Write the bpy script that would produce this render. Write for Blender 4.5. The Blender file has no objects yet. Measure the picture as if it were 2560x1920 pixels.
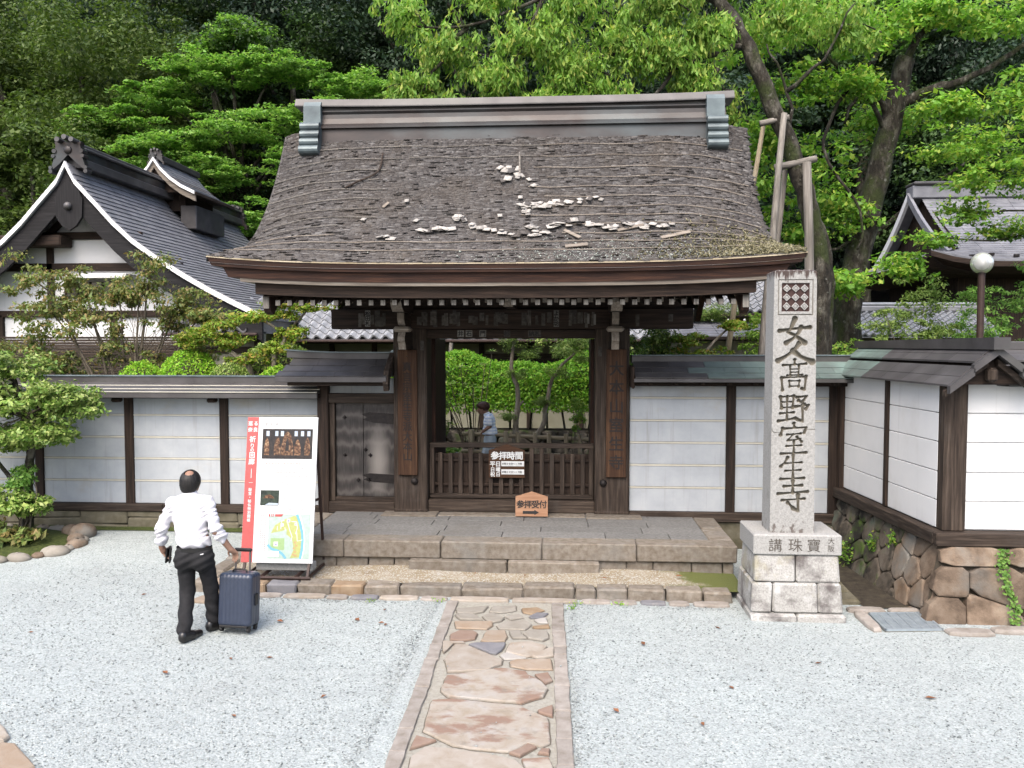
import bpy, math, random
import numpy as np
from mathutils import Vector, Matrix
SC = bpy.context.scene
COL = SC.collection
R = math.radians
rng = np.random.default_rng(11)
random.seed(11)

# ------------------------------------------------------------------ camera
cam_d = bpy.data.cameras.new('camera')
cam = bpy.data.objects.new('camera', cam_d)
COL.objects.link(cam)
cam.location = (0, 0, 2.93)
cam.rotation_euler = (R(90 - 2.79), 0, R(3.79))
cam_d.sensor_width = 36
cam_d.lens = 36 * 2070 / 2560
cam_d.clip_start = 0.05
cam_d.clip_end = 2000
SC.camera = cam

# ------------------------------------------------------------------ sky, sun, exposure
SUN = Vector((-0.16, -0.66, 0.92)).normalized()
EL = math.asin(SUN.z)
wd = bpy.data.worlds.new('World')
SC.world = wd
wd.use_nodes = True
wn = wd.node_tree
sky = wn.nodes.new('ShaderNodeTexSky')
sky.sky_type = 'NISHITA'
sky.sun_disc = False
sky.sun_elevation = EL
sky.sun_rotation = math.atan2(SUN.x, SUN.y)
sky.air_density = 1.0
sky.dust_density = 5.0
sky.ozone_density = 1.0
bg = wn.nodes['Background']
wn.links.new(sky.outputs[0], bg.inputs[0])
bg.inputs[1].default_value = 0.15
sun_d = bpy.data.lights.new('sun', 'SUN')
sun_d.energy = 0.95
sun_d.angle = R(50)
sun_d.color = (1.0, 0.975, 0.93)
sun = bpy.data.objects.new('sun', sun_d)
COL.objects.link(sun)
sun.rotation_euler = (-SUN).to_track_quat('-Z', 'Y').to_euler()
vs = SC.view_settings
vs.view_transform = 'Standard'
vs.look = 'None'
vs.gamma = 1
vs.use_curve_mapping = False
vs.exposure = 1.68
SC.cycles.max_bounces = 8
SC.cycles.diffuse_bounces = 4
SC.cycles.glossy_bounces = 3
SC.cycles.transmission_bounces = 6
SC.cycles.transparent_max_bounces = 6
SC.cycles.use_denoising = True

# ------------------------------------------------------------------ small helpers
def ss(a, b, x):
    t = np.clip((x - a) / (b - a), 0, 1)
    return t * t * (3 - 2 * t)

def srgb(r, g, b):
    f = lambda c: (c / 255 / 12.92) if c / 255 <= .04045 else ((c / 255 + .055) / 1.055) ** 2.4
    return (f(r), f(g), f(b), 1)

def mesh(name, v, f, mat, smooth=False):
    me = bpy.data.meshes.new(name)
    v = np.asarray(v, dtype=np.float32).reshape(-1, 3)
    if isinstance(f, np.ndarray) and f.ndim == 2:
        k = f.shape[1]
        me.vertices.add(len(v)); me.vertices.foreach_set('co', v.ravel())
        me.loops.add(f.size); me.loops.foreach_set('vertex_index', f.astype(np.int32).ravel())
        me.polygons.add(len(f))
        me.polygons.foreach_set('loop_start', np.arange(0, f.size, k, dtype=np.int32))
        me.update(calc_edges=True)
    else:
        me.from_pydata([tuple(p) for p in v], [], [tuple(q) for q in f])
        me.update()
    if mat is not None:
        for m in (mat if isinstance(mat, (list, tuple)) else [mat]):
            me.materials.append(m)
    if smooth:
        me.polygons.foreach_set('use_smooth', np.ones(len(me.polygons), dtype=bool))
    return me

def link(name, me, parent=None, mw=None):
    o = bpy.data.objects.new(name, me)
    COL.objects.link(o)
    if mw is not None:
        o.matrix_basis = mw
    if parent is not None:
        o.parent = parent
        p = parent
        while p.parent is not None:
            p = p.parent
        if parent.parent is None and parent.type == 'EMPTY':
            o.matrix_parent_inverse = parent.matrix_basis.inverted()
        elif mw is not None or parent.matrix_basis != Matrix.Identity(4):
            o.matrix_parent_inverse = parent.matrix_basis.inverted()
    return o

def ob(name, v, f, mat, parent=None, smooth=False):
    return link(name, mesh(name, v, f, mat, smooth), parent)

def tag(o, label=None, cat=None, group=None, kind=None):
    if label: o['label'] = label
    if cat: o['category'] = cat
    if group: o['group'] = group
    if kind: o['kind'] = kind
    return o

def thing(name, label, cat, loc=(0, 0, 0), group=None):
    o = bpy.data.objects.new(name, None)
    o.empty_display_size = .2
    COL.objects.link(o)
    o.matrix_basis = Matrix.Translation(loc)
    return tag(o, label, cat, group, 'thing')

def setting(name, loc=(0, 0, 0)):
    o = bpy.data.objects.new(name, None)
    COL.objects.link(o)
    o.matrix_basis = Matrix.Translation(loc)
    o['kind'] = 'structure'
    return o

class MB:
    """collects faces, then builds one mesh"""
    def __init__(s): s.v = []; s.f = []
    def add(s, v, f):
        n = len(s.v); s.v += [tuple(p) for p in v]; s.f += [tuple(i + n for i in q) for q in f]
        return s
    def box(s, x0, x1, y0, y1, z0, z1, b=0.0, mw=None):
        v, f = cbox(x0, x1, y0, y1, z0, z1, b)
        if mw is not None: v = [tuple(mw @ Vector(p)) for p in v]
        return s.add(v, f)
    def tube(s, pts, rad, n=8, cap=True):
        return s.add(*tube(pts, rad, n, cap))
    def prism(s, poly, fn, h0, h1):
        """poly in (u,v); fn(u,v,h)->xyz"""
        n = len(poly)
        v = [fn(u, w, h0) for u, w in poly] + [fn(u, w, h1) for u, w in poly]
        f = [tuple(range(n))[::-1], tuple(range(n, 2 * n))] + [(i, (i + 1) % n, n + (i + 1) % n, n + i) for i in range(n)]
        return s.add(v, f)
    def build(s, name, mat, parent=None, smooth=False):
        return ob(name, s.v, s.f, mat, parent, smooth)

def cbox(x0, x1, y0, y1, z0, z1, b=0.0):
    if b <= 0:
        v = [(x, y, z) for z in (z0, z1) for y in (y0, y1) for x in (x0, x1)]
        return v, [(0, 2, 3, 1), (4, 5, 7, 6), (0, 1, 5, 4), (2, 6, 7, 3), (0, 4, 6, 2), (1, 3, 7, 5)]
    b = min(b, (x1 - x0) * .45, (y1 - y0) * .45, (z1 - z0) * .45)
    X, Y, Z = (x0, x1), (y0, y1), (z0, z1)
    v = []; idx = {}
    for i in (0, 1):
        for j in (0, 1):
            for k in (0, 1):
                ix = X[i] + (b if i == 0 else -b); iy = Y[j] + (b if j == 0 else -b); iz = Z[k] + (b if k == 0 else -b)
                for a, p in (('x', (X[i], iy, iz)), ('y', (ix, Y[j], iz)), ('z', (ix, iy, Z[k]))):
                    idx[(i, j, k, a)] = len(v); v.append(p)
    g = lambda i, j, k, a: idx[(i, j, k, a)]
    f = []
    for i in (0, 1):
        q = [g(i, 0, 0, 'x'), g(i, 1, 0, 'x'), g(i, 1, 1, 'x'), g(i, 0, 1, 'x')]; f.append(q if i else q[::-1])
        q = [g(0, i, 0, 'y'), g(0, i, 1, 'y'), g(1, i, 1, 'y'), g(1, i, 0, 'y')]; f.append(q if i else q[::-1])
        q = [g(0, 0, i, 'z'), g(1, 0, i, 'z'), g(1, 1, i, 'z'), g(0, 1, i, 'z')]; f.append(q if i else q[::-1])
    for i in (0, 1):
        for j in (0, 1):
            q = [g(i, j, 0, 'x'), g(i, j, 1, 'x'), g(i, j, 1, 'y'), g(i, j, 0, 'y')]; f.append(q[::-1] if i == j else q)
            q = [g(i, 0, j, 'x'), g(i, 1, j, 'x'), g(i, 1, j, 'z'), g(i, 0, j, 'z')]; f.append(q if i == j else q[::-1])
            q = [g(0, i, j, 'y'), g(1, i, j, 'y'), g(1, i, j, 'z'), g(0, i, j, 'z')]; f.append(q[::-1] if i == j else q)
    for i in (0, 1):
        for j in (0, 1):
            for k in (0, 1):
                q = [g(i, j, k, 'x'), g(i, j, k, 'y'), g(i, j, k, 'z')]
                f.append(q if (i + j + k) % 2 else q[::-1])
    return v, f

def tube(pts, rad, n=8, cap=True):
    pts = [Vector(p) for p in pts]
    if not hasattr(rad, '__len__'): rad = [rad] * len(pts)
    v = []; f = []
    ref = Vector((0.31, 0.17, 0.93))
    for i, p in enumerate(pts):
        d = (pts[min(i + 1, len(pts) - 1)] - pts[max(i - 1, 0)]).normalized()
        if i == 0:
            a = d.cross(ref)
            if a.length < .1: a = d.cross(Vector((1, 0, 0)))
            a.normalize()
        else:
            a = (a - d * a.dot(d)).normalized()
        b = d.cross(a)
        for k in range(n):
            t = 2 * math.pi * k / n
            v.append(tuple(p + (a * math.cos(t) + b * math.sin(t)) * rad[i]))
    for i in range(len(pts) - 1):
        for k in range(n):
            f.append((i * n + k, i * n + (k + 1) % n, (i + 1) * n + (k + 1) % n, (i + 1) * n + k))
    if cap:
        f.append(tuple(range(n))[::-1]); f.append(tuple(range((len(pts) - 1) * n, len(pts) * n)))
    return v, f

def curve_pts(P, n=6):
    """Catmull-Rom through P"""
    P = [Vector(p) for p in P]; out = []
    for i in range(len(P) - 1):
        a = P[max(i - 1, 0)]; b = P[i]; c = P[i + 1]; d = P[min(i + 2, len(P) - 1)]
        for k in range(n):
            t = k / n
            out.append(.5 * ((2 * b) + (c - a) * t + (2 * a - 5 * b + 4 * c - d) * t * t + (3 * b - 3 * c + d - a) * t ** 3))
    out.append(P[-1])
    return out

def box(name, x0, x1, y0, y1, z0, z1, mat, parent=None, b=0.006):
    v, f = cbox(x0, x1, y0, y1, z0, z1, b)
    return ob(name, v, f, mat, parent)

# ------------------------------------------------------------------ materials
def nodes_of(name):
    m = bpy.data.materials.new(name); m.use_nodes = True
    nt = m.node_tree
    return m, nt, nt.nodes['Principled BSDF']

def N(nt, kind, **kw):
    n = nt.nodes.new('ShaderNode' + kind)
    for k, v in kw.items():
        if hasattr(n, k): setattr(n, k, v)
        else: n.inputs[k].default_value = v
    return n

def ramp(nt, src, stops):
    r = nt.nodes.new('ShaderNodeValToRGB')
    e = r.color_ramp.elements
    while len(e) < len(stops): e.new(.5)
    for i, (p, c) in enumerate(stops):
        e[i].position = p; e[i].color = c if len(c) == 4 else (*c, 1)
    nt.links.new(src, r.inputs[0])
    return r.outputs[0]

def mixc(nt, fac, a, b, mode='MIX'):
    m = nt.nodes.new('ShaderNodeMix'); m.data_type = 'RGBA'; m.blend_type = mode
    for sock, val in ((m.inputs[0], fac), (m.inputs[6], a), (m.inputs[7], b)):
        if hasattr(val, 'is_linked'): nt.links.new(val, sock)
        else: sock.default_value = val
    return m.outputs[2]

def mapped(nt, stretch=(1, 1, 1), coord='Object', rot=(0, 0, 0)):
    tc = nt.nodes.new('ShaderNodeTexCoord')
    mp = nt.nodes.new('ShaderNodeMapping')
    mp.inputs['Scale'].default_value = stretch
    mp.inputs['Rotation'].default_value = rot
    nt.links.new(tc.outputs[coord], mp.inputs[0])
    return mp.outputs[0]

def noise(nt, vec, scale, detail=5, rough=.55, dist=0):
    n = N(nt, 'TexNoise'); n.inputs['Scale'].default_value = scale; n.inputs['Detail'].default_value = detail
    n.inputs['Roughness'].default_value = rough; n.inputs['Distortion'].default_value = dist
    nt.links.new(vec, n.inputs['Vector'])
    return n.outputs['Fac']

ALB = .48
def surf(name, cols, scale=6, stretch=(1, 1, 1), rough=.85, bump=.35, bscale=70, bdist=.01, rand=.12, stain=None, spec=.3, metal=0, lo=.32, hi=.68, detail=6, bstretch=None, dist=0):
    cols = [tuple(x * ALB for x in c[:3]) for c in cols]
    stain = [((*(x * ALB for x in st[0][:3]), 1), *st[1:]) for st in (stain or [])]
    m, nt, P = nodes_of(name)
    vec = mapped(nt, stretch)
    n1 = noise(nt, vec, scale, detail, .6, dist)
    k = len(cols)
    c = ramp(nt, n1, [(lo + (hi - lo) * i / (k - 1), cols[i]) for i in range(k)])
    raw = mapped(nt)
    for st in (stain or []):
        sc, s_scale, slo, shi, sst = st
        sv = mapped(nt, sst)
        n2 = noise(nt, sv, s_scale, 5, .6)
        c = mixc(nt, ramp(nt, n2, [(slo, (0, 0, 0)), (shi, (1, 1, 1))]), c, sc)
    if rand:
        oi = N(nt, 'ObjectInfo')
        mr = N(nt, 'MapRange'); mr.inputs[3].default_value = 1 - rand; mr.inputs[4].default_value = 1 + rand
        nt.links.new(oi.outputs['Random'], mr.inputs[0])
        hs = N(nt, 'HueSaturation'); nt.links.new(mr.outputs[0], hs.inputs['Value']); nt.links.new(c, hs.inputs['Color'])
        c = hs.outputs[0]
    nt.links.new(c, P.inputs['Base Color'])
    P.inputs['Roughness'].default_value = rough
    P.inputs['Specular IOR Level'].default_value = spec
    P.inputs['Metallic'].default_value = metal
    if bump:
        bv = mapped(nt, bstretch or stretch)
        b = N(nt, 'Bump'); b.inputs['Strength'].default_value = bump; b.inputs['Distance'].default_value = bdist
        nt.links.new(noise(nt, bv, bscale, 4, .6), b.inputs['Height'])
        nt.links.new(b.outputs[0], P.inputs['Normal'])
    return m

def leafmat(name, cols, trans=.35, rough=.5, gain=(1.68, 1.85, 1.55)):
    """leaf colour varies from leaf to leaf"""
    cols = [(min(.32, c[0] * gain[0]), min(.36, c[1] * gain[1]), c[2] * gain[2]) for c in cols]
    m, nt, P = nodes_of(name)
    g = N(nt, 'NewGeometry')
    k = len(cols)
    c = ramp(nt, g.outputs['Random Per Island'], [(i / (k - 1), cols[i]) for i in range(k)])
    oi = N(nt, 'ObjectInfo')
    mr = N(nt, 'MapRange'); mr.inputs[3].default_value = .85; mr.inputs[4].default_value = 1.15
    nt.links.new(oi.outputs['Random'], mr.inputs[0])
    big = noise(nt, mapped(nt), .9, 3)
    mr2 = N(nt, 'MapRange'); mr2.inputs[1].default_value = .3; mr2.inputs[2].default_value = .7; mr2.inputs[3].default_value = .8; mr2.inputs[4].default_value = 1.2
    nt.links.new(big, mr2.inputs[0])
    mu = N(nt, 'Math'); mu.operation = 'MULTIPLY'; nt.links.new(mr.outputs[0], mu.inputs[0]); nt.links.new(mr2.outputs[0], mu.inputs[1])
    hs = N(nt, 'HueSaturation'); nt.links.new(mu.outputs[0], hs.inputs['Value']); nt.links.new(c, hs.inputs['Color'])
    c = hs.outputs[0]
    nt.links.new(c, P.inputs['Base Color'])
    P.inputs['Roughness'].default_value = rough
    P.inputs['Specular IOR Level'].default_value = .2
    t = N(nt, 'BsdfTranslucent'); nt.links.new(mixc(nt, 1.0, c, (1.0, 1.15, .55, 1), 'MULTIPLY'), t.inputs[0])
    mx = N(nt, 'MixShader'); mx.inputs[0].default_value = trans
    nt.links.new(P.outputs[0], mx.inputs[1]); nt.links.new(t.outputs[0], mx.inputs[2])
    out = nt.nodes['Material Output']; nt.links.new(mx.outputs[0], out.inputs[0])
    return m

def plain(name, col, rough=.6, spec=.4, metal=0):
    if not name.startswith('white'): col = tuple(x * .54 for x in col[:3])
    m, nt, P = nodes_of(name)
    n = noise(nt, mapped(nt), 25, 4)
    c = ramp(nt, n, [(.3, tuple(x * .88 for x in col[:3])), (.7, tuple(min(1, x * 1.08) for x in col[:3]))])
    nt.links.new(c, P.inputs['Base Color'])
    P.inputs['Roughness'].default_value = rough
    P.inputs['Specular IOR Level'].default_value = spec
    P.inputs['Metallic'].default_value = metal
    return m

W = {}
def wood(name, cols, rand=.15, stain=None, rough=.8):
    for ax, st in (('x', (.7, 14, 14)), ('y', (14, .7, 14)), ('z', (14, 14, .7))):
        W[name + ax] = surf(name + '_' + ax, cols, 2.6, st, rough, .5, 5, .006, rand, stain, .25, detail=8)
wood('dark', [(.016, .010, .0075), (.038, .023, .016), (.076, .048, .034)], .2)
wood('char', [(.008, .008, .009), (.016, .015, .017), (.032, .030, .032)], .1)
wood('grey', [(.024, .016, .011), (.055, .038, .028), (.12, .089, .067)], .15, [((.090, .076, .066, 1), 3, .55, .9, (1, 1, 1))])
wood('red', [(.020, .009, .007), (.046, .020, .013), (.095, .042, .024)], .15)
wood('pale', [(.20, .17, .14), (.33, .28, .23), (.45, .40, .34)], .15)
wood('silver', [(.16, .145, .125), (.28, .255, .225), (.40, .37, .33)], .15)
wood('board', [(.045, .020, .010), (.085, .040, .020), (.15, .078, .038)], .1)
wood('placard', [(.40, .21, .12), (.50, .28, .17), (.58, .35, .22)], .05)
wood('bamboo', [(.34, .27, .17), (.50, .42, .29), (.64, .56, .42)], .15)

Mt = {}
Mt['plaster'] = surf('plaster', [(.54, .58, .62), (.605, .645, .685), (.67, .705, .74)], 3, bump=.1, bscale=140, bdist=.003, rand=.02, rough=.9,
                     stain=[((.58, .52, .40, 1), 1.1, .60, .85, (1, 1, 1.8)), ((.42, .42, .41, 1), 1.4, .56, .9, (9, 9, .5)), ((.40, .40, .38, 1), 14, .70, .80, (1, 1, 1))])
Mt['plaster_white'] = surf('plaster_white', [(1.0, 1.01, 1.02), (1.05, 1.06, 1.07), (1.1, 1.1, 1.1)], 2, bump=.08, bscale=120, bdist=.003, rand=.01, rough=.9,
                     stain=[((.78, .76, .70, 1), 1.3, .58, .9, (1, 1, .6)), ((.70, .70, .68, 1), 1.4, .60, .95, (9, 9, .4)), ((.55, .54, .50, 1), 16, .72, .80, (1, 1, 1))])
Mt['cream'] = surf('cream', [(.72, .69, .58), (.80, .77, .67)], 6, rand=.05, bump=.1)
Mt['copper'] = surf('copper', [(.070, .064, .066), (.105, .098, .100), (.15, .142, .146)], 2.2, (1, 1, 1), .5, .15, 30, .004, .12, [((.115, .12, .105, 1), .9, .5, .80, (1, 1, 1))], .5, .2)
Mt['copper_green'] = surf('copper_green', [(.13, .155, .145), (.19, .26, .235), (.26, .38, .34)], 1.6, (1, 1, 1), .55, .15, 30, .004, .10, [((.14, .15, .145, 1), 1.2, .52, .80, (1, 1, 1))], .5, .1)
Mt['copper_brown'] = surf('copper_brown', [(.026, .021, .021), (.042, .030, .028), (.060, .044, .041)], 2.0, (1, 3, 3), .45, .12, 20, .004, .10, [((.10, .125, .135, 1), 1.1, .45, .75, (.6, 1, 1))], .5, .3)
Mt['copper_blue'] = surf('copper_blue', [(.10, .13, .145), (.17, .22, .235), (.25, .31, .32)], 2.5, rough=.45, bump=.1, bscale=30, rand=.05, spec=.5, metal=.3)
Mt['granite'] = surf('granite', [(.34, .33, .31), (.50, .49, .465), (.62, .61, .58)], 60, rough=.85, bump=.35, bscale=90, bdist=.006, rand=.08,
                     stain=[((.17, .15, .145, 1), 3.4, .50, .66, (1, 1, 1)), ((.42, .37, .22, 1), 2.2, .54, .72, (1, 1, 1)), ((.75, .75, .73, 1), 4.5, .58, .70, (1, 1, 1))], lo=.3, hi=.6)
Mt['granite_clean'] = surf('granite_clean', [(.36, .355, .34), (.49, .485, .465), (.58, .575, .555)], 70, rough=.8, bump=.25, bscale=120, bdist=.004, rand=.05,
                     stain=[((.30, .28, .25, 1), 3, .62, .85, (1, 1, 1))])
Mt['brownstone'] = surf('brownstone', [(.20, .165, .125), (.28, .24, .195), (.35, .315, .27)], 14, rough=.9, bump=.55, bscale=60, bdist=.01, rand=.14,
                     stain=[((.26, .255, .24, 1), 1.8, .52, .8, (1, 1, 1))])
Mt['paving'] = surf('paving', [(.17, .167, .16), (.235, .232, .225), (.30, .297, .288)], 30, rough=.9, bump=.4, bscale=100, bdist=.006, rand=.07,
                     stain=[((.17, .155, .13, 1), 1.2, .55, .85, (1, 1, 1))])
Mt['boulder'] = surf('boulder', [(.12, .085, .058), (.24, .175, .125), (.33, .26, .195)], 5, rough=.9, bump=.6, bscale=40, bdist=.012, rand=.2,
                     stain=[((.24, .235, .215, 1), 1.6, .5, .7, (1, 1, 1)), ((.30, .17, .08, 1), 2.1, .6, .8, (1, 1, 1))])
Mt['boulder_mossy'] = surf('boulder_mossy', [(.09, .075, .055), (.17, .14, .11), (.24, .21, .17)], 6, rough=.95, bump=.6, bscale=40, bdist=.012, rand=.2,
                     stain=[((.18, .22, .17, 1), 2.5, .55, .7, (1, 1, 1)), ((.022, .020, .016, 1), 2.4, .46, .58, (1, 1, 1)), ((.07, .12, .016, 1), 3, .54, .66, (1, 1, 1))])
Mt['basestone'] = surf('basestone', [(.13, .115, .075), (.20, .18, .125), (.26, .24, .18)], 5, rough=.95, bump=.5, bscale=30, bdist=.012, rand=.12,
                     stain=[((.075, .075, .03, 1), 1.6, .55, .75, (1, 1, 1))])
Mt['mortar'] = surf('mortar', [(.37, .35, .29), (.45, .43, .37), (.50, .485, .43)], 30, rough=.95, bump=.6, bscale=90, bdist=.008, rand=0)
Mt['sheet_stone'] = surf('sheet_stone', [(.30, .26, .22), (.40, .36, .32), (.48, .44, .40)], 8, rough=.9, bump=.3, bscale=60, rand=.12)
Mt['soil_dark'] = surf('soil_dark', [(.03, .022, .015), (.06, .048, .033), (.09, .075, .05)], 10, bump=.6, bscale=30, bdist=.02, rand=0)
Mt['iron'] = surf('iron', [(.015, .012, .012), (.035, .028, .026)], 20, rough=.6, bump=.3, metal=.3, rand=.1)
Mt['steel_brown'] = surf('steel_brown', [(.045, .025, .020), (.075, .042, .034)], 12, rough=.55, bump=.1, rand=.03)
Mt['steel'] = surf('steel', [(.50, .58, .64), (.66, .75, .81)], 14, rough=.4, bump=.1, metal=.5, rand=.03)
Mt['black'] = plain('black_ink', (.012, .011, .011), .7)
Mt['white'] = plain('white_paint', (.55, .55, .55), .6)
Mt['white_print'] = plain('white_print', (.47, .48, .48), .4)
Mt['grey_print'] = plain('grey_print', (.42, .41, .41), .5)
Mt['red_print'] = plain('red_print', (.55, .10, .095), .4)
Mt['rose_print'] = plain('rose_print', (.60, .38, .34), .5)
Mt['photo_dark'] = surf('photo_dark', [(.004, .004, .006), (.022, .017, .017), (.05, .035, .03)], 18, rough=.35, bump=0, rand=0)
Mt['photo_gold'] = surf('photo_gold', [(.012, .007, .006), (.09, .04, .02), (.24, .12, .06), (.45, .30, .18)], 34, rough=.4, bump=0, rand=.2)
Mt['photo_sky'] = plain('photo_sky', (.50, .58, .68), .4)
Mt['photo_forest'] = surf('photo_forest', [(.008, .016, .012), (.03, .05, .035), (.06, .09, .06)], 22, rough=.4, bump=0, rand=0)
Mt['map_mint'] = plain('map_mint', (.48, .62, .55), .4)
Mt['map_green'] = plain('map_green', (.50, .54, .20), .4)
Mt['map_green2'] = plain('map_green2', (.36, .53, .25), .4)
Mt['map_blue'] = plain('map_blue', (.20, .50, .64), .4)
Mt['map_orange'] = plain('map_orange', (.58, .40, .20), .4)
Mt['map_violet'] = plain('map_violet', (.36, .34, .55), .4)
Mt['slate'] = surf('slate', [(.17, .175, .198), (.235, .24, .267), (.30, .305, .332)], 3, rough=.55, bump=.2, bscale=20, bdist=.005, rand=.10, spec=.4)
Mt['tile_pale'] = surf('tile_pale', [(.36, .375, .40), (.45, .465, .495), (.54, .555, .58)], 4, rough=.35, bump=.15, bscale=20, bdist=.004, rand=.10, spec=.6)
Mt['tile_grey'] = surf('tile_grey', [(.24, .24, .26), (.32, .32, .34), (.40, .40, .42)], 4, rough=.45, bump=.15, bscale=20, bdist=.004, rand=.10, spec=.5)
Mt['cream_wall'] = surf('cream_wall', [(.34, .33, .24), (.42, .41, .32)], 3, rough=.9, rand=.03)
Mt['glass'] = plain('dark_glass', (.02, .022, .025), .12, .6)
Mt['bark'] = surf('bark', [(.012, .010, .007), (.045, .038, .028), (.17, .16, .13)], 9, (1, 1, .4), .95, 1.0, 22, .05, .1, [((.045, .060, .016, 1), 2.2, .50, .62, (1, 1, .7)), ((.22, .22, .19, 1), 9, .62, .70, (1, 1, 1))])
Mt['bark_pale'] = surf('bark_pale', [(.22, .18, .135), (.38, .33, .26), (.52, .47, .39)], 12, (1, 1, .4), .95, .7, 20, .015, .1)
Mt['twig'] = surf('twig', [(.11, .09, .065), (.20, .17, .13)], 12, rough=.95, bump=.4)
Mt['skin'] = surf('skin', [(.40, .225, .155), (.47, .28, .20)], 12, rough=.55, bump=.1, bscale=150, bdist=.002, rand=0)
Mt['moss'] = surf('moss', [(.045, .065, .012), (.085, .115, .022), (.14, .17, .045)], 30, rough=1, bump=.9, bscale=120, bdist=.02, rand=0)

# ================================================================== glyphs (fallback font of the program itself)
GLYPH = {}
def prepare_glyphs(s):
    objs = []
    for ch in sorted(set(s)):
        c = bpy.data.curves.new('g', 'FONT'); c.body = ch; c.resolution_u = 3
        o = bpy.data.objects.new('g', c); COL.objects.link(o); objs.append((ch, o, c))
    dg = bpy.context.evaluated_depsgraph_get()
    for ch, o, c in objs:
        me = bpy.data.meshes.new_from_object(o.evaluated_get(dg))
        v = np.array([q.co[:] for q in me.vertices]) if len(me.vertices) else np.zeros((0, 3))
        f = [tuple(p.vertices) for p in me.polygons]
        if len(v):
            lo, hi = v.min(0), v.max(0)
            cx = (lo[0] + hi[0]) / 2; cy = (lo[1] + hi[1]) / 2
            if ord(ch) > 0x3000: cy = .38 * .6 + cy * .4
            v = v - np.array([cx, cy, 0])
        GLYPH[ch] = (v, f)
        bpy.data.meshes.remove(me)
    for ch, o, c in objs:
        bpy.data.objects.remove(o); bpy.data.curves.remove(c)
prepare_glyphs('真言宗室生寺派大本山参拝時間平日曜祝受付講珠寶阪巡る奈良祈りの回廊秘宝・仏特別開帳案内図井石門よか坊杉8時30分〜17金堂潅頂弥勒拝観所電納上札千社松田')

def lettering(name, items, fn, mat, parent, bold=0.0):
    """items: (char, cx, cy, size[, sx]) in a local plane; fn(u,v)->xyz ; bold draws the strokes again beside themselves"""
    mb = MB()
    for it in items:
        ch, cx, cy, sz = it[:4]; sx = it[4] if len(it) > 4 else 1
        if ch not in GLYPH: continue
        v, f = GLYPH[ch]
        offs = [(0, 0)] if not bold else [(-bold, -bold), (bold, -bold), (bold, bold), (-bold, bold), (0, 0)]
        for k, (ox, oy) in enumerate(offs):
            mb.add([tuple(np.array(fn(cx + (p[0] + ox) * sz * sx, cy + (p[1] + oy) * sz)) + k * FRONT * 2e-4) for p in v], f)
    return mb.build(name, mat, parent)
FRONT = np.array((0, -1.0, 0))

# ================================================================== ground
def gz(x, y):
    return .13 * ss(10.2, 11.9, y) * ss(3.9, 4.8, -x)

def gravel_mat():
    m, nt, P = nodes_of('gravel')
    vec = mapped(nt)
    vo = N(nt, 'TexVoronoi'); vo.inputs['Scale'].default_value = 75; nt.links.new(vec, vo.inputs['Vector'])
    sep = N(nt, 'SeparateColor'); nt.links.new(vo.outputs['Color'], sep.inputs[0])
    c = ramp(nt, sep.outputs[0], [(0, (.085, .096, .098)), (.05, (.182, .206, .206)), (.35, (.25, .28, .278)), (.85, (.30, .331, .327)), (1, (.355, .38, .373))])
    gap = ramp(nt, vo.outputs['Distance'], [(.0, (1, 1, 1)), (.55, (1, 1, 1)), (.95, (.72, .72, .71))])
    c = mixc(nt, 1.0, c, gap, 'MULTIPLY')
    big = noise(nt, vec, .55, 4, .6)
    tr = noise(nt, mapped(nt, (1.0, 2.2, 1)), 2.2, 6, .7)
    c = mixc(nt, ramp(nt, tr, [(.45, (0, 0, 0)), (.75, (.28, .28, .28))]), c, (.14, .155, .16, 1))
    c = mixc(nt, ramp(nt, big, [(.35, (0, 0, 0)), (.75, (.35, .35, .35))]), c, (.18, .187, .182, 1))
    nt.links.new(c, P.inputs['Base Color']); P.inputs['Roughness'].default_value = .9
    P.inputs['Specular IOR Level'].default_value = .25
    b = N(nt, 'Bump'); b.inputs['Strength'].default_value = .6; b.inputs['Distance'].default_value = .010
    inv = N(nt, 'Math'); inv.operation = 'SUBTRACT'; inv.inputs[0].default_value = 1.0
    nt.links.new(vo.outputs['Distance'], inv.inputs[1])
    ad = N(nt, 'Math'); ad.operation = 'ADD'; nt.links.new(inv.outputs[0], ad.inputs[0]); nt.links.new(noise(nt, vec, 9, 5, .7), ad.inputs[1])
    nt.links.new(ad.outputs[0], b.inputs['Height']); nt.links.new(b.outputs[0], P.inputs['Normal'])
    return m
Mt['gravel'] = gravel_mat()

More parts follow.
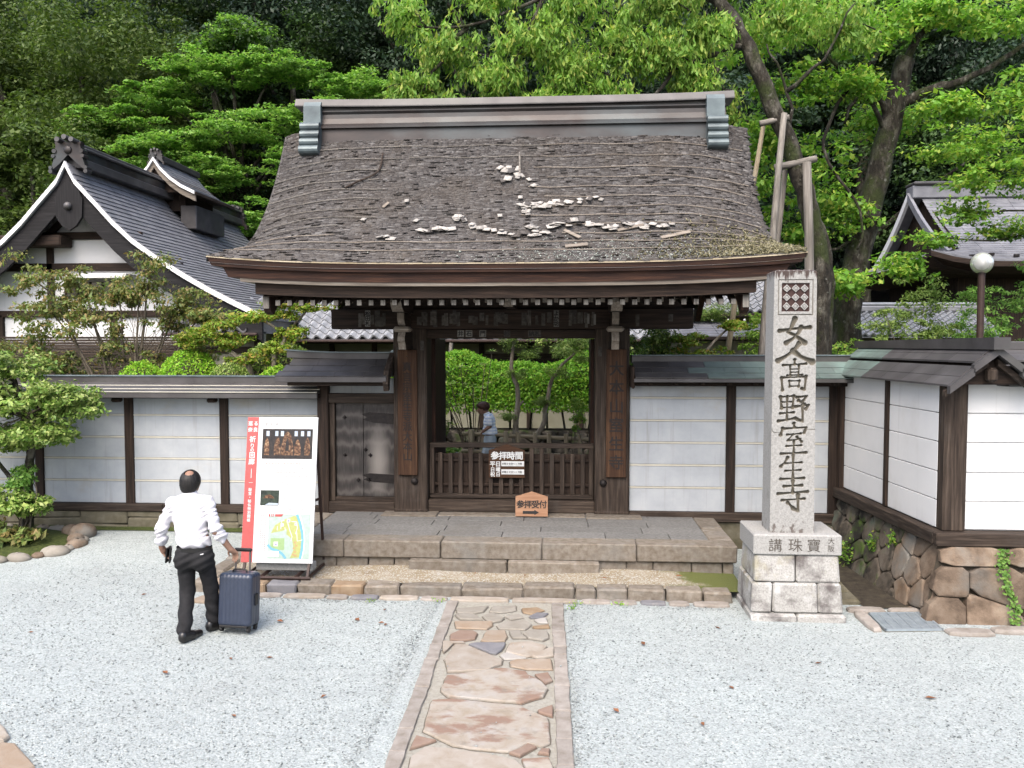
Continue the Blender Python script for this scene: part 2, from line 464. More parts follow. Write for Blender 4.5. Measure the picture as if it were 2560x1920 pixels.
def sandy_mat():
    m, nt, P = nodes_of('sandy_soil')
    vec = mapped(nt)
    n = noise(nt, vec, 5, 7, .65)
    c = ramp(nt, n, [(.3, (.135, .10, .06)), (.5, (.195, .16, .105)), (.7, (.24, .215, .17))])
    sp = N(nt, 'TexVoronoi'); sp.inputs['Scale'].default_value = 70; nt.links.new(vec, sp.inputs['Vector'])
    sep = N(nt, 'SeparateColor'); nt.links.new(sp.outputs['Color'], sep.inputs[0])
    c = mixc(nt, ramp(nt, sep.outputs[1], [(.72, (0, 0, 0)), (.8, (1, 1, 1))]), c, (.30, .295, .27, 1))
    # moss creeps in at the two ends of the strip
    sx = N(nt, 'SeparateXYZ'); nt.links.new(vec, sx.inputs[0])
    e = N(nt, 'MapRange'); e.inputs[1].default_value = .2; e.inputs[2].default_value = 1.9; e.inputs[3].default_value = -.42; e.inputs[4].default_value = .32
    nt.links.new(sx.outputs[0], e.inputs[0])
    ad = N(nt, 'Math'); ad.operation = 'ADD'; nt.links.new(e.outputs[0], ad.inputs[0]); nt.links.new(noise(nt, vec, 2.4, 5, .6), ad.inputs[1])
    c = mixc(nt, ramp(nt, ad.outputs[0], [(.52, (0, 0, 0)), (.68, (1, 1, 1))]), c, (.065, .075, .013, 1))
    nt.links.new(c, P.inputs['Base Color']); P.inputs['Roughness'].default_value = .95
    b = N(nt, 'Bump'); b.inputs['Strength'].default_value = .8; b.inputs['Distance'].default_value = .015
    nt.links.new(noise(nt, vec, 60, 5, .7), b.inputs['Height']); nt.links.new(b.outputs[0], P.inputs['Normal'])
    return m
Mt['sandy'] = sandy_mat()

def grid_sheet(name, x0, x1, y0, y1, nx, ny, fz, mat, parent=None, smooth=True):
    X, Y = np.meshgrid(np.linspace(x0, x1, nx), np.linspace(y0, y1, ny))
    Z = fz(X, Y)
    v = np.stack([X, Y, Z], -1).reshape(-1, 3)
    i = np.arange((ny - 1) * nx).reshape(ny - 1, nx)[:, :-1].ravel()
    f = np.stack([i, i + 1, i + 1 + nx, i + nx], -1)
    return ob(name, v, f, mat, parent, smooth)

g = grid_sheet('ground', -400, 400, -300, 900, 9, 9, lambda X, Y: 0 * X - .12, Mt['soil_dark'])
tag(g, 'dark soil ground under the whole place', kind='structure')
g = grid_sheet('gravel_yard', -14, 9, -6, 12.4, 120, 90, lambda X, Y: gz(X, Y) + .006 * np.sin(X * 3.1 + Y) * np.cos(Y * 2.3), Mt['gravel'])
tag(g, 'pale grey gravel of the forecourt', kind='structure')
g = grid_sheet('moss_strip', -9.5, -4.2, 11.86, 12.2, 40, 4, lambda X, Y: gz(X, Y) + .012 + .02 * ss(11.86, 12.1, Y), Mt['moss'])
tag(g, 'strip of moss along the foot of the long plaster wall', kind='structure')
g = grid_sheet('soil_strip', -4.25, 2.05, 9.5, 10.4, 70, 14, lambda X, Y: .105 + .015 * np.sin(X * 2.3) + .02 * ss(9.5, 10.3, Y), Mt['sandy'])
tag(g, 'sandy soil strip between the kerb stones and the steps', kind='structure')
g = grid_sheet('garden_ground', -30, 30, 12.3, 27, 50, 24, lambda X, Y: .32 + .02 * np.sin(X * .7) * np.cos(Y * .9), Mt['moss'])
tag(g, 'mossy garden ground behind the wall', kind='structure')

# loose stones lying proud of the raked surface, thicker along the edges
n = 17000
lx = np.concatenate([rng.uniform(-6.5, 4.0, n), -1.42 - .0265 * 2 + rng.normal(0, .06, 900), .06 + rng.normal(0, .06, 900), rng.uniform(-3.7, 1.9, 900)])
ly = np.concatenate([5.0 + 5.5 * rng.random(n) ** 1.3, rng.uniform(5.2, 9.2, 1800), 9.17 + rng.normal(0, .04, 900)])
keep = ((lx < -1.42) | (lx > .02) | (rng.random(len(lx)) < .02)) & ~((lx > 1.9) & (lx < 3.0) & (ly > 8.7)) & ((ly < 9.3) | (lx < -4.5) | (lx > 2.1)) & ~((lx > 3.0) & (ly > 8.4))
lx, ly = lx[keep], ly[keep]; n = len(lx)
sz = rng.uniform(.004, .0105, n) * (1 + (rng.random(n) < .04) * .8)
oc = np.array([(1, 0, 0), (-1, 0, 0), (0, 1, 0), (0, -1, 0), (0, 0, 1), (0, 0, -.6)], float)
vv = oc[None] * sz[:, None, None] * rng.uniform(.6, 1.3, (n, 6, 1)) + rng.normal(0, .15, (n, 6, 3)) * sz[:, None, None]
ang = rng.uniform(0, 6.28, n); ca, sa = np.cos(ang)[:, None], np.sin(ang)[:, None]
vx = vv[..., 0] * ca - vv[..., 1] * sa + lx[:, None]; vy = vv[..., 0] * sa + vv[..., 1] * ca + ly[:, None]
onpath = (lx > -1.4) & (lx < .0) & (ly < 9.3)
vz = vv[..., 2] * .8 + (gz(lx, ly) + .006 * np.sin(lx * 3.1 + ly) * np.cos(ly * 2.3) + .003 + .026 * onpath)[:, None]
tri = np.array([(0, 2, 4), (2, 1, 4), (1, 3, 4), (3, 0, 4), (2, 0, 5), (1, 2, 5), (3, 1, 5), (0, 3, 5)])
Mt['pebble'] = leafmat('pebble', [(.10, .11, .113), (.18, .20, .20), (.225, .245, .243), (.26, .28, .277), (.30, .318, .313)], .0, .9, (1, 1.0, 1.0))
o = ob('loose_gravel', np.stack([vx, vy, vz], -1).reshape(-1, 3), (np.arange(n)[:, None, None] * 6 + tri[None]).reshape(-1, 3), Mt['pebble'])
tag(o, 'loose pale stones strewn over the raked gravel', kind='stuff')

# ------------------------------------------------------------------ stones
def chaikin(p, k=1):
    for _ in range(k):
        q = []
        for i in range(len(p)):
            a = p[i]; b = p[(i + 1) % len(p)]
            q += [(a[0] * .8 + b[0] * .2, a[1] * .8 + b[1] * .2), (a[0] * .2 + b[0] * .8, a[1] * .2 + b[1] * .8)]
        p = q
    return p

def ragged(p, j):
    """split each edge and knock the points about"""
    q = []
    for i in range(len(p)):
        a = p[i]; b = p[(i + 1) % len(p)]; l = math.dist(a, b); n = max(1, int(l / .07))
        for k in range(n):
            t = k / n; q.append((a[0] + (b[0] - a[0]) * t + random.uniform(-j, j), a[1] + (b[1] - a[1]) * t + random.uniform(-j, j)))
    return q

def inset(p, d):
    """move each corner towards the middle by about d"""
    n = len(p); cx = sum(q[0] for q in p) / n; cy = sum(q[1] for q in p) / n
    out = []
    for x, y in p:
        l = math.hypot(x - cx, y - cy) or 1
        k = max(0.15, 1 - d / l)
        out.append((cx + (x - cx) * k, cy + (y - cy) * k))
    return out

def pillow(name, poly, fn, mat, parent, depth=.06, top=.03, gap=.006, edge=.02, smooth_k=1, jit=.0):
    """a stone: outline in (u,v), fn(u,v,h) places it, h is height above the face plane"""
    p = inset(chaikin(poly, smooth_k), gap)
    n = len(p)
    r = random.Random(hash(name) ^ n)
    ring = [(p, -depth), (p, top * .35), (inset(p, edge * .45), top * .8), (inset(p, edge * 1.2), top)]
    v = []
    for q, h in ring:
        v += [fn(a, b, h + (random.uniform(-jit, jit) if h > 0 else 0)) for a, b in q]
    f = []
    for k in range(3):
        for i in range(n):
            f.append((k * n + i, k * n + (i + 1) % n, (k + 1) * n + (i + 1) % n, (k + 1) * n + i))
    f.append(tuple(range(3 * n, 4 * n)))
    return ob(name, v, f, mat, parent)

def rect(x0, x1, y0, y1): return [(x0, y0), (x1, y0), (x1, y1), (x0, y1)]
def wob(p, j): return [(x + random.uniform(-j, j), y + random.uniform(-j, j)) for x, y in p]
flat = lambda z: (lambda u, v, h: (u, v, z + h))

def block(name, x0, x1, y0, y1, z0, z1, mat, parent, b=.015, j=.006):
    """squared stone with slightly uneven corners"""
    v, f = cbox(x0, x1, y0, y1, z0, z1, b)
    off = {}
    for k in range(8): off[k] = Vector((random.uniform(-j, j), random.uniform(-j, j), random.uniform(-j, j)))
    cx, cy, cz = (x0 + x1) / 2, (y0 + y1) / 2, (z0 + z1) / 2
    v = [tuple(Vector(p) + off[(p[0] > cx) + 2 * (p[1] > cy) + 4 * (p[2] > cz)]) for p in v]
    return ob(name, v, f, mat, parent)

def voronoi(pts, dom):
    cells = []
    for i, (px, py) in enumerate(pts):
        poly = list(dom)
        for j, (qx, qy) in enumerate(pts):
            if i == j or not poly: continue
            mx, my = (px + qx) / 2, (py + qy) / 2; nx, ny = qx - px, qy - py
            out = []
            for k in range(len(poly)):
                a = poly[k]; b = poly[(k + 1) % len(poly)]
                da = (a[0] - mx) * nx + (a[1] - my) * ny; db = (b[0] - mx) * nx + (b[1] - my) * ny
                if da <= 0: out.append(a)
                if (da < 0 < db) or (db < 0 < da):
                    t = da / (da - db); out.append((a[0] + (b[0] - a[0]) * t, a[1] + (b[1] - a[1]) * t))
            poly = out
        if len(poly) >= 3: cells.append(poly)
    return cells

def flagmat(name, a, b, c=None, vein=None):
    return surf(name, [a, b] + ([c] if c else []), 7, rough=.9, bump=.35, bscale=60, bdist=.006, rand=.07,
                stain=[(vein, 2.3, .52, .60, (1, 1.9, 1)), ((.30, .27, .23, 1), 9, .55, .8, (1, 1, 1))] if vein else [((.50, .46, .40, 1), 3, .6, .85, (1, 1, 1))], dist=.6)
FM = {'grey': flagmat('flag_grey', (.33, .30, .25), (.43, .40, .35)), 'brown': flagmat('flag_brown', (.30, .20, .12), (.42, .32, .22)),
      'slate': flagmat('flag_slate', (.20, .20, .22), (.28, .275, .29)), 'white': flagmat('flag_white', (.46, .43, .39), (.53, .51, .48)),
      'orange': flagmat('flag_orange', (.39, .29, .205), (.45, .37, .29)), 'red': flagmat('flag_red', (.31, .205, .155), (.37, .275, .22)),
      'beige': flagmat('flag_beige', (.40, .335, .265), (.465, .41, .345), (.51, .465, .41)),
      'veined': flagmat('flag_veined', (.43, .36, .28), (.50, .445, .375), (.53, .50, .46), (.35, .235, .18, 1))}
FLAGS = [
    ('grey', [(-1.193, 8.908), (-0.864, 9.022), (-0.893, 8.838), (-0.990, 8.778), (-1.168, 8.766)]),
    ('grey', [(-0.805, 9.026), (-0.560, 9.061), (-0.539, 8.915), (-0.694, 8.815), (-0.824, 8.842)]),
    ('grey', [(-1.184, 8.712), (-1.059, 8.773), (-0.958, 8.693), (-0.889, 8.578), (-0.988, 8.554), (-1.114, 8.573)]),
    ('grey', [(-0.888, 8.680), (-0.796, 8.791), (-0.658, 8.644), (-0.674, 8.558), (-0.759, 8.503), (-0.828, 8.532)]),
    ('grey', [(-0.651, 8.696), (-0.508, 8.775), (-0.456, 8.674), (-0.576, 8.598)]),
    ('grey', [(-0.717, 8.408), (-0.617, 8.546), (-0.429, 8.575), (-0.357, 8.464), (-0.415, 8.300), (-0.687, 8.314)]),
    ('grey', [(-0.430, 8.176), (-0.350, 8.305), (-0.187, 8.253), (-0.172, 8.073), (-0.233, 7.995), (-0.371, 8.060)]),
    ('grey', [(-0.574, 8.243), (-0.467, 8.259), (-0.441, 8.175), (-0.392, 8.058), (-0.529, 8.049)]),
    ('brown', [(-0.484, 8.973), (-0.322, 9.021), (-0.243, 8.917), (-0.359, 8.785), (-0.465, 8.830)]),
    ('brown', [(-0.343, 8.384), (-0.180, 8.443), (-0.168, 8.364), (-0.319, 8.338)]),
    ('slate', [(-0.396, 8.713), (-0.316, 8.840), (-0.189, 8.831), (-0.242, 8.688), (-0.365, 8.663)]),
    ('slate', [(-0.933, 7.849), (-0.891, 7.888), (-0.591, 7.900), (-0.612, 7.703), (-0.660, 7.619), (-0.722, 7.642), (-0.880, 7.796)]),
    ('white', [(-0.329, 8.598), (-0.208, 8.674), (-0.193, 8.524), (-0.293, 8.517)]),
    ('white', [(-0.618, 7.596), (-0.564, 7.666), (-0.377, 7.546), (-0.453, 7.502), (-0.571, 7.494)]),
    ('orange', [(-1.165, 8.493), (-0.782, 8.518), (-0.766, 8.404), (-0.805, 8.290), (-1.123, 8.301)]),
    ('orange', [(-0.827, 7.971), (-0.801, 8.244), (-0.618, 8.256), (-0.583, 8.075), (-0.607, 7.971), (-0.791, 7.929)]),
    ('orange', [(-0.513, 7.447), (-0.453, 7.489), (-0.140, 7.523), (-0.126, 7.275), (-0.344, 7.272), (-0.501, 7.335)]),
    ('red', [(-1.154, 8.097), (-1.078, 8.210), (-0.939, 8.219), (-0.882, 8.146), (-0.903, 7.995), (-1.002, 7.944), (-1.130, 7.965)]),
    ('red', [(-0.264, 7.147), (-0.153, 7.201), (-0.122, 7.041), (-0.175, 6.971)]),
    ('red', [(-0.220, 6.444), (-0.104, 6.538), (-0.101, 6.348), (-0.211, 6.406)]),
    ('red', [(-1.108, 5.756), (-1.109, 5.949), (-0.949, 5.894)]),
    ('red', [(-0.396, 5.741), (-0.278, 5.882), (-0.207, 5.847), (-0.322, 5.708)]),
    ('red', [(-0.189, 5.755), (-0.176, 5.818), (-0.115, 5.822), (-0.113, 5.745)]),
    ('beige', [(-0.564, 7.666), (-0.540, 7.903), (-0.336, 7.960), (-0.187, 7.842), (-0.261, 7.619), (-0.368, 7.565), (-0.481, 7.626)]),
    ('beige', [(-0.310, 7.584), (-0.166, 7.801), (-0.110, 7.791), (-0.122, 7.602), (-0.259, 7.541)]),
    ('beige', [(-1.113, 7.458), (-1.069, 7.825), (-0.977, 7.831), (-0.588, 7.468), (-0.585, 7.367), (-0.739, 7.210), (-1.047, 7.166)]),
    ('beige', [(-1.068, 5.448), (-1.084, 5.650), (-1.010, 5.794), (-0.870, 5.787), (-0.495, 5.704), (-0.341, 5.647), (-0.260, 5.502), (-0.247, 5.235), (-1.058, 5.182)]),
    ('beige', [(-1.197, 7.917), (-0.996, 7.901), (-0.969, 7.846), (-1.087, 7.838), (-1.142, 7.614), (-1.178, 7.721)]),
    ('veined', [(-1.046, 6.761), (-1.042, 7.072), (-0.810, 7.170), (-0.592, 7.268), (-0.360, 7.211), (-0.329, 7.143), (-0.212, 6.991), (-0.159, 6.863), (-0.194, 6.692), (-0.354, 6.571), (-0.972, 6.651)]),
    ('veined', [(-1.064, 6.036), (-1.093, 6.582), (-0.941, 6.618), (-0.691, 6.568), (-0.368, 6.511), (-0.227, 6.386), (-0.142, 6.318), (-0.117, 5.916), (-0.169, 5.857), (-0.279, 5.898), (-0.401, 5.764), (-0.609, 5.781), (-0.815, 5.830)]),
    ('veined', [(-0.304, 5.657), (-0.120, 5.699), (-0.095, 5.571), (-0.089, 5.246), (-0.206, 5.238)]),
]
LEFT_BREAKS = [9.055, 8.316, 7.824, 7.45, 6.82, 6.057, 5.705]
RIGHT_BREAKS = [9.147, 8.26, 7.834, 7.631, 6.922, 6.435, 5.969, 5.586]
CURB_X = [-3.665, -3.515, -3.145, -2.743, -2.349, -1.928, -1.205, -0.49, 0.095, 0.342, 0.702, 1.132, 1.551, 1.878]
LOW_X = [-3.61, -3.274, -2.768, -2.496, -2.144, -1.673, -1.339, -0.633, 0.15, 0.507, 0.819, 1.129, 1.404, 1.831]
COPING_X = [-3.507, -2.8, -1.565, -0.3, 0.868]
COURSE_X = [-2.909, -2.499, -2.165, 0.746, 1.072, 1.546, 1.921, 2.102]

path = setting('stone_path', (-.7, 7, 0))
px = lambda y, k: (-1.12 - .0265 * (y - 5.55), -.07 - .0265 * (y - 5.55))[k]
bed = MB()
bed.add([(px(1, 0) - .13, 1, .006), (px(1, 1) + .135, 1, .006), (px(9.2, 1) + .135, 9.2, .006), (px(9.2, 0) - .13, 9.2, .006)], [(0, 1, 2, 3)])
bed.build('mortar_bed', Mt['mortar'], path)
Mt['joint'] = surf('joint_grit', [(.16, .14, .11), (.24, .215, .175)], 40, rough=.95, bump=.5, rand=0)
for kind, poly in FLAGS:
    poly = ragged(poly, .007)
    ob('joint', [(a, b, .0085) for a, b in inset(poly, -.014)], [tuple(range(len(poly)))], Mt['joint'], path)
    pillow('flagstone', poly, flat(.007 + random.uniform(0, .009)), FM[kind], path, .01, .016, -.004, .010, 0)
near = [(random.uniform(px(3, 0) + .02, px(3, 1) - .02), random.uniform(1.2, 5.2)) for _ in range(16)]
for c in voronoi(near, [(px(1, 0), 1.1), (px(1, 1), 1.1), (px(5.1, 1), 5.1), (px(5.1, 0), 5.1)]):
    pillow('flagstone', c, flat(.008), FM[random.choice(['beige', 'grey', 'veined', 'orange'])], path, .01, .014, .03, .015)
def strip_stones(br, side):
    br = [9.19] + br[1:] + [5.2, 4.6, 4.1, 3.5, 2.9, 2.2, 1.4]
    for a, b in zip(br[:-1], br[1:]):
        if side == 0: q = [(px(b, 0) - .128, b), (px(b, 0) - .008, b), (px(a, 0) - .008, a), (px(a, 0) - .128, a)]
        else: q = [(px(b, 1) + .008, b), (px(b, 1) + .135, b), (px(a, 1) + .135, a), (px(a, 1) + .008, a)]
        pillow('edge_stone', ragged(wob(q, .008), .004), flat(.006 + random.uniform(0, .008)), Mt['sheet_stone'], path, .02, .020, .003, .010, 0)
strip_stones(LEFT_BREAKS, 0); strip_stones(RIGHT_BREAKS, 1)

kerb = setting('kerb_row', (-.8, 9.4, 0))
for i, (a, b) in enumerate(zip(CURB_X[:-1], CURB_X[1:])):
    t = .125 + random.uniform(-.012, .012)
    m = FM['slate'] if i == 1 else (FM['brown'] if i in (0, 3) else Mt['brownstone'])
    block('kerb_stone', a + .006, b - .006, 9.36 + random.uniform(-.012, .012), 9.60 + random.uniform(-.02, .02), -.03, t, m, kerb, .02, .011)
for i, (a, b) in enumerate(zip(LOW_X[:-1], LOW_X[1:])):
    m = FM['slate'] if i in (3, 10) else (FM['beige'] if i in (1, 4, 6, 7) else Mt['sheet_stone'])
    pillow('kerb_footing', wob(rect(a + .01, b - .01, 9.20, 9.345), .012), flat(.004), m, kerb, .02, .026, .006, .02)
# return row of kerb stones, going back to the wall at the far left
yy = 9.40
while yy < 11.9:
    l = random.uniform(.38, .62)
    block('kerb_stone', -4.42, -4.20 + random.uniform(-.02, .02), yy, yy + l - .015, -.02, .15 + random.uniform(-.02, .03), Mt['brownstone'], kerb, .025, .014)
    yy += l
for a, b in ((-4.2, -3.96), (-3.95, -3.67)):
    block('kerb_stone', a, b - .01, 9.33, 9.6, -.03, .11, FM['orange'], kerb, .025, .015)
pillow('kerb_footing', [(-4.28, 8.98), (-3.9, 8.93), (-3.62, 9.05), (-3.66, 9.2), (-4.2, 9.22)], flat(.004), FM['orange'], kerb, .02, .026, .006, .02)
corner = setting('corner_flagstones', (-4.3, 5.4, 0))
for q, k in (([(-4.5, 6.02), (-4.28, 5.93), (-4.06, 5.70), (-4.25, 5.55), (-4.6, 5.62)], 'beige'), ([(-4.05, 5.69), (-3.78, 5.47), (-3.6, 5.30), (-3.95, 5.05), (-4.3, 5.5)], 'orange'), ([(-4.62, 5.6), (-4.3, 5.5), (-3.97, 5.03), (-4.7, 4.8)], 'grey')):
    pillow('flagstone', q, flat(.006), FM[k], corner, .02, .03, .008, .02)

# ------------------------------------------------------------------ steps and platform
plat = setting('gate_platform', (-.8, 11, 0))
core = MB(); core.box(-3.68, 2.04, 10.27, 13.2, -.05, .40); core.build('platform_core', Mt['soil_dark'], plat)
xs = [-3.72] + COPING_X[1:] + [2.09]
for a, b in zip(xs[:-1], xs[1:]):
    block('coping_stone', a + .004, b - .004, 10.15, 10.48, .245, .46, Mt['brownstone'], plat, .014, .004)
for s, a, b in ((0, -3.72, -3.40), (1, 1.80, 2.09)):
    block('coping_stone', a, b, 10.485, 11.15, .245, .459, Mt['brownstone'], plat, .012, .003)
    block('coping_stone', a, b, 11.156, 11.82, .245, .46, Mt['brownstone'], plat, .012, .003)
cx = [-3.66, -3.3] + COURSE_X[:3] + [-1.75, -1.3, -.85, -.4, .05, .4] + COURSE_X[3:7] + [2.05]
for a, b in zip(cx[:-1], cx[1:]):
    block('base_stone', a + .004, b - .004, 10.20, 10.42, -.02, .24, Mt['brownstone'], plat, .012, .006)
for side in (-3.66, 1.96):
    yv = 10.43
    while yv < 11.8:
        block('base_stone', side, side + .09, yv, yv + .42, -.02, .24, Mt['brownstone'], plat, .012, .005); yv += .43
rows = [10.485, 10.80, 11.12, 11.44, 11.72, 12.6]
for r, (a, b) in enumerate(zip(rows[:-1], rows[1:])):
    x = -3.395
    first = True
    while x < 1.79:
        l = random.uniform(.75, 1.35) * (.6 if first else 1); first = False
        e = min(1.795, x + l)
        if 1.795 - e < .3: e = 1.795
        pillow('paving_slab', rect(x, e, a, b), flat(.44), Mt['paving'], plat, .05, .016 + random.uniform(-.002, .002), .003, .006, 0)
        x = e
for a, b in ((-1.95, -.725), (-.72, .41)):
    block('step_stone', a, b - .006, 10.04, 10.36, -.02, .245, Mt['brownstone'], plat, .012, .004)
for x0, x1 in ((-2.66, -1.86), (.28, 1.06)):
    block('base_stone', x0, x1, 11.62, 12.5, .40, .478, Mt['brownstone'], plat, .01, .003)
block('base_stone', -1.85, .27, 11.70, 12.3, .40, .47, Mt['brownstone'], plat, .01, .003)

# ------------------------------------------------------------------ the two long plaster walls
def sheets(xa, xb, rows, mat_pick, parent, l=.46, name='roof_sheet'):
    """copper sheets in courses; rows: list of ((y,z) lower edge, (y,z) upper edge)"""
    for k, ((y0, z0), (y1, z1)) in enumerate(rows):
        x = xa - (l * .5 if k % 2 else 0)
        d = Vector((0, y1 - y0, z1 - z0)); nrm = Vector((0, -d.z, d.y)).normalized()
        while x < xb:
            e = x + l; a = max(x, xa); b = min(e, xb)
            if b - a > .03:
                t = .007
                q = [Vector((a + .002, y0, z0)), Vector((b - .002, y0, z0)), Vector((b - .002, y1, z1)), Vector((a + .002, y1, z1))]
                lift = nrm * (.016)
                v = [q[0] + lift, q[1] + lift, q[2] + nrm * t, q[3] + nrm * t, q[0], q[1], q[2], q[3]]
                ob(name, [tuple(p) for p in v], [(0, 1, 2, 3), (4, 5, 1, 0), (5, 6, 2, 1), (7, 4, 0, 3), (6, 7, 3, 2)], mat_pick((a + b) / 2), parent)
            x = e

def plaster_wall(name, label, loc, x0, x1, yf, zs, z_sill, z_top, posts, thick=.3, panels_m='plaster', line='cream'):
    t = thing(name, label, 'wall', loc)
    ws = [x0] + [p for q in posts for p in q] + [x1]
    bays = [(ws[i], ws[i + 1]) for i in range(0, len(ws), 2)]
    lv = [z_sill] + sorted(zs) + [z_top]
    core = MB(); core.box(x0, x1, yf + .02, yf + thick, z_sill - .05, z_top); core.build('core', Mt[panels_m], t)
    for a, b in bays:
        if b - a < .05: continue
        for k in range(len(lv) - 1):
            box('plaster_panel', a, b, yf, yf + .03, lv[k] + (.016 if k else 0), lv[k + 1] - .016, Mt[panels_m], t, .004)
        for z in zs:
            box('plaster_line', a, b, yf - .006, yf + .03, z - .013, z + .013, Mt[line], t, .003)
    for a, b in posts:
        box('post', a, b, yf - .035, yf + .1, z_sill - .01, z_top + .03, W['darkz'], t, .008)
    return t

lw = plaster_wall('plaster_wall', 'long grey-white plaster wall with cream lines, from the side door to the photo edge', (-6.5, 12.2, .1), -11.2, -3.67, 12.15,
                  [.845, 1.184, 1.51, 1.847], .50, 2.12, [(-9.63, -9.5), (-8.14, -8.01), (-6.71, -6.575), (-5.225, -5.095)])
for a, b in ((-11.2, -8.2), (-8.195, -6.1), (-6.095, -3.68)):
    box('sill', a, b, 12.05, 12.3, .385, .50, W['greyx'], lw, .01)
x = -11.2
while x < -3.7:
    l = random.uniform(.5, 1.1); e = min(x + l, -3.68); zt = .22 + random.uniform(-.06, .08)
    block('base_stone', x, e - .008, 12.075, 12.35, zt, .382, Mt['basestone'], lw, .014, .008)
    x2 = x - .03
    block('base_stone', x2 + .04, e + .02, 12.05 + random.uniform(-.02, .02), 12.35, -.05, zt - .006, Mt['basestone'], lw, .02, .012)
    x = e
box('eave_board', -11.2, -3.62, 11.84, 12.12, 2.125, 2.165, W['darkx'], lw, .005)
box('eave_board', -11.2, -3.62, 11.79, 11.835, 2.13, 2.205, Mt['copper'], lw, .006)
for p in (-8.075, -6.64, -5.16):
    box('bracket', p - .20, p - .07, 11.98, 12.11, 2.05, 2.118, W['darkx'], lw, .02)
cw = lambda x: Mt['copper']
pr = lambda t: (11.79 + .42 * t, 2.208 + .105 * t + .03 * t * t)
sheets(-11.2, -3.62, [(pr(0), pr(.36)), (pr(.33), pr(.69)), (pr(.66), pr(1.0))], cw, lw, .62)
for t in (.0, .33, .66): box('lit_edge_strip', -11.2, -3.62, pr(t)[0] - .008, pr(t)[0] - .001, pr(t)[1] + .006, pr(t)[1] + .020, Mt['cream'], lw, .002)  # pale strips paint in the light caught by the courses' lower edges
mb = MB(); mb.add([(-11.2, 11.80, 2.2), (-3.62, 11.80, 2.2), (-3.62, 12.25, 2.335), (-11.2, 12.25, 2.335), (-11.2, 12.78, 2.2), (-3.62, 12.78, 2.2)], [(0, 1, 2, 3), (3, 2, 5, 4), (1, 5, 2), (0, 3, 4)]); mb.build('roof_deck', Mt['copper'], lw)
box('ridge_cap', -11.2, -3.72, 12.19, 12.40, 2.31, 2.43, Mt['copper'], lw, .006)
box('ridge_cap', -11.2, -3.70, 12.175, 12.415, 2.428, 2.446, Mt['copper_blue'], lw, .004)

rw = plaster_wall('plaster_wall', 'short grey-white plaster wall under a green copper roof between the gate and the stone pillar', (2.3, 12, .1), .905, 3.80, 11.95,
                  [.862, 1.185, 1.51, 1.83, 2.155], .52, 2.34, [(2.27, 2.40), (3.70, 3.86)])
box('sill', .905, 3.86, 11.86, 12.2, .385, .52, W['greyx'], rw, .01)
for a, b in ((2.1, 2.9), (2.905, 3.85)):
    block('base_stone', a, b, 11.9, 12.2, -.05, .382, Mt['basestone'], rw, .014, .01)
box('eave_beam', .93, 3.9, 11.74, 11.94, 2.335, 2.395, W['darkx'], rw, .006)
for k in range(8):
    xx = 1.15 + k * .36
    box('rafter_end', xx, xx + .05, 11.62, 11.735, 2.355, 2.392, W['darky'], rw, .004)
box('eave_board', .93, 3.98, 11.535, 11.58, 2.395, 2.447, Mt['copper'], rw, .006)
pr = lambda t: (11.535 + .50 * t, 2.449 + .17 * t + .05 * t * t)
cg = lambda x: Mt['copper_green'] if x > 1.9 + random.uniform(-.5, .5) else Mt['copper']
sheets(.95, 3.98, [(pr(0), pr(.36)), (pr(.33), pr(.69)), (pr(.66), pr(1.0))], cg, rw, .5)
mb = MB(); mb.add([(.95, 11.55, 2.438), (3.98, 11.55, 2.438), (3.98, 12.06, 2.66), (.95, 12.06, 2.66), (.95, 12.6, 2.44), (3.98, 12.6, 2.44)], [(0, 1, 2, 3), (3, 2, 5, 4), (1, 5, 2), (0, 3, 4)]); mb.build('roof_deck', Mt['copper'], rw)
box('ridge_cap', .93, 4.2, 12.03, 12.27, 2.645, 2.755, Mt['copper'], rw, .006)
box('ridge_cap', .93, 4.2, 12.015, 12.285, 2.754, 2.770, Mt['copper_blue'], rw, .004)
v, f = cbox(.90, .95, 11.62, 12.2, 2.30, 2.62, .02); ob('verge_board', v, f, W['darkz'], rw)

# ------------------------------------------------------------------ corner wall on a stone base
A = Vector((4.05, 9.15, 0)); B = Vector((3.87, 11.93, 0))
D = (B - A).normalized(); LS = (B - A).length; NS = Vector((-D.y, D.x, 0))
def side(u, n, z):
    p = A + D * u + NS * n; return (p.x, p.y, z)
def sbox(name, u0, u1, n0, n1, z0, z1, mat, parent, b=.006):
    v, f = cbox(u0, u1, n0, n1, z0, z1, b)
    return ob(name, [side(*p) for p in v], [q[::-1] for q in f], mat, parent)
cw_ = thing('corner_wall', 'bright white plaster corner wall with a heavy dark corner post, standing on rounded masonry', 'wall', (4.3, 9.5, .9))
LV = [.92, 1.225, 1.54, 1.865, 2.18, 2.50]
sbox('core', .1, LS, -.5, -.03, .86, 2.50, Mt['plaster_white'], cw_)
for a, b in ((.13, 1.30), (1.385, LS - .0)):
    for k in range(5):
        sbox('plaster_panel', a, b, -.05, 0, LV[k] + (.004 if k else 0), LV[k + 1] - .004, Mt['plaster_white'], cw_, .005)
sbox('post', 1.30, 1.385, -.05, .03, .92, 2.50, W['darkz'], cw_)
sbox('post', LS - .12, LS + .02, -.1, .06, .90, 2.50, W['darkz'], cw_)
sbox('sill', -.02, LS, -.3, .11, .765, .905, W['greyy'], cw_, .012)
box('core', 4.3, 9, 9.22, 9.6, .86, 2.52, Mt['plaster_white'], cw_)
for k in range(5):
    box('plaster_panel', 4.28, 9, 9.19, 9.24, LV[k] + (.004 if k else 0), LV[k + 1] - .004, Mt['plaster_white'], cw_, .005)
box('corner_post', 4.045, 4.285, 9.13, 9.37, .908, 2.53, W['greyz'], cw_, .012)
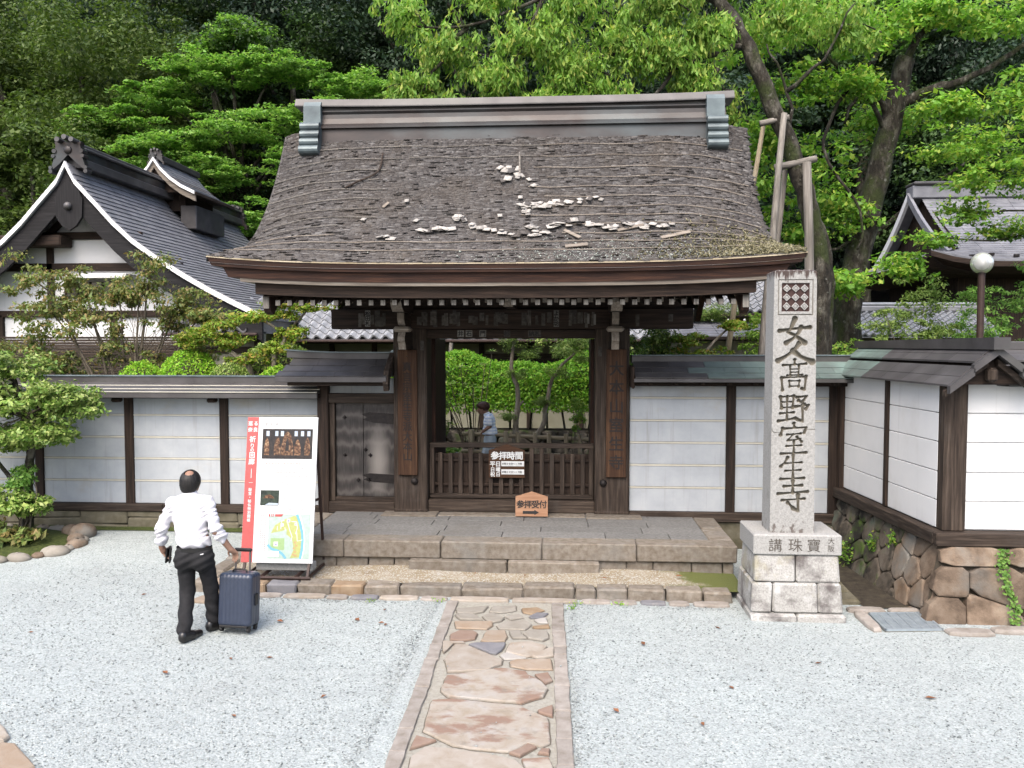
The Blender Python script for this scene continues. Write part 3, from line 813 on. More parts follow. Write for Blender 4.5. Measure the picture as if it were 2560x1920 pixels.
box('sill', 3.95, 9, 9.035, 9.4, .763, .907, W['greyx'], cw_, .012)
# two-tiered copper roof over the side, gable towards the yard
RX = 4.40
def roof_side(t0, t1, sgn, ya, yb, lift=0.0):
    """strip of the side roof between slope fractions t0..t1 (0 eave, 1 ridge)"""
    xe = .47 * sgn
    f = lambda t, y: (RX + xe * (1 - t) + (B.x - A.x) / (B.y - A.y) * (y - 9.15), y, 2.505 + .36 * t + lift)
    return [f(t0, ya), f(t0, yb), f(t1, yb), f(t1, ya)]
for sgn in (-1, 1):
    for t0, t1, l in ((0, .26, 0), (.23, .52, .006), (.55, .78, .045), (.75, 1, .05)):
        n = 6
        for k in range(n):
            ya = 8.86 + (12.1 - 8.86) * k / n; yb = 8.86 + (12.1 - 8.86) * (k + 1) / n - .004
            q = roof_side(t0, t1, sgn, ya, yb, l)
            q2 = [(p[0], p[1], p[2] - .02) for p in q]
            m = Mt['copper_green'] if k > 3 else Mt['copper']
            ob('roof_sheet', q + q2, [(0, 1, 2, 3), (7, 6, 5, 4), (0, 4, 5, 1), (1, 5, 6, 2), (2, 6, 7, 3), (3, 7, 4, 0)], m, cw_)
    # verge boards of the little gable
    for (t0, t1, w) in ((-.02, .5, .08), (.48, 1.0, .085)):
        a = roof_side(t0, t1, sgn, 8.80, 8.86, .035 if t0 > .4 else -.005)
        mb = MB(); lo = [(p[0], p[1], p[2] - w) for p in a]
        mb.add(a + lo, [(0, 1, 2, 3), (7, 6, 5, 4), (0, 4, 5, 1), (1, 5, 6, 2), (2, 6, 7, 3), (3, 7, 4, 0)]); mb.build('verge_board', Mt['copper'], cw_)
    mb = MB(); a = roof_side(-.02, .9, sgn, 8.9, 8.96, -.06); lo = [(p[0], p[1], p[2] - .07) for p in a]
    mb.add(a + lo, [(0, 1, 2, 3), (7, 6, 5, 4), (0, 4, 5, 1), (1, 5, 6, 2), (2, 6, 7, 3), (3, 7, 4, 0)]); mb.build('gable_rafter', W['greyx'], cw_)
    box('purlin', RX + sgn * .30 - .05, RX + sgn * .30 + .05, 8.98, 9.4, 2.50, 2.58, W['greyy'], cw_, .01)
def ridge_box(pa, pb, w, z0, z1, mat, lift=.0):
    d = (Vector(pb) - Vector(pa)).normalized(); n = Vector((-d.y, d.x, 0)) * w
    a, b = Vector(pa), Vector(pb)
    v = [a - n, a + n, b + n, b - n]
    vv = [(p.x, p.y, z0) for p in v] + [(p.x, p.y, z1 + (lift if i < 2 else 0)) for i, p in enumerate(v)]
    return vv, [(3, 2, 1, 0), (4, 5, 6, 7), (0, 1, 5, 4), (1, 2, 6, 5), (2, 3, 7, 6), (3, 0, 4, 7)]
ob('ridge_cap', *ridge_box((RX + .02, 8.74, 0), (RX - .2, 12.2, 0), .085, 2.87, 2.965, Mt['copper'], .03), Mt['copper'], cw_)
ob('gable_core', [(RX - .42, 8.97, 2.50), (RX + .42, 8.97, 2.50), (RX, 8.97, 2.83), (RX - .6, 12, 2.50), (RX + .3, 12, 2.50), (RX - .18, 12, 2.83)], [(0, 1, 2), (3, 5, 4), (0, 2, 5, 3), (1, 4, 5, 2), (0, 3, 4, 1)], W['darkx'], cw_)
ob('gable_pendant', *cbox(RX - .05, RX + .05, 8.84, 8.97, 2.53, 2.68, .03), W['greyz'], cw_)
# the wing that runs on to the right
for t0, t1, l in ((0, .26, 0), (.23, .52, .006), (.55, .78, .045), (.75, 1, .05)):
    for k in range(7):
        xa = 4.62 + k * .62; f = lambda x, t: (x, 9.0 - .02 + .5 * t, 2.51 + .36 * t + l)
        q = [f(xa, t0), f(xa + .615, t0), f(xa + .615, t1), f(xa, t1)]; q2 = [(p[0], p[1], p[2] - .02) for p in q]
        ob('roof_sheet', q + q2, [(0, 1, 2, 3), (7, 6, 5, 4), (0, 4, 5, 1), (1, 5, 6, 2), (2, 6, 7, 3), (3, 7, 4, 0)], Mt['copper'], cw_)
ob('ridge_cap', *cbox(4.45, 9, 9.4, 9.58, 2.86, 2.955, .01), Mt['copper'], cw_)
ob('roof_deck', [(4.6, 9.0, 2.48), (9, 9.0, 2.48), (9, 9.5, 2.85), (4.6, 9.5, 2.85), (4.6, 10, 2.48), (9, 10, 2.48)], [(0, 1, 2, 3), (3, 2, 5, 4), (0, 3, 4), (1, 5, 2)], Mt['copper'], cw_)

# rounded masonry under it
sw = thing('masonry_base', 'brown polygonal masonry base of rounded stones under the white corner wall', 'stone wall', (4.1, 9, 0))
bat = lambda z: (.765 - z) * .30
def side_h(u, z, h): return side(u, bat(z) + h, z)
def front_h(u, z, h): return (4.0 + u, 9.06 - bat(z) - h, z)
r2 = random.Random(5)
def poisson(n, x0, x1, y0, y1, d):
    pts = []
    for _ in range(n * 60):
        p = (r2.uniform(x0, x1), r2.uniform(y0, y1))
        if all(math.hypot(p[0] - q[0], (p[1] - q[1]) * 1.15) > d for q in pts): pts.append(p)
        if len(pts) >= n: break
    return pts
for c in voronoi(poisson(34, -.2, LS, -.1, .76, .27), [(-.30, -.15), (LS, -.15), (LS, .762), (-.02, .762)]):
    um = sum(p[0] for p in c) / len(c)
    pillow('masonry_stone', c, side_h, Mt['boulder_mossy'] if um > .75 + r2.uniform(-.4, .4) else Mt['boulder'], sw, .1, .026, .005, .022, 1)
top = [(-.02, .60), (.62, .58), (.64, .762), (0, .762)]
fp = poisson(30, -.2, 4.2, -.1, .52, .40)
for c in voronoi(fp, [(-.3, -.15), (4.6, -.15), (4.6, .56), (-.06, .56)]):
    pillow('masonry_stone', c, front_h, Mt['boulder'], sw, .1, .028, .005, .026, 1)
u = -.02
for l in (.68, .62, .75, .6, .8, .7, .5):
    pillow('masonry_stone', rect(u, u + l, .565, .762), front_h, Mt['boulder'], sw, .1, .026, .004, .018, 1); u += l
core = MB()
core.add([side(-.05, bat(.0) - .06, -.1), side(LS, bat(0) - .06, -.1), side(LS, -.05, .76), side(-.02, -.05, .76)], [(3, 2, 1, 0)])
core.add([(3.75, 9.06 - bat(0) + .06, -.1), (9, 9.06 - bat(0) + .06, -.1), (9, 9.1, .76), (4.0, 9.1, .76)], [(0, 1, 2, 3)])
core.build('core', Mt['soil_dark'], sw)
# drain grate in the gravel at its foot
gr = thing('drain_grate', 'grey steel drain grate set in the gravel at the foot of the masonry', 'grate', (3.5, 8.8, 0))
Gq = lambda u, v: (3.235 + .60 * u + .02 * v, 8.51 + .53 * v + .06 * u)
def gquad(u0, u1, v0, v1, z0, z1):
    p = [Gq(u0, v0), Gq(u1, v0), Gq(u1, v1), Gq(u0, v1)]
    return [(a, b, z0) for a, b in p] + [(a, b, z1) for a, b in p], [(3, 2, 1, 0), (4, 5, 6, 7), (0, 1, 5, 4), (1, 2, 6, 5), (2, 3, 7, 6), (3, 0, 4, 7)]
ob('pit', *gquad(0, 1, 0, 1, .004, .010), Mt['basestone'], gr)
for q in ((0, 1, 0, .03), (0, 1, .97, 1), (0, .03, 0, 1), (.97, 1, 0, 1)):
    ob('frame_bar', *gquad(*q, .010, .034), Mt['steel'], gr)
for k in range(1, 6):
    ob('main_bar', *gquad(k / 6 - .012, k / 6 + .012, .03, .97, .012, .033), Mt['steel'], gr)
for k in range(30):
    ob('bearing_bar', *gquad(.03, .97, .045 + k * .031, .045 + k * .031 + .016, .012, .028), Mt['steel'], gr)
gs = setting('grate_surround', (3.5, 9, 0))
for q in (rect(3.10, 3.24, 8.5, 9.1), rect(3.05, 3.5, 9.09, 9.25), rect(3.5, 3.86, 9.1, 9.24), rect(3.84, 4.3, 8.42, 8.62), rect(4.32, 4.75, 8.5, 8.68), rect(4.77, 5.3, 8.5, 8.68)):
    pillow('edging_stone', wob(q, .02), flat(.002), Mt['sheet_stone'], gs, .03, .04, .01, .03)
for k in range(7):
    block('edging_stone', 3.10 + r2.uniform(-.04, .04), 3.3, 9.4 + k * .34, 9.7 + k * .34, -.03, .05 + .02 * (k % 3), Mt['basestone'], gs, .03, .02)
g = grid_sheet('gutter_bed', 3.3, 3.95, 9.28, 11.9, 8, 16, lambda X, Y: .008 + 0 * X, Mt['soil_dark']); tag(g, 'dark soil gutter bed between the stone pillar and masonry', kind='structure')  # flat sheet of darker soil along the gutter

# ================================================================== the gate
XC = -.81
gate = thing('temple_gate', 'dark timber temple gate with a weathered bark-shingle roof, in the middle of the wall', 'gate', (XC, 12.1, .46))

def Rf(s, t):
    s = np.asarray(s, float); t = np.asarray(t, float)
    w = 3.30 + .33 * (1 - t) ** 3 + .07 * t * t
    tau = 2.2 * t
    a = np.abs(s)
    z = 3.915 + .58 * tau + .197 * tau ** 2 + .105 * a ** 3.5 * (1 - t) ** 3 - .32 * ss(0, .4, t) * (1 - .55 * t) * np.clip((a - .6) / .4, 0, 1) ** 2.3
    return np.stack([XC + s * w + 0 * t, 10 + tau + 0 * s, z], -1)
def Rn(s, t):
    e = 1e-3
    du = Rf(s + e, t) - Rf(s - e, t); dv = Rf(s, t + e) - Rf(s, t - e)
    n = np.cross(du, dv); return n / np.linalg.norm(n, axis=-1, keepdims=True)

def bark_mat():
    m, nt, P = nodes_of('bark_shingle')
    g_ = N(nt, 'NewGeometry')
    c = ramp(nt, g_.outputs['Random Per Island'], [(0, (.032, .028, .027)), (.25, (.050, .045, .043)), (.6, (.066, .061, .059)), (.9, (.088, .083, .081)), (1, (.13, .125, .122))])
    vec = mapped(nt)
    big = noise(nt, vec, 1.3, 5, .6)
    c = mixc(nt, ramp(nt, big, [(.48, (0, 0, 0)), (.75, (.45, .45, .45))]), c, (.072, .058, .044, 1), 'MIX')
    sx = N(nt, 'SeparateXYZ'); nt.links.new(vec, sx.inputs[0])
    # lichen and moss towards the lower right corner
    e = N(nt, 'MapRange'); e.inputs[1].default_value = .6; e.inputs[2].default_value = 3.0; e.inputs[3].default_value = -.35; e.inputs[4].default_value = .12; nt.links.new(sx.outputs[0], e.inputs[0])
    e2 = N(nt, 'MapRange'); e2.inputs[1].default_value = 3.9; e2.inputs[2].default_value = 4.9; e2.inputs[3].default_value = .08; e2.inputs[4].default_value = -.35; nt.links.new(sx.outputs[2], e2.inputs[0])
    a1 = N(nt, 'Math'); a1.operation = 'ADD'; nt.links.new(e.outputs[0], a1.inputs[0]); nt.links.new(e2.outputs[0], a1.inputs[1])
    a2 = N(nt, 'Math'); a2.operation = 'ADD'; nt.links.new(a1.outputs[0], a2.inputs[0]); nt.links.new(noise(nt, vec, 6, 5, .65), a2.inputs[1])
    c = mixc(nt, ramp(nt, a2.outputs[0], [(.5, (0, 0, 0)), (.66, (.8, .8, .8))]), c, (.09, .09, .045, 1))
    nt.links.new(c, P.inputs['Base Color']); P.inputs['Roughness'].default_value = .8; P.inputs['Specular IOR Level'].default_value = .3
    b = N(nt, 'Bump'); b.inputs['Strength'].default_value = .4; b.inputs['Distance'].default_value = .006
    nt.links.new(noise(nt, vec, 55, 4, .7), b.inputs['Height']); nt.links.new(b.outputs[0], P.inputs['Normal'])
    return m
Mt['bark_shingle'] = bark_mat()
Mt['fresh_bark'] = surf('fresh_bark', [(.44, .40, .36), (.58, .55, .51), (.68, .64, .60)], 30, rough=.8, bump=.3, rand=.2)

# solid body of the roof
ns, nt_ = 61, 31
S, T = np.meshgrid(np.linspace(-1, 1, ns), np.linspace(0, 1, nt_))
top = Rf(S, T); top[..., 2] -= .012
back = top.copy(); back[..., 1] = 24.4 - back[..., 1]
v = np.concatenate([top.reshape(-1, 3), back.reshape(-1, 3), (top - np.array([0, 0, .07])).reshape(-1, 3), (back - np.array([0, 0, .07])).reshape(-1, 3)])
K = ns * nt_; f = []
for j in range(nt_ - 1):
    for i in range(ns - 1):
        q = (j * ns + i, j * ns + i + 1, (j + 1) * ns + i + 1, (j + 1) * ns + i)
        f.append(q); f.append(tuple(K + k for k in q[::-1])); f.append(tuple(2 * K + k for k in q[::-1])); f.append(tuple(3 * K + k for k in q))
    for b0, b1 in ((0, 2 * K), (K, 3 * K)):
        for i in (0, ns - 1):
            f.append((b0 + j * ns + i, b1 + j * ns + i, b1 + (j + 1) * ns + i, b0 + (j + 1) * ns + i))
for i in range(ns - 1):
    f.append((K + i, K + i + 1, 3 * K + i + 1, 3 * K + i))
roof = ob('roof', v, f, Mt['bark_shingle'], gate, True)

def plates(ss_, tt, wid, lng, lift, thick, yaw=0.0, tilt=None):
    """little shingles lying on the roof; arrays in, (v,f) out"""
    n = len(ss_)
    P = Rf(ss_, tt); Nn = Rn(ss_, tt)
    e = 1e-3
    U = Rf(ss_ + e, tt) - Rf(ss_ - e, tt); U /= np.linalg.norm(U, axis=-1, keepdims=True)
    V = np.cross(Nn, U)
    if np.any(yaw):
        c, s = np.cos(yaw)[:, None], np.sin(yaw)[:, None]; U, V = U * c + V * s, V * c - U * s
    wid = wid[:, None]; lng = lng[:, None]; lift = lift[:, None]; thick = thick[:, None]
    lo = P - V * lng * .5 + Nn * lift; hi = P + V * lng * .5 + Nn * .001
    a = lo - U * wid / 2; b = lo + U * wid / 2; c_ = hi + U * wid / 2; d = hi - U * wid / 2
    k = Nn * thick
    vv = np.stack([a, b, c_, d, a - k, b - k, c_ - k, d - k], 1).reshape(-1, 3)
    base = (np.arange(n) * 8)[:, None]
    fq = np.array([[0, 1, 2, 3], [4, 5, 1, 0], [5, 6, 2, 1], [7, 4, 0, 3]])
    ff = (base[:, None, :] + fq[None]).reshape(-1, 4)
    return vv, ff
sl, tl = [], []
NR = 190
wl = []
for r in range(NR):
    t = (r + .5) / NR
    s_ = -1.0 + rng.uniform(0, .02)
    w = 3.30 + .33 * (1 - t) ** 3 + .07 * t * t
    while s_ < 1.0:
        wd = rng.uniform(.025, .12)
        sc = s_ + wd / w / 2
        if sc > .998: break
        sl.append(sc); tl.append(np.clip(t + rng.normal(0, .0021) + .0016 * math.sin(s_ * 9 + r), .006, .995)); wl.append(wd * .97)
        s_ += wd / w
sl, tl, wl = map(np.array, (sl, tl, wl))
lift = rng.uniform(.003, .009, len(sl)) + (rng.random(len(sl)) < .05) * rng.uniform(.01, .025, len(sl))
v, f = plates(sl, tl, wl, rng.uniform(.028, .06, len(sl)), lift, np.full(len(sl), .008))
o = ob('bark_shingles', v, f, Mt['bark_shingle'], roof); o['kind'] = 'stuff'

# thin bamboo battens holding the bark down
for bi, t in enumerate([.11, .189, .259, .335, .404, .467, .538, .605, .667, .728, .799, .866]):
    spans = [(-.985, -.42), (-.46, .15), (.1, .985)] if bi in (0, 1, 10, 11) else ([(-.985, -.5), (.12, .6), (.55, .985)] if 3 < bi < 10 else [(-.985, -.62), (.2, .7), (.68, .985)])
    for a, b in spans:
        a += rng.uniform(-.06, .06); b += rng.uniform(-.04, .0); a = max(a, -.99); b = min(b, .99)
        sv = np.linspace(a, b, max(6, int((b - a) * 26)))
        tv = t + .004 * np.sin(sv * 17 + bi * 2) + rng.normal(0, .0012, len(sv))
        pp = Rf(sv, tv) + Rn(sv, tv) * .022
        ob('batten', *tube([tuple(q) for q in pp], .0065, 5), W['palex'] if bi < 3 or a > 0 else W['silverx'], roof)
def roof_strip(name, st, rad, mat, h=.03):
    q = curve_pts([tuple(Rf(a, b * .915) + Rn(a, b * .915) * h) for a, b in st], 5)
    return ob(name, *tube(q, rad, 6), mat, roof)
roof_strip('loose_batten', [(-.541, .90), (-.542, .795), (-.574, .744), (-.62, .71), (-.667, .665)], .014, W['greyx'], .04)
roof_strip('loose_batten', [(.041, .891), (.047, .753)], .014, W['silverz'], .03)
# shingles that have come loose: pale heaps and single slats
def loose(s, t, wd, lg, lift, yaw, mat):
    t = t * .915
    v, f = plates(np.array([s]), np.array([t]), np.array([wd]), np.array([lg]), np.array([lift]), np.array([.006]), np.array([yaw]))
    v = v + Rn(s, t) * rng.uniform(.012, .03)
    return ob('loose_shingle', v, f, mat, roof)
def trail(pts, n, w=.075, jit=.012):
    pts = np.array(pts); seg = np.linspace(0, len(pts) - 1, n)
    for k in seg:
        i = min(int(k), len(pts) - 2); p = pts[i] * (1 - (k - i)) + pts[i + 1] * (k - i)
        loose(p[0] + rng.normal(0, jit * .6), p[1] + rng.normal(0, jit), rng.uniform(.5, 1.5) * w * 1.15, rng.uniform(.07, .15), rng.uniform(.015, .05), rng.normal(0, .3), Mt['fresh_bark'] if rng.random() < .75 else Mt['bark_shingle'])
trail([(-.303, .307), (-.266, .314), (-.245, .331), (-.202, .33)], 11, .09)
trail([(-.185, .40), (-.179, .434), (-.152, .40)], 8, .07)
trail([(-.13, .345), (-.03, .309), (.062, .251), (.121, .268)], 16, .07)
trail([(-.041, .783), (.01, .788), (.045, .753), (.08, .718)], 9, .06)
trail([(-.012, .72), (.01, .715)], 3, .08)
trail([(.074, .511), (.117, .526), (.165, .509), (.213, .54), (.267, .523)], 18, .075)
trail([(.06, .50), (.087, .446)], 6, .07)
trail([(.161, .341), (.211, .357), (.272, .373), (.342, .343)], 14, .08)
trail([(.10, .33), (.16, .30)], 6, .08)
trail([(.39, .33), (.422, .334), (.481, .346), (.537, .318), (.623, .344)], 20, .085)
trail([(.28, .56), (.37, .565)], 6, .05)
trail([(-.45, .255), (-.42, .25)], 3, .08)
for (s, t) in ((.106, .67), (.055, .581), (-.40, .56), (-.34, .40), (-.02, .44), (-.55, .42)):
    loose(s, t, .06, .10, .03, rng.normal(0, .5), Mt['fresh_bark'])
for a, b, w in (((.225, .31), (.28, .222), .05), ((.223, .15), (.302, .155), .07), ((.568, .223), (.677, .266), .06), ((.42, .30), (.52, .335), .05), ((-.49, .515), (-.47, .545), .04)):
    a = (a[0], a[1] * .915); b = (b[0], b[1] * .915); A0 = Rf(a[0], a[1]) + Rn(*a) * .03; B0 = Rf(b[0], b[1]) + Rn(*b) * .05
    d = B0 - A0; d /= np.linalg.norm(d); n = Rn((a[0] + b[0]) / 2, (a[1] + b[1]) / 2); sd = np.cross(n, d) * w / 2
    v = [A0 - sd, A0 + sd, B0 + sd, B0 - sd]; v = v + [p - n * .012 for p in v]
    ob('loose_slat', v, [(0, 1, 2, 3), (4, 5, 1, 0), (5, 6, 2, 1), (6, 7, 3, 2), (7, 4, 0, 3)], W['palex'], roof)
# moss tufts and lichen crumbs, lower right
def crumbs(name, n, ssamp, tsamp, size, mat):
    s_ = ssamp(n); t_ = tsamp(n)
    P = Rf(s_, t_) + Rn(s_, t_) * .014
    d = rng.normal(0, 1, (n, 4, 3)) * size(n)[:, None, None]
    vv = (P[:, None, :] + d).reshape(-1, 3); b_ = np.arange(n)[:, None] * 4
    ff = np.concatenate([b_ + np.array([[0, 1, 2]]), b_ + np.array([[0, 2, 3]]), b_ + np.array([[0, 3, 1]]), b_ + np.array([[1, 3, 2]])])
    o = ob(name, vv, ff, mat, roof); o['kind'] = 'stuff'
Mt['roof_moss'] = leafmat('roof_moss', [(.06, .058, .03), (.10, .095, .05), (.14, .135, .075), (.20, .195, .13)], .1, .9, (1.1, 1.05, 1.1))
Mt['lichen'] = leafmat('lichen', [(.17, .19, .17), (.26, .28, .26), (.32, .34, .31)], .05, .9, (1, 1, 1))
crumbs('roof_moss', 3800, lambda n: np.clip(1.0 - np.abs(rng.normal(0, .20, n)), .3, .995), lambda n: np.clip(np.abs(rng.normal(.02, .14, n)), .004, .6), lambda n: rng.uniform(.006, .018, n), Mt['roof_moss'])
crumbs('lichen_specks', 1500, lambda n: np.clip(rng.normal(.45, .28, n), -.9, .99), lambda n: np.clip(np.abs(rng.normal(.03, .12, n)), .004, .5), lambda n: rng.uniform(.004, .011, n), Mt['lichen'])

# layered eaves
def band(name, ht, hb, y0, y1, zl, zh, mat, parent=gate, seg=36):
    v = []; f = []
    xs = np.linspace(-1, 1, seg + 1)
    for k, s in enumerate(xs):
        for (h, z, y) in ((hb, zl, y0 + .012), (ht, zh, y0), (ht, zh, y1), (hb, zl, y1)):
            v.append((XC + s * h, y, z + .105 * abs(s * h / 3.63) ** 3.5))
    for k in range(seg):
        for i in range(4):
            f.append((k * 4 + i, k * 4 + (i + 1) % 4, k * 4 + 4 + (i + 1) % 4, k * 4 + 4 + i))
    f.append((3, 2, 1, 0)); f.append(tuple(seg * 4 + i for i in range(4)))
    return ob(name, v, [q[::-1] for q in f], mat, parent)
for sgn in (0, 1):
    Y = (lambda a, b: (a, b)) if sgn == 0 else (lambda a, b: (24.4 - b, 24.4 - a))
    band('eave_thatch', 3.63, 3.57, *Y(10.0, 10.6), 3.795, 3.904, W['redx'])
    band('eave_layer', 3.45, 3.38, *Y(10.05, 10.6), 3.672, 3.797, W['redx'])
    band('eave_white_strip', 3.24, 3.24, *Y(10.07, 10.5), 3.632, 3.674, W['palex'])
    band('eave_board', 3.08, 3.08, *Y(10.16, 10.34), 3.492, 3.634, W['darkx'])
ob('gold_edge', *(lambda o: (o[0], o[1]))((lambda xs: ([(XC + s * 3.632, 9.994, z + .105 * abs(s) ** 3.5) for s in xs for z in (3.893, 3.908)] + [(XC + s * 3.632, 10.03, z + .105 * abs(s) ** 3.5) for s in xs for z in (3.893, 3.914)],
   [(2 * k, 2 * k + 2, 2 * k + 3, 2 * k + 1) for k in range(40)] + [(2 * k + 1, 2 * k + 3, 82 + 2 * k + 3, 82 + 2 * k + 1) for k in range(40)]))(np.linspace(-1, 1, 41))), W['bamboox'], gate)
# boards under the rafters' backs
mb = MB()
mb.add([(XC - 3.0, 10.2, 3.52), (XC + 3.0, 10.2, 3.52), (XC + 3.0, 12.2, 4.6), (XC - 3.0, 12.2, 4.6), (XC + 3.0, 14.2, 3.52), (XC - 3.0, 14.2, 3.52)], [(3, 2, 1, 0), (5, 4, 2, 3)])
mb.build('soffit_boards', W['darky'], gate)
# rafters: flying row and base row, painted ends
sp = .149
for k in range(-19, 20):
    x = XC + k * sp
    r = ob('rafter', [(x + a, y, z) for (y, z) in ((10.27, 3.405), (10.27, 3.478), (11.9, 4.20), (11.9, 4.12)) for a in (-.031, .031)], [(0, 1, 3, 2), (2, 3, 5, 4), (4, 5, 7, 6), (6, 7, 1, 0), (0, 2, 4, 6), (1, 7, 5, 3)], W['darky'], gate)
    ob('painted_end', *cbox(x - .030, x + .030, 10.262, 10.272, 3.408, 3.476, .004), W['silverz'], r)
    r = ob('rafter', [(x - .075 + a, y, z) for (y, z) in ((10.72, 3.46), (10.72, 3.53), (11.9, 3.92), (11.9, 3.85)) for a in (-.028, .028)], [(0, 1, 3, 2), (2, 3, 5, 4), (4, 5, 7, 6), (6, 7, 1, 0), (0, 2, 4, 6), (1, 7, 5, 3)], W['darky'], gate)
    ob('painted_end', *cbox(x - .075 - .028, x - .075 + .028, 10.712, 10.722, 3.462, 3.528, .004), W['palez'], r)
# bargeboards
for sg in (-1, 1):
    st = [(y, z) for y, z in ((10.30, 3.34), (10.26, 3.62), (10.6, 3.80), (11.0, 4.10), (11.5, 4.62), (12.0, 5.25), (12.2, 5.62), (12.2, 5.2), (11.9, 4.7), (11.4, 4.10), (11.0, 3.72), (10.6, 3.46), (10.42, 3.30))]
    x0 = XC + sg * 2.98
    mb = MB(); mb.prism(st, lambda u, w, h: (x0 + h, u, w), -.045, .045); mb.prism([(24.4 - a, b) for a, b in st], lambda u, w, h: (x0 + h, u, w), -.045, .045)
    o = mb.build('bargeboard', W['redy'], gate)
    ob('painted_end', *cbox(x0 - .04, x0 + .04, 10.252, 10.262, 3.37, 3.60, .01), W['silverz'], o)
# pillars, beams
for sg in (-1, 1):
    px_ = XC + sg * 1.46
    p = box('pillar', px_ - .245, px_ + .245, 11.87, 12.34, .478, 3.45, W['greyz'], gate, .02)
    kn = px_ + (.06 if sg < 0 else -.125)
    vv = []; ff = []
    for a in range(5):
        th = a / 4 * math.pi / 2
        for b in range(12):
            ph = b / 12 * 2 * math.pi
            vv.append((kn + .055 * math.cos(th) * math.cos(ph), 11.868 - .045 * math.sin(th), .93 + .055 * math.cos(th) * math.sin(ph)))
    for a in range(4):
        for b in range(12): ff.append((a * 12 + b, a * 12 + (b + 1) % 12, (a + 1) * 12 + (b + 1) % 12, (a + 1) * 12 + b))
    ob('nail_cover', vv, ff, Mt['iron'], p, True)
    ob('pillar_foot', *cbox(px_ - .25, px_ + .25, 11.862, 12.35, .476, .52, .01), W['greyz'], p)
    box('rear_pillar', px_ - .15, px_ + .15, 13.45, 13.75, .46, 3.5, W['darkz'], gate, .015)
    box('side_beam', px_ - .09, px_ + .09, 12.35, 13.5, 2.75, 3.0, W['darky'], gate, .01)
    box('door_leaf', XC + sg * 1.20 - .035, XC + sg * 1.20 + .035, 12.36, 13.42, .52, 3.0, W['redz'], gate, .006)
box('main_beam', XC - 2.575, XC + 2.575, 11.74, 12.2, 3.14, 3.425, W['darkx'], gate, .012)
box('lintel', XC - 1.215, XC + 1.215, 11.90, 12.25, 3.005, 3.138, W['darkx'], gate, .008)
mb = MB(); mb.prism([(-2.44, 3.43), (2.44, 3.43), (2.30, 3.60), (-2.30, 3.60)], lambda u, w, h: (XC + u, 11.80 + h, w), 0, .3); mb.build('upper_beam', W['darkx'], gate)
box('front_purlin', XC - 2.93, XC + 2.93, 11.0, 11.16, 3.56, 3.72, W['darkx'], gate, .01)
box('ridge_purlin', XC - 2.93, XC + 2.93, 12.1, 12.3, 4.7, 4.95, W['darkx'], gate, .01)
box('threshold', XC - 1.215, XC + 1.215, 11.93, 12.22, .471, .645, W['greyx'], gate, .01)
# carved bracket arms with painted faces
def arm(x, w, prof, paint=True):
    mb = MB(); mb.prism([(y, z) for y, z in prof] + [(11.9, prof[-1][1]), (11.9, prof[0][1])], lambda u, z, h: (x + h, u, z), -w / 2, w / 2)
    o = mb.build('bracket_arm', W['darky'], gate)
    vv = []; ff = []
    for y, z in prof:
        vv += [(x - w / 2 + .003, y - .004, z), (x + w / 2 - .003, y - .004, z)]
    for k in range(len(prof) - 1): ff.append((2 * k, 2 * k + 1, 2 * k + 3, 2 * k + 2))
    ob('painted_face', vv, ff, W['palez'], o)
for sg in (-1, 1):
    x = XC + sg * 1.465
    arm(x, .155, [(11.0, 3.59), (10.93, 3.48), (10.98, 3.42), (11.08, 3.36)])
    arm(x, .10, [(11.26, 3.355), (11.25, 3.27), (11.31, 3.20), (11.38, 3.17)])
    arm(x, .105, [(11.34, 3.09), (11.28, 3.02), (11.27, 2.97), (11.33, 2.93), (11.34, 2.905), (11.36, 2.85)])
    o = box('bearing_block', x - .12, x + .12, 11.28, 11.5, 3.09, 3.165, W['palex'], gate, .03)
arm(XC + .03, .13, [(10.98, 3.57), (10.95, 3.48), (11.02, 3.42)])
arm(XC - .01, .09, [(10.95, 3.60), (10.9, 3.52), (10.93, 3.49)])
# paper votive slips pasted on the beams
Mt['slip'] = surf('paper_slip', [(.055, .048, .042), (.10, .09, .08), (.15, .14, .125)], 20, rough=.9, bump=0, rand=.35)
Mt['slip_pale'] = surf('paper_slip_pale', [(.22, .21, .195), (.32, .31, .29)], 20, rough=.9, bump=0, rand=.25)
def slip(x, z, w, h, mat, y=11.737, tilt=0):
    mb = MB(); mb.box(-w / 2, w / 2, -.001, .001, -h / 2, h / 2, 0, Matrix.Translation((x, y, z)) @ Matrix.Rotation(tilt, 4, 'Y')); return mb.build('paper_slip', mat, gate)
for k in range(34):
    xx = XC + rng.uniform(-1.32, 1.3)
    slip(xx, 3.28 + rng.uniform(-.03, .03), rng.uniform(.04, .085), rng.uniform(.10, .22), Mt['slip'], 11.7375 - k * 2.5e-5, rng.normal(0, .02))
for k in range(9):
    slip(XC + rng.choice([-1, 1]) * rng.uniform(1.75, 2.3), 3.27 + rng.uniform(-.03, .03), rng.uniform(.04, .08), rng.uniform(.10, .2), Mt['slip'], 11.7375 - k * 2.5e-5, rng.normal(0, .02))
slip(XC + .66, 3.285, .075, .235, Mt['slip_pale'], 11.735)
lettering('slip_writing', [(c, 0, .072 - i * .072, .075) for i, c in enumerate('よか坊')], lambda u, w: (XC + .66 + u, 11.731, 3.285 + w), Mt['black'], gate, .03)
slip(XC + 1.11, 3.28, .03, .14, Mt['slip_pale'], 11.735); slip(XC + 1.20, 3.27, .032, .15, Mt['slip_pale'], 11.735)
slip(XC - 2.04, 3.29, .075, .23, Mt['slip_pale'], 11.735); slip(XC - 1.9, 3.29, .075, .23, Mt['slip'], 11.735)
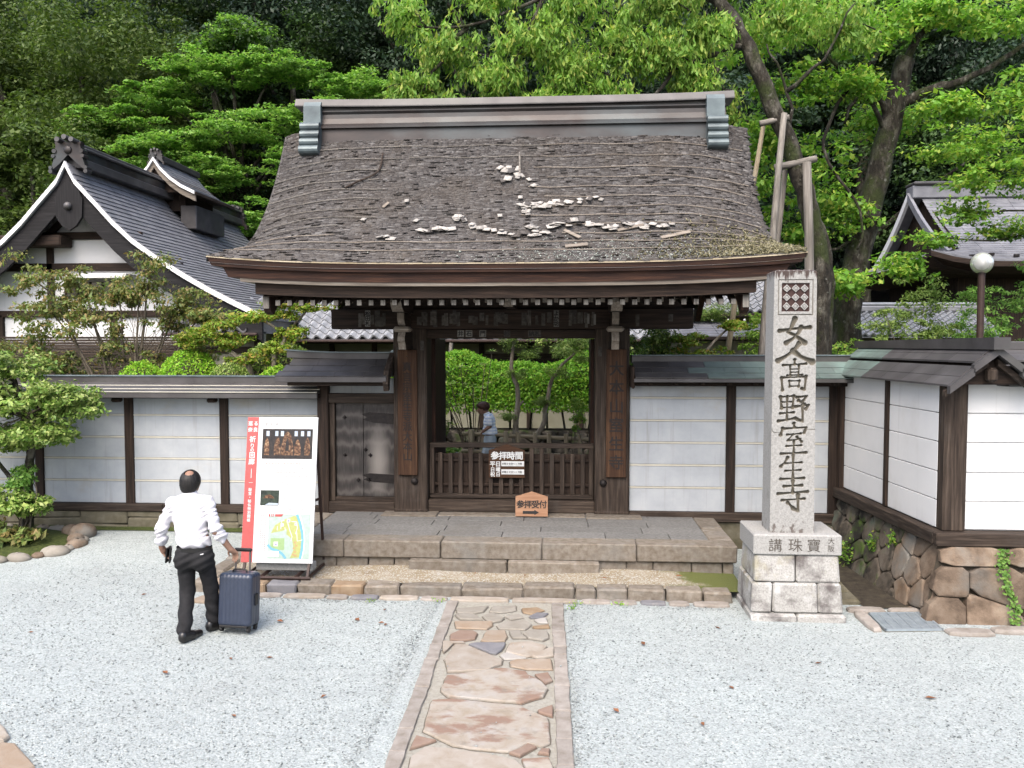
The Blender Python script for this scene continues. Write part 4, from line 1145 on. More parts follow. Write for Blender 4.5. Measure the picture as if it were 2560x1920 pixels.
lettering('slip_writing', [(c, 0, .07 - i * .07, .075) for i, c in enumerate('松田札')], lambda u, w: (XC - 2.04 + u, 11.731, 3.29 + w), Mt['black'], gate, .03)
for x0, tx in ((-.72, '井'), (-.60, '石'), (-.40, '門'), (-.05, '杉'), (.30, '納'), (.39, '札')):
    slip(XC + x0, 3.075, .095, .095, Mt['slip_pale'] if x0 < -.3 else Mt['slip'], 11.897)
    lettering('slip_writing', [(tx, 0, 0, .085)], lambda u, w: (XC + x0 + u, 11.893, 3.075 + w), Mt['black'], gate, .03)
for sg in (-1, 1):
    for k in range(5):
        slip(XC + sg * 1.46 + rng.uniform(-.2, .2), 2.4 + rng.uniform(0, .65), .05, .14, Mt['slip'], 11.866 - k * 1e-4)
# ridge, clad in copper
def long_prism(name, half, prof, mat, lift=0.0, parent=gate, seg=24):
    v = []; f = []; n = len(prof)
    for k in range(seg + 1):
        s = -1 + 2 * k / seg
        for y, z in prof: v.append((XC + s * half, 12.2 + y, z + lift * abs(s) ** 4))
    for k in range(seg):
        for i in range(n): f.append((k * n + i, k * n + n + i, k * n + n + (i + 1) % n, k * n + (i + 1) % n))
    f.append(tuple(range(n))); f.append(tuple(seg * n + i for i in range(n))[::-1])
    return ob(name, v, f, mat, parent)
sym = lambda h: [(-y, z) for y, z in h] + [(y, z) for y, z in h[::-1]]
long_prism('ridge_base', 3.02, sym([(.20, 5.80), (.185, 6.06)]), Mt['copper_brown'])
long_prism('ridge_body', 3.04, sym([(.235, 6.05), (.235, 6.075), (.19, 6.12), (.165, 6.20), (.16, 6.26), (.185, 6.295), (.185, 6.31)]), Mt['copper_brown'])
long_prism('ridge_neck', 3.02, sym([(.14, 6.305), (.14, 6.37)]), Mt['copper'])
long_prism('ridge_cap', 3.15, sym([(.215, 6.35), (.215, 6.365), (.17, 6.465), (.05, 6.485)]), Mt['copper'], .03)
for sg in (-1, 1):
    prof = []
    for z0, yb in ((6.06, .29), (5.945, .30), (5.83, .325), (5.715, .365)):
        for a in np.linspace(85, -85, 7): prof.append((-(yb + .065 * math.cos(R(a))), z0 + .062 * math.sin(R(a))))
    full = [(-.17, 6.12)] + prof + [(-.2, 5.62), (.2, 5.62)] + [(-y, z) for y, z in prof[::-1]] + [(.17, 6.12)]
    x0 = XC + sg * 2.90
    mb = MB(); mb.prism(full, lambda u, w, h: (x0 + h, 12.2 + u, w), -.14, .14); o = mb.build('ridge_end_scroll', Mt['copper_blue'], gate)
    mb = MB(); mb.prism([(-.27, 6.10), (-.27, 6.36), (-.22, 6.43), (.22, 6.43), (.27, 6.36), (.27, 6.10)], lambda u, w, h: (x0 - sg * .02 + h, 12.2 + u, w), -.125, .125); mb.build('ridge_end_cap', Mt['copper_blue'], gate)

# name boards on the pillars
def name_board(x, z0, z1, txt, mat, ink, szs, label, size, bold=.012):
    t = thing('name_board', label, 'board', (x, 11.83, z0))
    box('panel', x - .142, x + .142, 11.822, 11.866, z0, z1, mat, t, .006)
    ob('hanging_nail', *tube([(x, 11.80, z1 - .09), (x, 11.823, z1 - .09)], .008, 6), Mt['iron'], t)
    n = len(txt); st = (szs[0] - szs[1]) / (n - 1)
    lettering('lettering', [(c, 0, szs[0] - i * st, size) for i, c in enumerate(txt)], lambda u, w: (x + u, 11.816, w), ink, t, bold)
Mt['ink_faded'] = plain('faded_ink', (.020, .014, .012), .8)
name_board(XC - 1.49, 1.02, 2.84, '真言宗室生寺派大本山', W['boardz'], Mt['ink_faded'], (2.60, 1.30), 'tall brown name board with faded characters on the gate pillar beside the side door', .145)
name_board(XC + 1.515, 1.02, 2.85, '大本山室生寺', W['boardz'], Mt['ink_faded'], (2.58, 1.24), 'tall brown name board on the gate pillar nearer the stone pillar, six spaced characters', .22, .014)

# low slatted barrier across the opening
fg = thing('slatted_barrier', 'low dark slatted wooden barrier closing the gate opening', 'barrier', (XC, 12.1, .65))
x0, x1 = XC - 1.205, XC + 1.205
box('top_rail', x0 - .0, x1, 12.02, 12.12, 1.405, 1.475, W['greyx'], fg, .008)
box('bottom_rail', x0, x1, 12.03, 12.13, .655, .72, W['greyx'], fg, .008)
for z in (.856, 1.218): box('middle_rail', x0, x1, 12.075, 12.11, z - .022, z + .022, W['darkx'], fg, .004)
box('post', x0, x0 + .07, 12.025, 12.125, .72, 1.405, W['greyz'], fg, .006); box('post', x1 - .07, x1, 12.025, 12.125, .72, 1.405, W['greyz'], fg, .006)
for k in range(15):
    xx = x0 + .16 + k * .1493
    tall = k in (3, 9, 10)
    box('slat', xx - .031, xx + .031, 12.03, 12.07, .722, 1.404 if tall else 1.325 + rng.uniform(-.006, .006), W['greyz'], fg, .005)
for k in range(16):
    xx = x0 + .085 + k * .1493
    box('backing_board', xx - .052, xx + .052, 12.115, 12.135, .72, 1.31 + rng.uniform(-.006, .006), W['darkz'], fg, .003)
# notice board hung on it
nb = thing('notice_board', 'brown pointed notice board with white opening hours hung on the slatted barrier', 'notice', (-.87, 11.98, .98))
mb = MB(); mb.prism([(-.262, 0), (.262, 0), (.262, .40), (0, .49), (-.262, .40)], lambda u, w, h: (-.872 + u, 11.985 + h, .975 + w), 0, .03); mb.build('panel', W['boardx'], nb)
npl = lambda u, w: (-.872 + u, 11.980, .975 + w)
lettering('lettering', [(c, -.172 + i * .118, .325, .122) for i, c in enumerate('参拝時間')], npl, Mt['white_print'], nb, .025)
lettering('lettering', [('平', -.205, .20, .085), ('日', -.125, .20, .085), ('日', -.205, .118, .07), ('曜', -.125, .118, .07), ('祝', -.205, .047, .07), ('日', -.125, .047, .07)], npl, Mt['white_print'], nb, .025)
for z in (.205, .085):
    o = box('label_strip', -.872 - .078, -.872 + .255, 11.979, 11.984, .975 + z - .037, .975 + z + .037, Mt['white_print'], nb, .001)
    lettering('lettering', [(c, -.055 + i * .0325, z, .038) for i, c in enumerate('8時30分〜17時')], lambda u, w: (-.872 + u, 11.974, .975 + w), Mt['black'], nb, .01)
# reception placard
pc = thing('wooden_placard', 'small orange-brown wooden placard with an arrow leaning at the gate threshold', 'sign', (-.49, 11.66, .47))
LZ = lambda u, w, h: (-.494 + u, 11.66 + w * .12 + h, .478 + w)
mb = MB(); mb.prism([(-.23, 0), (.23, 0), (.23, .275), (0, .345), (-.23, .275)], LZ, 0, .028); mb.build('panel', W['placardx'], pc)
lp = lambda u, w: LZ(u, w, -.004)
lettering('lettering', [(c, -.16 + i * .107, .17, .115) for i, c in enumerate('参拝受付')], lp, Mt['black'], pc, .022)
mb = MB(); mb.add([lp(-.125, .035), lp(.04, .035), lp(.04, .075), lp(-.125, .075)], [(0, 1, 2, 3)]); mb.add([lp(.04, .018), lp(.105, .055), lp(.04, .092)], [(0, 1, 2)]); mb.build('arrow', Mt['black'], pc)

# ------------------------------------------------------------------ side door with its own little roof
sd = thing('side_door', 'low plank side door with iron straps under its own little copper roof', 'door', (-3, 12.1, .46))
box('door_post', -3.665, -3.50, 11.93, 12.2, .40, 2.42, W['darkz'], sd, .012)
box('lintel', -3.498, -2.518, 11.94, 12.16, 2.06, 2.20, W['greyx'], sd, .01)
box('plaster_infill', -3.498, -2.518, 12.03, 12.12, 2.20, 2.42, Mt['plaster'], sd, .003)
box('threshold', -3.498, -2.518, 11.92, 12.2, .44, .60, W['greyx'], sd, .01)
box('door_jamb', -3.498, -3.42, 11.99, 12.15, .60, 2.06, W['greyz'], sd, .006)
box('lower_rail', -3.419, -2.518, 11.99, 12.08, .60, .66, W['greyx'], sd, .006)
def door_mat():
    m, nt, P = nodes_of('door_plank')
    vec = mapped(nt, (1, 1, .22))
    wv = N(nt, 'TexWave'); wv.wave_type = 'RINGS'; wv.inputs['Scale'].default_value = 5.5; wv.inputs['Distortion'].default_value = 3.5; wv.inputs['Detail'].default_value = 4; wv.inputs['Detail Scale'].default_value = 1.6
    mp = mapped(nt, (1, 1, .30)); 
    va = N(nt, 'VectorMath'); va.operation = 'ADD'; va.inputs[1].default_value = (2.78, -12.0, -.36); nt.links.new(mp, va.inputs[0]); nt.links.new(va.outputs[0], wv.inputs['Vector'])
    c = ramp(nt, wv.outputs['Fac'], [(.0, (.010, .008, .007)), (.6, (.024, .019, .017)), (1, (.055, .048, .044))])
    gn = noise(nt, mapped(nt, (16, 16, .8)), 3, 7, .65)
    c = mixc(nt, ramp(nt, gn, [(.45, (0, 0, 0)), (.75, (.7, .7, .7))]), c, (.045, .040, .037, 1))
    ln = N(nt, 'VectorMath'); ln.operation = 'LENGTH'; nt.links.new(va.outputs[0], ln.inputs[0])
    c = mixc(nt, ramp(nt, ln.outputs['Value'], [(.05, (.85, .85, .85)), (.19, (0, 0, 0))]), c, (.17, .155, .14, 1))
    nt.links.new(c, P.inputs['Base Color']); P.inputs['Roughness'].default_value = .75
    b = N(nt, 'Bump'); b.inputs['Strength'].default_value = .4; b.inputs['Distance'].default_value = .006; nt.links.new(gn, b.inputs['Height']); nt.links.new(b.outputs[0], P.inputs['Normal'])
    return m
Mt['door'] = door_mat()
for a, b in ((-3.415, -3.005), (-3.0, -2.52)):
    box('door_plank', a, b, 12.04, 12.09, .66, 2.06, Mt['door'], sd, .006)
for z in (1.83, .935):
    mb = MB(); mb.prism([(-.92 + .92, -.075), (.34, -.055), (.50, -.02), (.44, .012), (.52, .05), (.40, .075), (.0, .055)], lambda u, w, h: (-2.52 - u * .98, 12.034 + h, z + w * (1.2 if z > 1 else 1)), 0, .012); mb.build('iron_strap', Mt['iron'], sd)
for x_, z in ((-3.28, 1.84), (-3.28, 1.28), (-2.97, 1.36), (-2.90, 1.28), (-3.08, .91), (-2.92, .91)):
    mb = MB(); mb.prism([(math.cos(a) * r_, math.sin(a) * r_) for a, r_ in [(k * math.pi / 4, .036 if k % 2 == 0 else .022) for k in range(8)]], lambda u, w, h: (x_ + u, 12.034 + h, z + w), 0, .008)
    o = mb.build('stud_plate', Mt['iron'], sd); ob('stud', *tube([(x_, 12.034, z), (x_, 12.012, z)], [.02, .008], 8), Mt['iron'], o)
rp = lambda t: (11.48 + .50 * t, 2.46 + .19 * t + .06 * t * t)
xl = lambda t: -4.12 + .12 * t
for k in range(3):
    sheets(-4.13 + .05 * k, -2.53, [(rp(k * .32), rp(k * .32 + .36))], lambda x: Mt['copper'], sd, .42)
mb = MB(); mb.add([(-4.12, 11.50, 2.45), (-2.53, 11.50, 2.45), (-2.53, 12.0, 2.70), (-4.0, 12.0, 2.70), (-2.53, 12.5, 2.45), (-4.12, 12.5, 2.45)], [(0, 1, 2, 3), (3, 2, 4, 5), (0, 3, 5), (1, 4, 2)]); mb.build('roof_deck', Mt['copper'], sd)
box('eave_board', -4.13, -2.53, 11.465, 11.51, 2.385, 2.462, Mt['copper'], sd, .006)
box('eave_beam', -3.98, -2.53, 11.56, 11.72, 2.33, 2.39, W['darkx'], sd, .006)
v, f = cbox(-4.12, -2.50, 11.96, 12.10, 2.685, 2.79, .006); v = [(p[0], p[1], p[2] + .035 * max(0, (-3.2 - p[0]) / .9) ** 2) for p in v]; ob('ridge_cap', v, f, Mt['copper'], sd)
ob('ridge_strip', [(x, y, 2.795 + .035 * max(0, (-3.2 - x) / .9) ** 2 + dz) for x in np.linspace(-4.15, -2.48, 9) for y, dz in ((11.94, 0), (12.12, 0), (12.12, .014), (11.94, .014))],
   [(k * 4 + i, k * 4 + (i + 1) % 4, k * 4 + 4 + (i + 1) % 4, k * 4 + 4 + i) for k in range(8) for i in range(4)] + [(3, 2, 1, 0), (32, 33, 34, 35)], Mt['copper_blue'], sd)
mb = MB(); mb.prism([(11.45, 2.36), (11.50, 2.26), (11.58, 2.28), (11.62, 2.42), (11.8, 2.58), (11.98, 2.74), (11.93, 2.80), (11.7, 2.66), (11.52, 2.55)], lambda u, w, h: (-2.53 + h, u, w), -.045, .025); mb.build('verge_board', W['greyy'], sd)

# ================================================================== implicit surfaces for bodies (one continuous skin)
def cap(a, b, ra, rb=None, k=.03):
    rb = ra if rb is None else rb
    a = np.array(a, float); b = np.array(b, float)
    def d(P):
        ab = b - a; t = np.clip(((P - a) @ ab) / max(ab @ ab, 1e-9), 0, 1)
        return np.linalg.norm(P - a - t[..., None] * ab, axis=-1) - (ra + (rb - ra) * t)
    m = max(ra, rb) + k + .02
    return d, np.minimum(a, b) - m, np.maximum(a, b) + m, k
def ell(c, r, k=.03, rot=None):
    c = np.array(c, float); r = np.array(r, float)
    Rm = np.array(rot) if rot is not None else np.eye(3)
    def d(P):
        q = (P - c) @ Rm
        k0 = np.linalg.norm(q / r, axis=-1); k1 = np.linalg.norm(q / (r * r), axis=-1)
        return k0 * (k0 - 1) / np.maximum(k1, 1e-9)
    m = r.max() + k + .02
    return d, c - m, c + m, k
def carve(c, r):
    """subtract a ball"""
    d, lo, hi, k = ell(c, r, .01)
    return d, lo, hi, -1
def sdf_mesh(prims, h, wrinkle=None, post=None):
    add = [p for p in prims if p[3] >= 0]; sub = [p for p in prims if p[3] < 0]
    lo = np.min([p[1] for p in add], 0) - 2 * h; hi = np.max([p[2] for p in add], 0) + 2 * h
    n = np.ceil((hi - lo) / h).astype(int) + 1
    ax = [lo[i] + h * np.arange(n[i]) for i in range(3)]
    Vv = np.full(n, 9.0, dtype=np.float32)
    def region(p):
        i0 = np.clip(((p[1] - lo) / h).astype(int), 0, n - 1); i1 = np.clip(np.ceil((p[2] - lo) / h).astype(int) + 1, 1, n)
        sl = tuple(slice(a, b) for a, b in zip(i0, i1))
        G = np.stack(np.meshgrid(*[ax[i][sl[i]] for i in range(3)], indexing='ij'), -1)
        return sl, G
    for p in add:
        sl, G = region(p); d = p[0](G).astype(np.float32); c = Vv[sl]; k = max(p[3], 1e-4)
        hh = np.clip(.5 + .5 * (c - d) / k, 0, 1)
        Vv[sl] = c + (d - c) * hh - k * hh * (1 - hh)
    for p in sub:
        sl, G = region(p); Vv[sl] = np.maximum(Vv[sl], -p[0](G).astype(np.float32))
    if wrinkle is not None:
        G = np.stack(np.meshgrid(*ax, indexing='ij'), -1); near = np.abs(Vv) < .05
        Vv[near] += wrinkle(G[near]).astype(np.float32)
    if post is not None:
        G = np.stack(np.meshgrid(*ax, indexing='ij'), -1); Vv = np.maximum(Vv, post(G).astype(np.float32))
    ins = Vv < 0
    cs = [s - 1 for s in n]
    acc = np.zeros((*cs, 3)); cnt = np.zeros(cs)
    corners = [(i, j, k) for i in (0, 1) for j in (0, 1) for k in (0, 1)]
    for a in corners:
        for axis in range(3):
            if a[axis]: continue
            b = list(a); b[axis] = 1
            va = Vv[a[0]:a[0] + cs[0], a[1]:a[1] + cs[1], a[2]:a[2] + cs[2]]; vb = Vv[b[0]:b[0] + cs[0], b[1]:b[1] + cs[1], b[2]:b[2] + cs[2]]
            m = (va < 0) != (vb < 0)
            if not m.any(): continue
            t = va[m] / (va[m] - vb[m])
            off = np.tile(np.array(a, float), (len(t), 1)); off[:, axis] = t
            acc[m] += off; cnt[m] += 1
    act = cnt > 0
    idx = np.full(cs, -1); idx[act] = np.arange(act.sum())
    ii = np.stack(np.nonzero(act), -1)
    verts = lo + h * (ii + acc[act] / cnt[act][:, None])
    faces = []
    for axis in range(3):
        o1, o2 = [(1, 2), (2, 0), (0, 1)][axis]
        s0 = [slice(0, n[i]) for i in range(3)]; s1 = list(s0); s0[axis] = slice(0, n[axis] - 1); s1[axis] = slice(1, n[axis])
        A_ = ins[tuple(s0)]; B_ = ins[tuple(s1)]
        p = np.stack(np.nonzero(A_ != B_), -1)
        p = p[(p[:, o1] > 0) & (p[:, o2] > 0) & (p[:, o1] < n[o1] - 1) & (p[:, o2] < n[o2] - 1)]
        e1 = np.zeros(3, int); e1[o1] = 1; e2 = np.zeros(3, int); e2[o2] = 1
        g_ = lambda q: idx[q[:, 0], q[:, 1], q[:, 2]]
        quad = np.stack([g_(p - e1 - e2), g_(p - e2), g_(p), g_(p - e1)], -1)
        fl = ~A_[p[:, 0], p[:, 1], p[:, 2]]
        quad[fl] = quad[fl][:, ::-1]
        faces.append(quad)
    return verts, np.concatenate(faces)
def sdf_ob(name, prims, h, mat, parent, **kw):
    v, f = sdf_mesh(prims, h, **kw)
    return ob(name, v, f, mat, parent, True)

def hand_prims(wrist, knuck, tip_dir, side_dir, back, curl=.6, scale=1.0, thumb_side=1):
    """palm + five fingers of unequal length, bent at the knuckles"""
    w = Vector(wrist); kn = Vector(knuck); sd_ = Vector(side_dir).normalized(); td = Vector(tip_dir).normalized(); bk = Vector(back).normalized()
    out = [cap(w, (w + kn) / 2, .026 * scale, .03 * scale, .012), ]
    for i in range(4):
        o = sd_ * (i - 1.5) * .019 * scale
        k0 = kn + o - td * (.004 * abs(i - 1.2))
        out.append(cap(w + o * .5, k0, .017 * scale, .0135 * scale, .012))
        L = (.040, .045, .041, .031)[i] * scale
        d = td; p = k0
        for s in range(3):
            d = (d * math.cos(curl) - bk * math.sin(curl)).normalized()
            q = p + d * L * (1, .7, .55)[s]
            out.append(cap(p, q, (.0095, .0088, .008)[s] * scale, (.0088, .008, .0068)[s] * scale, .003)); p = q
    t0 = w + (kn - w) * .3 + sd_ * thumb_side * .028 * scale
    t1 = t0 + (td * .6 + sd_ * thumb_side * .5 - bk * .5).normalized() * .038 * scale
    t2 = t1 + (td * .8 - bk * .7).normalized() * .03 * scale
    out += [cap(w, t0, .02 * scale, .014 * scale, .01), cap(t0, t1, .0125 * scale, .0105 * scale, .004), cap(t1, t2, .0105 * scale, .008 * scale, .003)]
    return out
def cloth(name, cols, scale=30, rough=.85, bump=.15):
    return surf(name, cols, scale, rough=rough, bump=bump, bscale=300, bdist=.002, rand=0)

# ------------------------------------------------------------------ man with the suitcase
Mt['shirt'] = cloth('white_shirt', [(.86, .85, .92), (.98, .97, 1.02)])
Mt['trousers'] = cloth('black_trousers', [(.010, .010, .012), (.022, .022, .025)], 20)
Mt['shoe'] = plain('black_leather', (.012, .011, .011), .35, .5)
Mt['hair'] = surf('black_hair', [(.006, .005, .005), (.028, .024, .022)], 60, (1, 1, .3), .5, .6, 120, .004, 0)
man = thing('person', 'person in a white shirt and black trousers walking away, pulling a navy suitcase', 'person', (-3.68, 7.95, 0))
Hc = Vector((-3.772, 8.04, 1.548))
bp = [ell(Hc, (.083, .102, .112), .02), ell(Hc + Vector((0, .03, -.06)), (.062, .075, .07), .03), cap((-3.768, 8.005, 1.36), (-3.772, 8.02, 1.49), .058, .055, .03),
      ell(Hc + Vector((0, .105, -.02)), (.014, .022, .024), .015), ell(Hc + Vector((0, .095, .02)), (.055, .02, .014), .02), ell(Hc + Vector((0, .092, -.065)), (.026, .016, .010), .008)]
for sg in (-1, 1):
    bp += [ell(Hc + Vector((sg * .084, .0, -.02)), (.010, .022, .032), .006)]
bp += [ell((-3.765, 8.0, 1.22), (.16, .09, .17), .05), ell((-3.72, 7.98, .98), (.15, .095, .15), .05),
       cap((-3.94, 8.0, 1.32), (-4.045, 7.955, 1.07), .045, .04, .02), cap((-4.045, 7.955, 1.07), (-4.072, 8.01, .885), .042, .028, .02),
       cap((-3.58, 8.0, 1.335), (-3.475, 7.935, 1.075), .045, .04, .02), cap((-3.475, 7.935, 1.075), (-3.375, 8.04, .865), .043, .029, .02),
       cap((-3.80, 7.98, .86), (-3.80, 7.98, .45), .06, .05, .03), cap((-3.80, 7.98, .45), (-3.745, 7.78, .10), .045, .035, .02),
       cap((-3.62, 7.98, .86), (-3.60, 8.08, .46), .06, .05, .03), cap((-3.60, 8.08, .46), (-3.60, 8.13, .10), .045, .035, .02)]
bp += hand_prims((-4.072, 8.015, .875), (-4.062, 8.05, .815), (.12, .12, -1), (0.15, 1, .1), (-1, .1, 0), .5, 1, 1)
bp += hand_prims((-3.375, 8.04, .865), (-3.345, 8.085, .815), (.3, .75, -.55), (1, -.25, .0), (.1, .6, .8), .75, 1, -1)
body = sdf_ob('body', bp, .0065, Mt['skin'], man)
for sg in (-1, 1):
    ob('eye', *(lambda c: ([(c.x + .010 * math.cos(a) * math.cos(b), c.y + .006 * math.sin(b), c.z + .007 * math.sin(a)) for a in np.linspace(0, 6.28, 9)[:-1] for b in (0, 1.2)], [(2 * k, 2 * ((k + 1) % 8), 2 * ((k + 1) % 8) + 1, 2 * k + 1) for k in range(8)]))(Hc + Vector((sg * .033, .094, 0))), Mt['black'], body)
bald = Hc + Vector((.012, -.062, .098))
sdf_ob('hair', [ell(Hc + Vector((0, -.010, .006)), (.099, .113, .113), .01), ell(Hc + Vector((0, -.055, -.05)), (.078, .06, .078), .03), carve(Hc + Vector((0, .12, -.05)), (.10, .09, .12)), carve(bald, (.047, .046, .034))], .0045, Mt['hair'], man,
       wrinkle=lambda P: .0028 * np.sin(P[:, 0] * 420 + 5 * np.sin(P[:, 2] * 90)) * np.sin(P[:, 2] * 150 + 60 * P[:, 1]))
def shirt_w(P):
    x, y, z = P[:, 0], P[:, 1], P[:, 2]
    return .0065 * np.sin(z * 62 + 26 * x + 3 * np.sin(x * 21)) * ss(1.2, .92, z) + .005 * np.sin(z * 95 - 60 * x + 2 * np.sin(z * 30)) * ss(.10, .2, np.abs(x + 3.765)) + .0045 * np.sin(x * 55 + z * 14 + 2 * np.sin(z * 25)) * ss(1.38, 1.2, z)
sp_ = [ell((-3.765, 8.0, 1.235), (.188, .112, .185), .06), ell((-3.745, 7.985, 1.07), (.168, .114, .17), .06), ell((-3.718, 7.975, .955), (.172, .116, .10), .05),
       cap((-3.765, 8.005, 1.34), (-3.768, 8.01, 1.415), .098, .068, .04), cap((-3.765, 8.0, 1.355), (-3.93, 8.0, 1.325), .072, .073, .04), cap((-3.765, 8.0, 1.355), (-3.59, 8.0, 1.34), .072, .073, .04),
       cap((-3.94, 8.0, 1.315), (-4.042, 7.955, 1.09), .064, .057, .03), cap((-4.042, 7.955, 1.09), (-4.058, 7.985, .965), .057, .052, .02),
       cap((-3.582, 8.0, 1.33), (-3.478, 7.94, 1.095), .065, .058, .03), cap((-3.478, 7.94, 1.095), (-3.448, 7.965, 1.03), .058, .054, .02),
       cap((-4.056, 7.98, .975), (-4.061, 7.992, .945), .056, .056, .006), cap((-3.452, 7.962, 1.035), (-3.436, 7.98, 1.00), .058, .058, .006), cap((-3.766, 8.008, 1.425), (-3.768, 8.014, 1.445), .069, .064, .008)]
shirt = sdf_ob('shirt', sp_, .0075, Mt['shirt'], man, wrinkle=shirt_w)
tr = [ell((-3.714, 7.975, .83), (.180, .118, .125), .05), ell((-3.80, 7.925, .77), (.10, .10, .11), .05), ell((-3.625, 7.925, .77), (.10, .10, .11), .05),
      cap((-3.805, 7.97, .80), (-3.80, 7.985, .45), .096, .072, .03), cap((-3.80, 7.985, .45), (-3.748, 7.79, .115), .072, .068, .03),
      cap((-3.618, 7.975, .80), (-3.60, 8.08, .46), .096, .071, .03), cap((-3.60, 8.08, .46), (-3.60, 8.125, .125), .071, .068, .03)]
sdf_ob('trousers', tr, .0075, Mt['trousers'], man, wrinkle=lambda P: .007 * np.sin(P[:, 2] * 48 + 30 * P[:, 0]) * ss(.55, .15, P[:, 2]) + .005 * np.sin(P[:, 2] * 80 - 40 * P[:, 0]) * ss(.55, .75, P[:, 2]), post=lambda G: np.where(G[..., 2] > .902, G[..., 2] - .902, np.where(G[..., 2] < .062, .062 - G[..., 2], -1)))
vv, ff = [], []
for k in range(28):
    a = 2 * math.pi * k / 28
    for z in (.866, .905): vv.append((-3.715 + .178 * math.cos(a), 7.975 + .122 * math.sin(a), z))
    ff.append((2 * k, 2 * ((k + 1) % 28), 2 * ((k + 1) % 28) + 1, 2 * k + 1))
ob('belt', vv, ff, Mt['shoe'], man, True)
ob('pocket_label', [(-3.60, 7.846, .848), (-3.567, 7.850, .856), (-3.567, 7.849, .866), (-3.60, 7.845, .858)], [(0, 1, 2, 3)], Mt['white'], man)
for heel, toe in (((-3.735, 7.735, .05), (-3.672, 7.96, .03)), ((-3.618, 8.08, .045), (-3.515, 8.265, .035))):
    h_ = Vector(heel); t_ = Vector(toe); m_ = (h_ + t_) / 2
    sdf_ob('shoe', [cap(h_, m_, .043, .046, .02), cap(m_, t_, .046, .034, .02), cap(h_ + Vector((0, 0, .03)), m_ + Vector((0, 0, .02)), .042, .036, .02)], .006, Mt['shoe'], man, post=lambda G: .004 - G[..., 2])
# pouch in his other hand
pch = thing('pouch', 'small black zip pouch held in the hand of the person in white', 'pouch', (-4.03, 8.06, .76))
for a, yw_ in ((0, .16), (.022, .42)):
    v, f = cbox(-.012, .010, -.055, .055, -.085, .075, .009)
    mw = Matrix.Translation((-4.030 + a * 1.2, 8.055, .80)) @ Matrix.Rotation(yw_, 4, 'Z') @ Matrix.Rotation(.1, 4, 'Y')
    ob('flap', [tuple(mw @ Vector(p)) for p in v], f, Mt['shoe'], pch)

# ------------------------------------------------------------------ suitcase
Mt['navy'] = plain('navy_shell', (.040, .053, .090), .3, .5)
Mt['rubber'] = plain('black_rubber', (.012, .012, .013), .5)
Mt['chrome'] = plain('brushed_tube', (.30, .27, .26), .3, .5, .7)
sc_ = thing('suitcase', 'navy blue hard-shell wheeled suitcase with its pull handle out', 'suitcase', (-3.33, 8.15, 0))
Cc = Vector((-3.327, 8.13, .335))
ROT = Matrix.Rotation(R(-6), 4, 'Z') @ Matrix.Rotation(R(-5), 4, 'X')
cs_ = lambda p: tuple(Matrix.Translation(Cc) @ ROT @ Vector(p))
def rbox_sdf(hx, hy, hz, r):
    def d(P):
        q = np.abs(P) - (np.array([hx, hy, hz]) - r)
        return np.linalg.norm(np.maximum(q, 0), axis=-1) + np.minimum(q.max(-1), 0) - r
    e = np.array([hx, hy, hz]) + .03
    return d, -e, e, .001
def shell_w(P):
    g_ = np.sin(P[:, 0] * 150) * (.55 + .45 * np.sin(P[:, 2] * 150) * ss(.12, .2, P[:, 2]))
    return -.0012 * np.clip(g_ * 2, -1, 1) * (np.abs(P[:, 1]) > .07) + .004 * np.exp(-(P[:, 1] / .006) ** 2)
v, f = sdf_mesh([rbox_sdf(.182, .115, .268, .045)], .006, wrinkle=shell_w)
ob('shell', [cs_(p) for p in v], f, Mt['navy'], sc_, True)
v, f = cbox(-.184, .184, -.006, .006, -.27, .27, .004)
for sx in (-1, 1):
    for yy_ in (-.07, .07):
        w0 = (sx * .145, yy_, -.295)
        ob('wheel', [cs_((w0[0] + a * .013, w0[1] + r_ * math.cos(t), w0[2] + r_ * math.sin(t))) for a in (-1, 1) for r_ in (.028,) for t in np.linspace(0, 2 * math.pi, 13)[:-1]], [(k, (k + 1) % 12, 12 + (k + 1) % 12, 12 + k) for k in range(12)] + [tuple(range(12))[::-1], tuple(range(12, 24))], Mt['rubber'], sc_)
        v, f = cbox(w0[0] - .022, w0[0] + .022, w0[1] - .025, w0[1] + .025, -.285, -.245, .008); ob('wheel_fork', [cs_(p) for p in v], f, Mt['rubber'], sc_)
for sx in (-1, 1):
    ob('handle_tube', *tube([cs_((sx * .078 - .01, .075, .25)), cs_((sx * .078 - .01, .075, .47))], .0105, 8), Mt['chrome'], sc_)
v, f = cbox(-.108, .088, .058, .092, .462, .498, .012); ob('pull_grip', [cs_(p) for p in v], f, Mt['rubber'], sc_)
q = curve_pts([cs_((-.075, .0, .262)), cs_((-.065, .0, .288)), cs_((.0, .0, .293)), cs_((.065, .0, .288)), cs_((.075, .0, .262))], 5)
ob('carry_handle', *tube(q, .010, 7), Mt['rubber'], sc_)
v, f = cbox(.176, .196, -.03, .03, -.06, .06, .008); ob('side_handle', [cs_(p) for p in v], f, Mt['rubber'], sc_)
v, f = cbox(-.15, .15, -.118, -.1, -.272, -.25, .004); ob('bumper', [cs_(p) for p in v], f, Mt['rubber'], sc_)

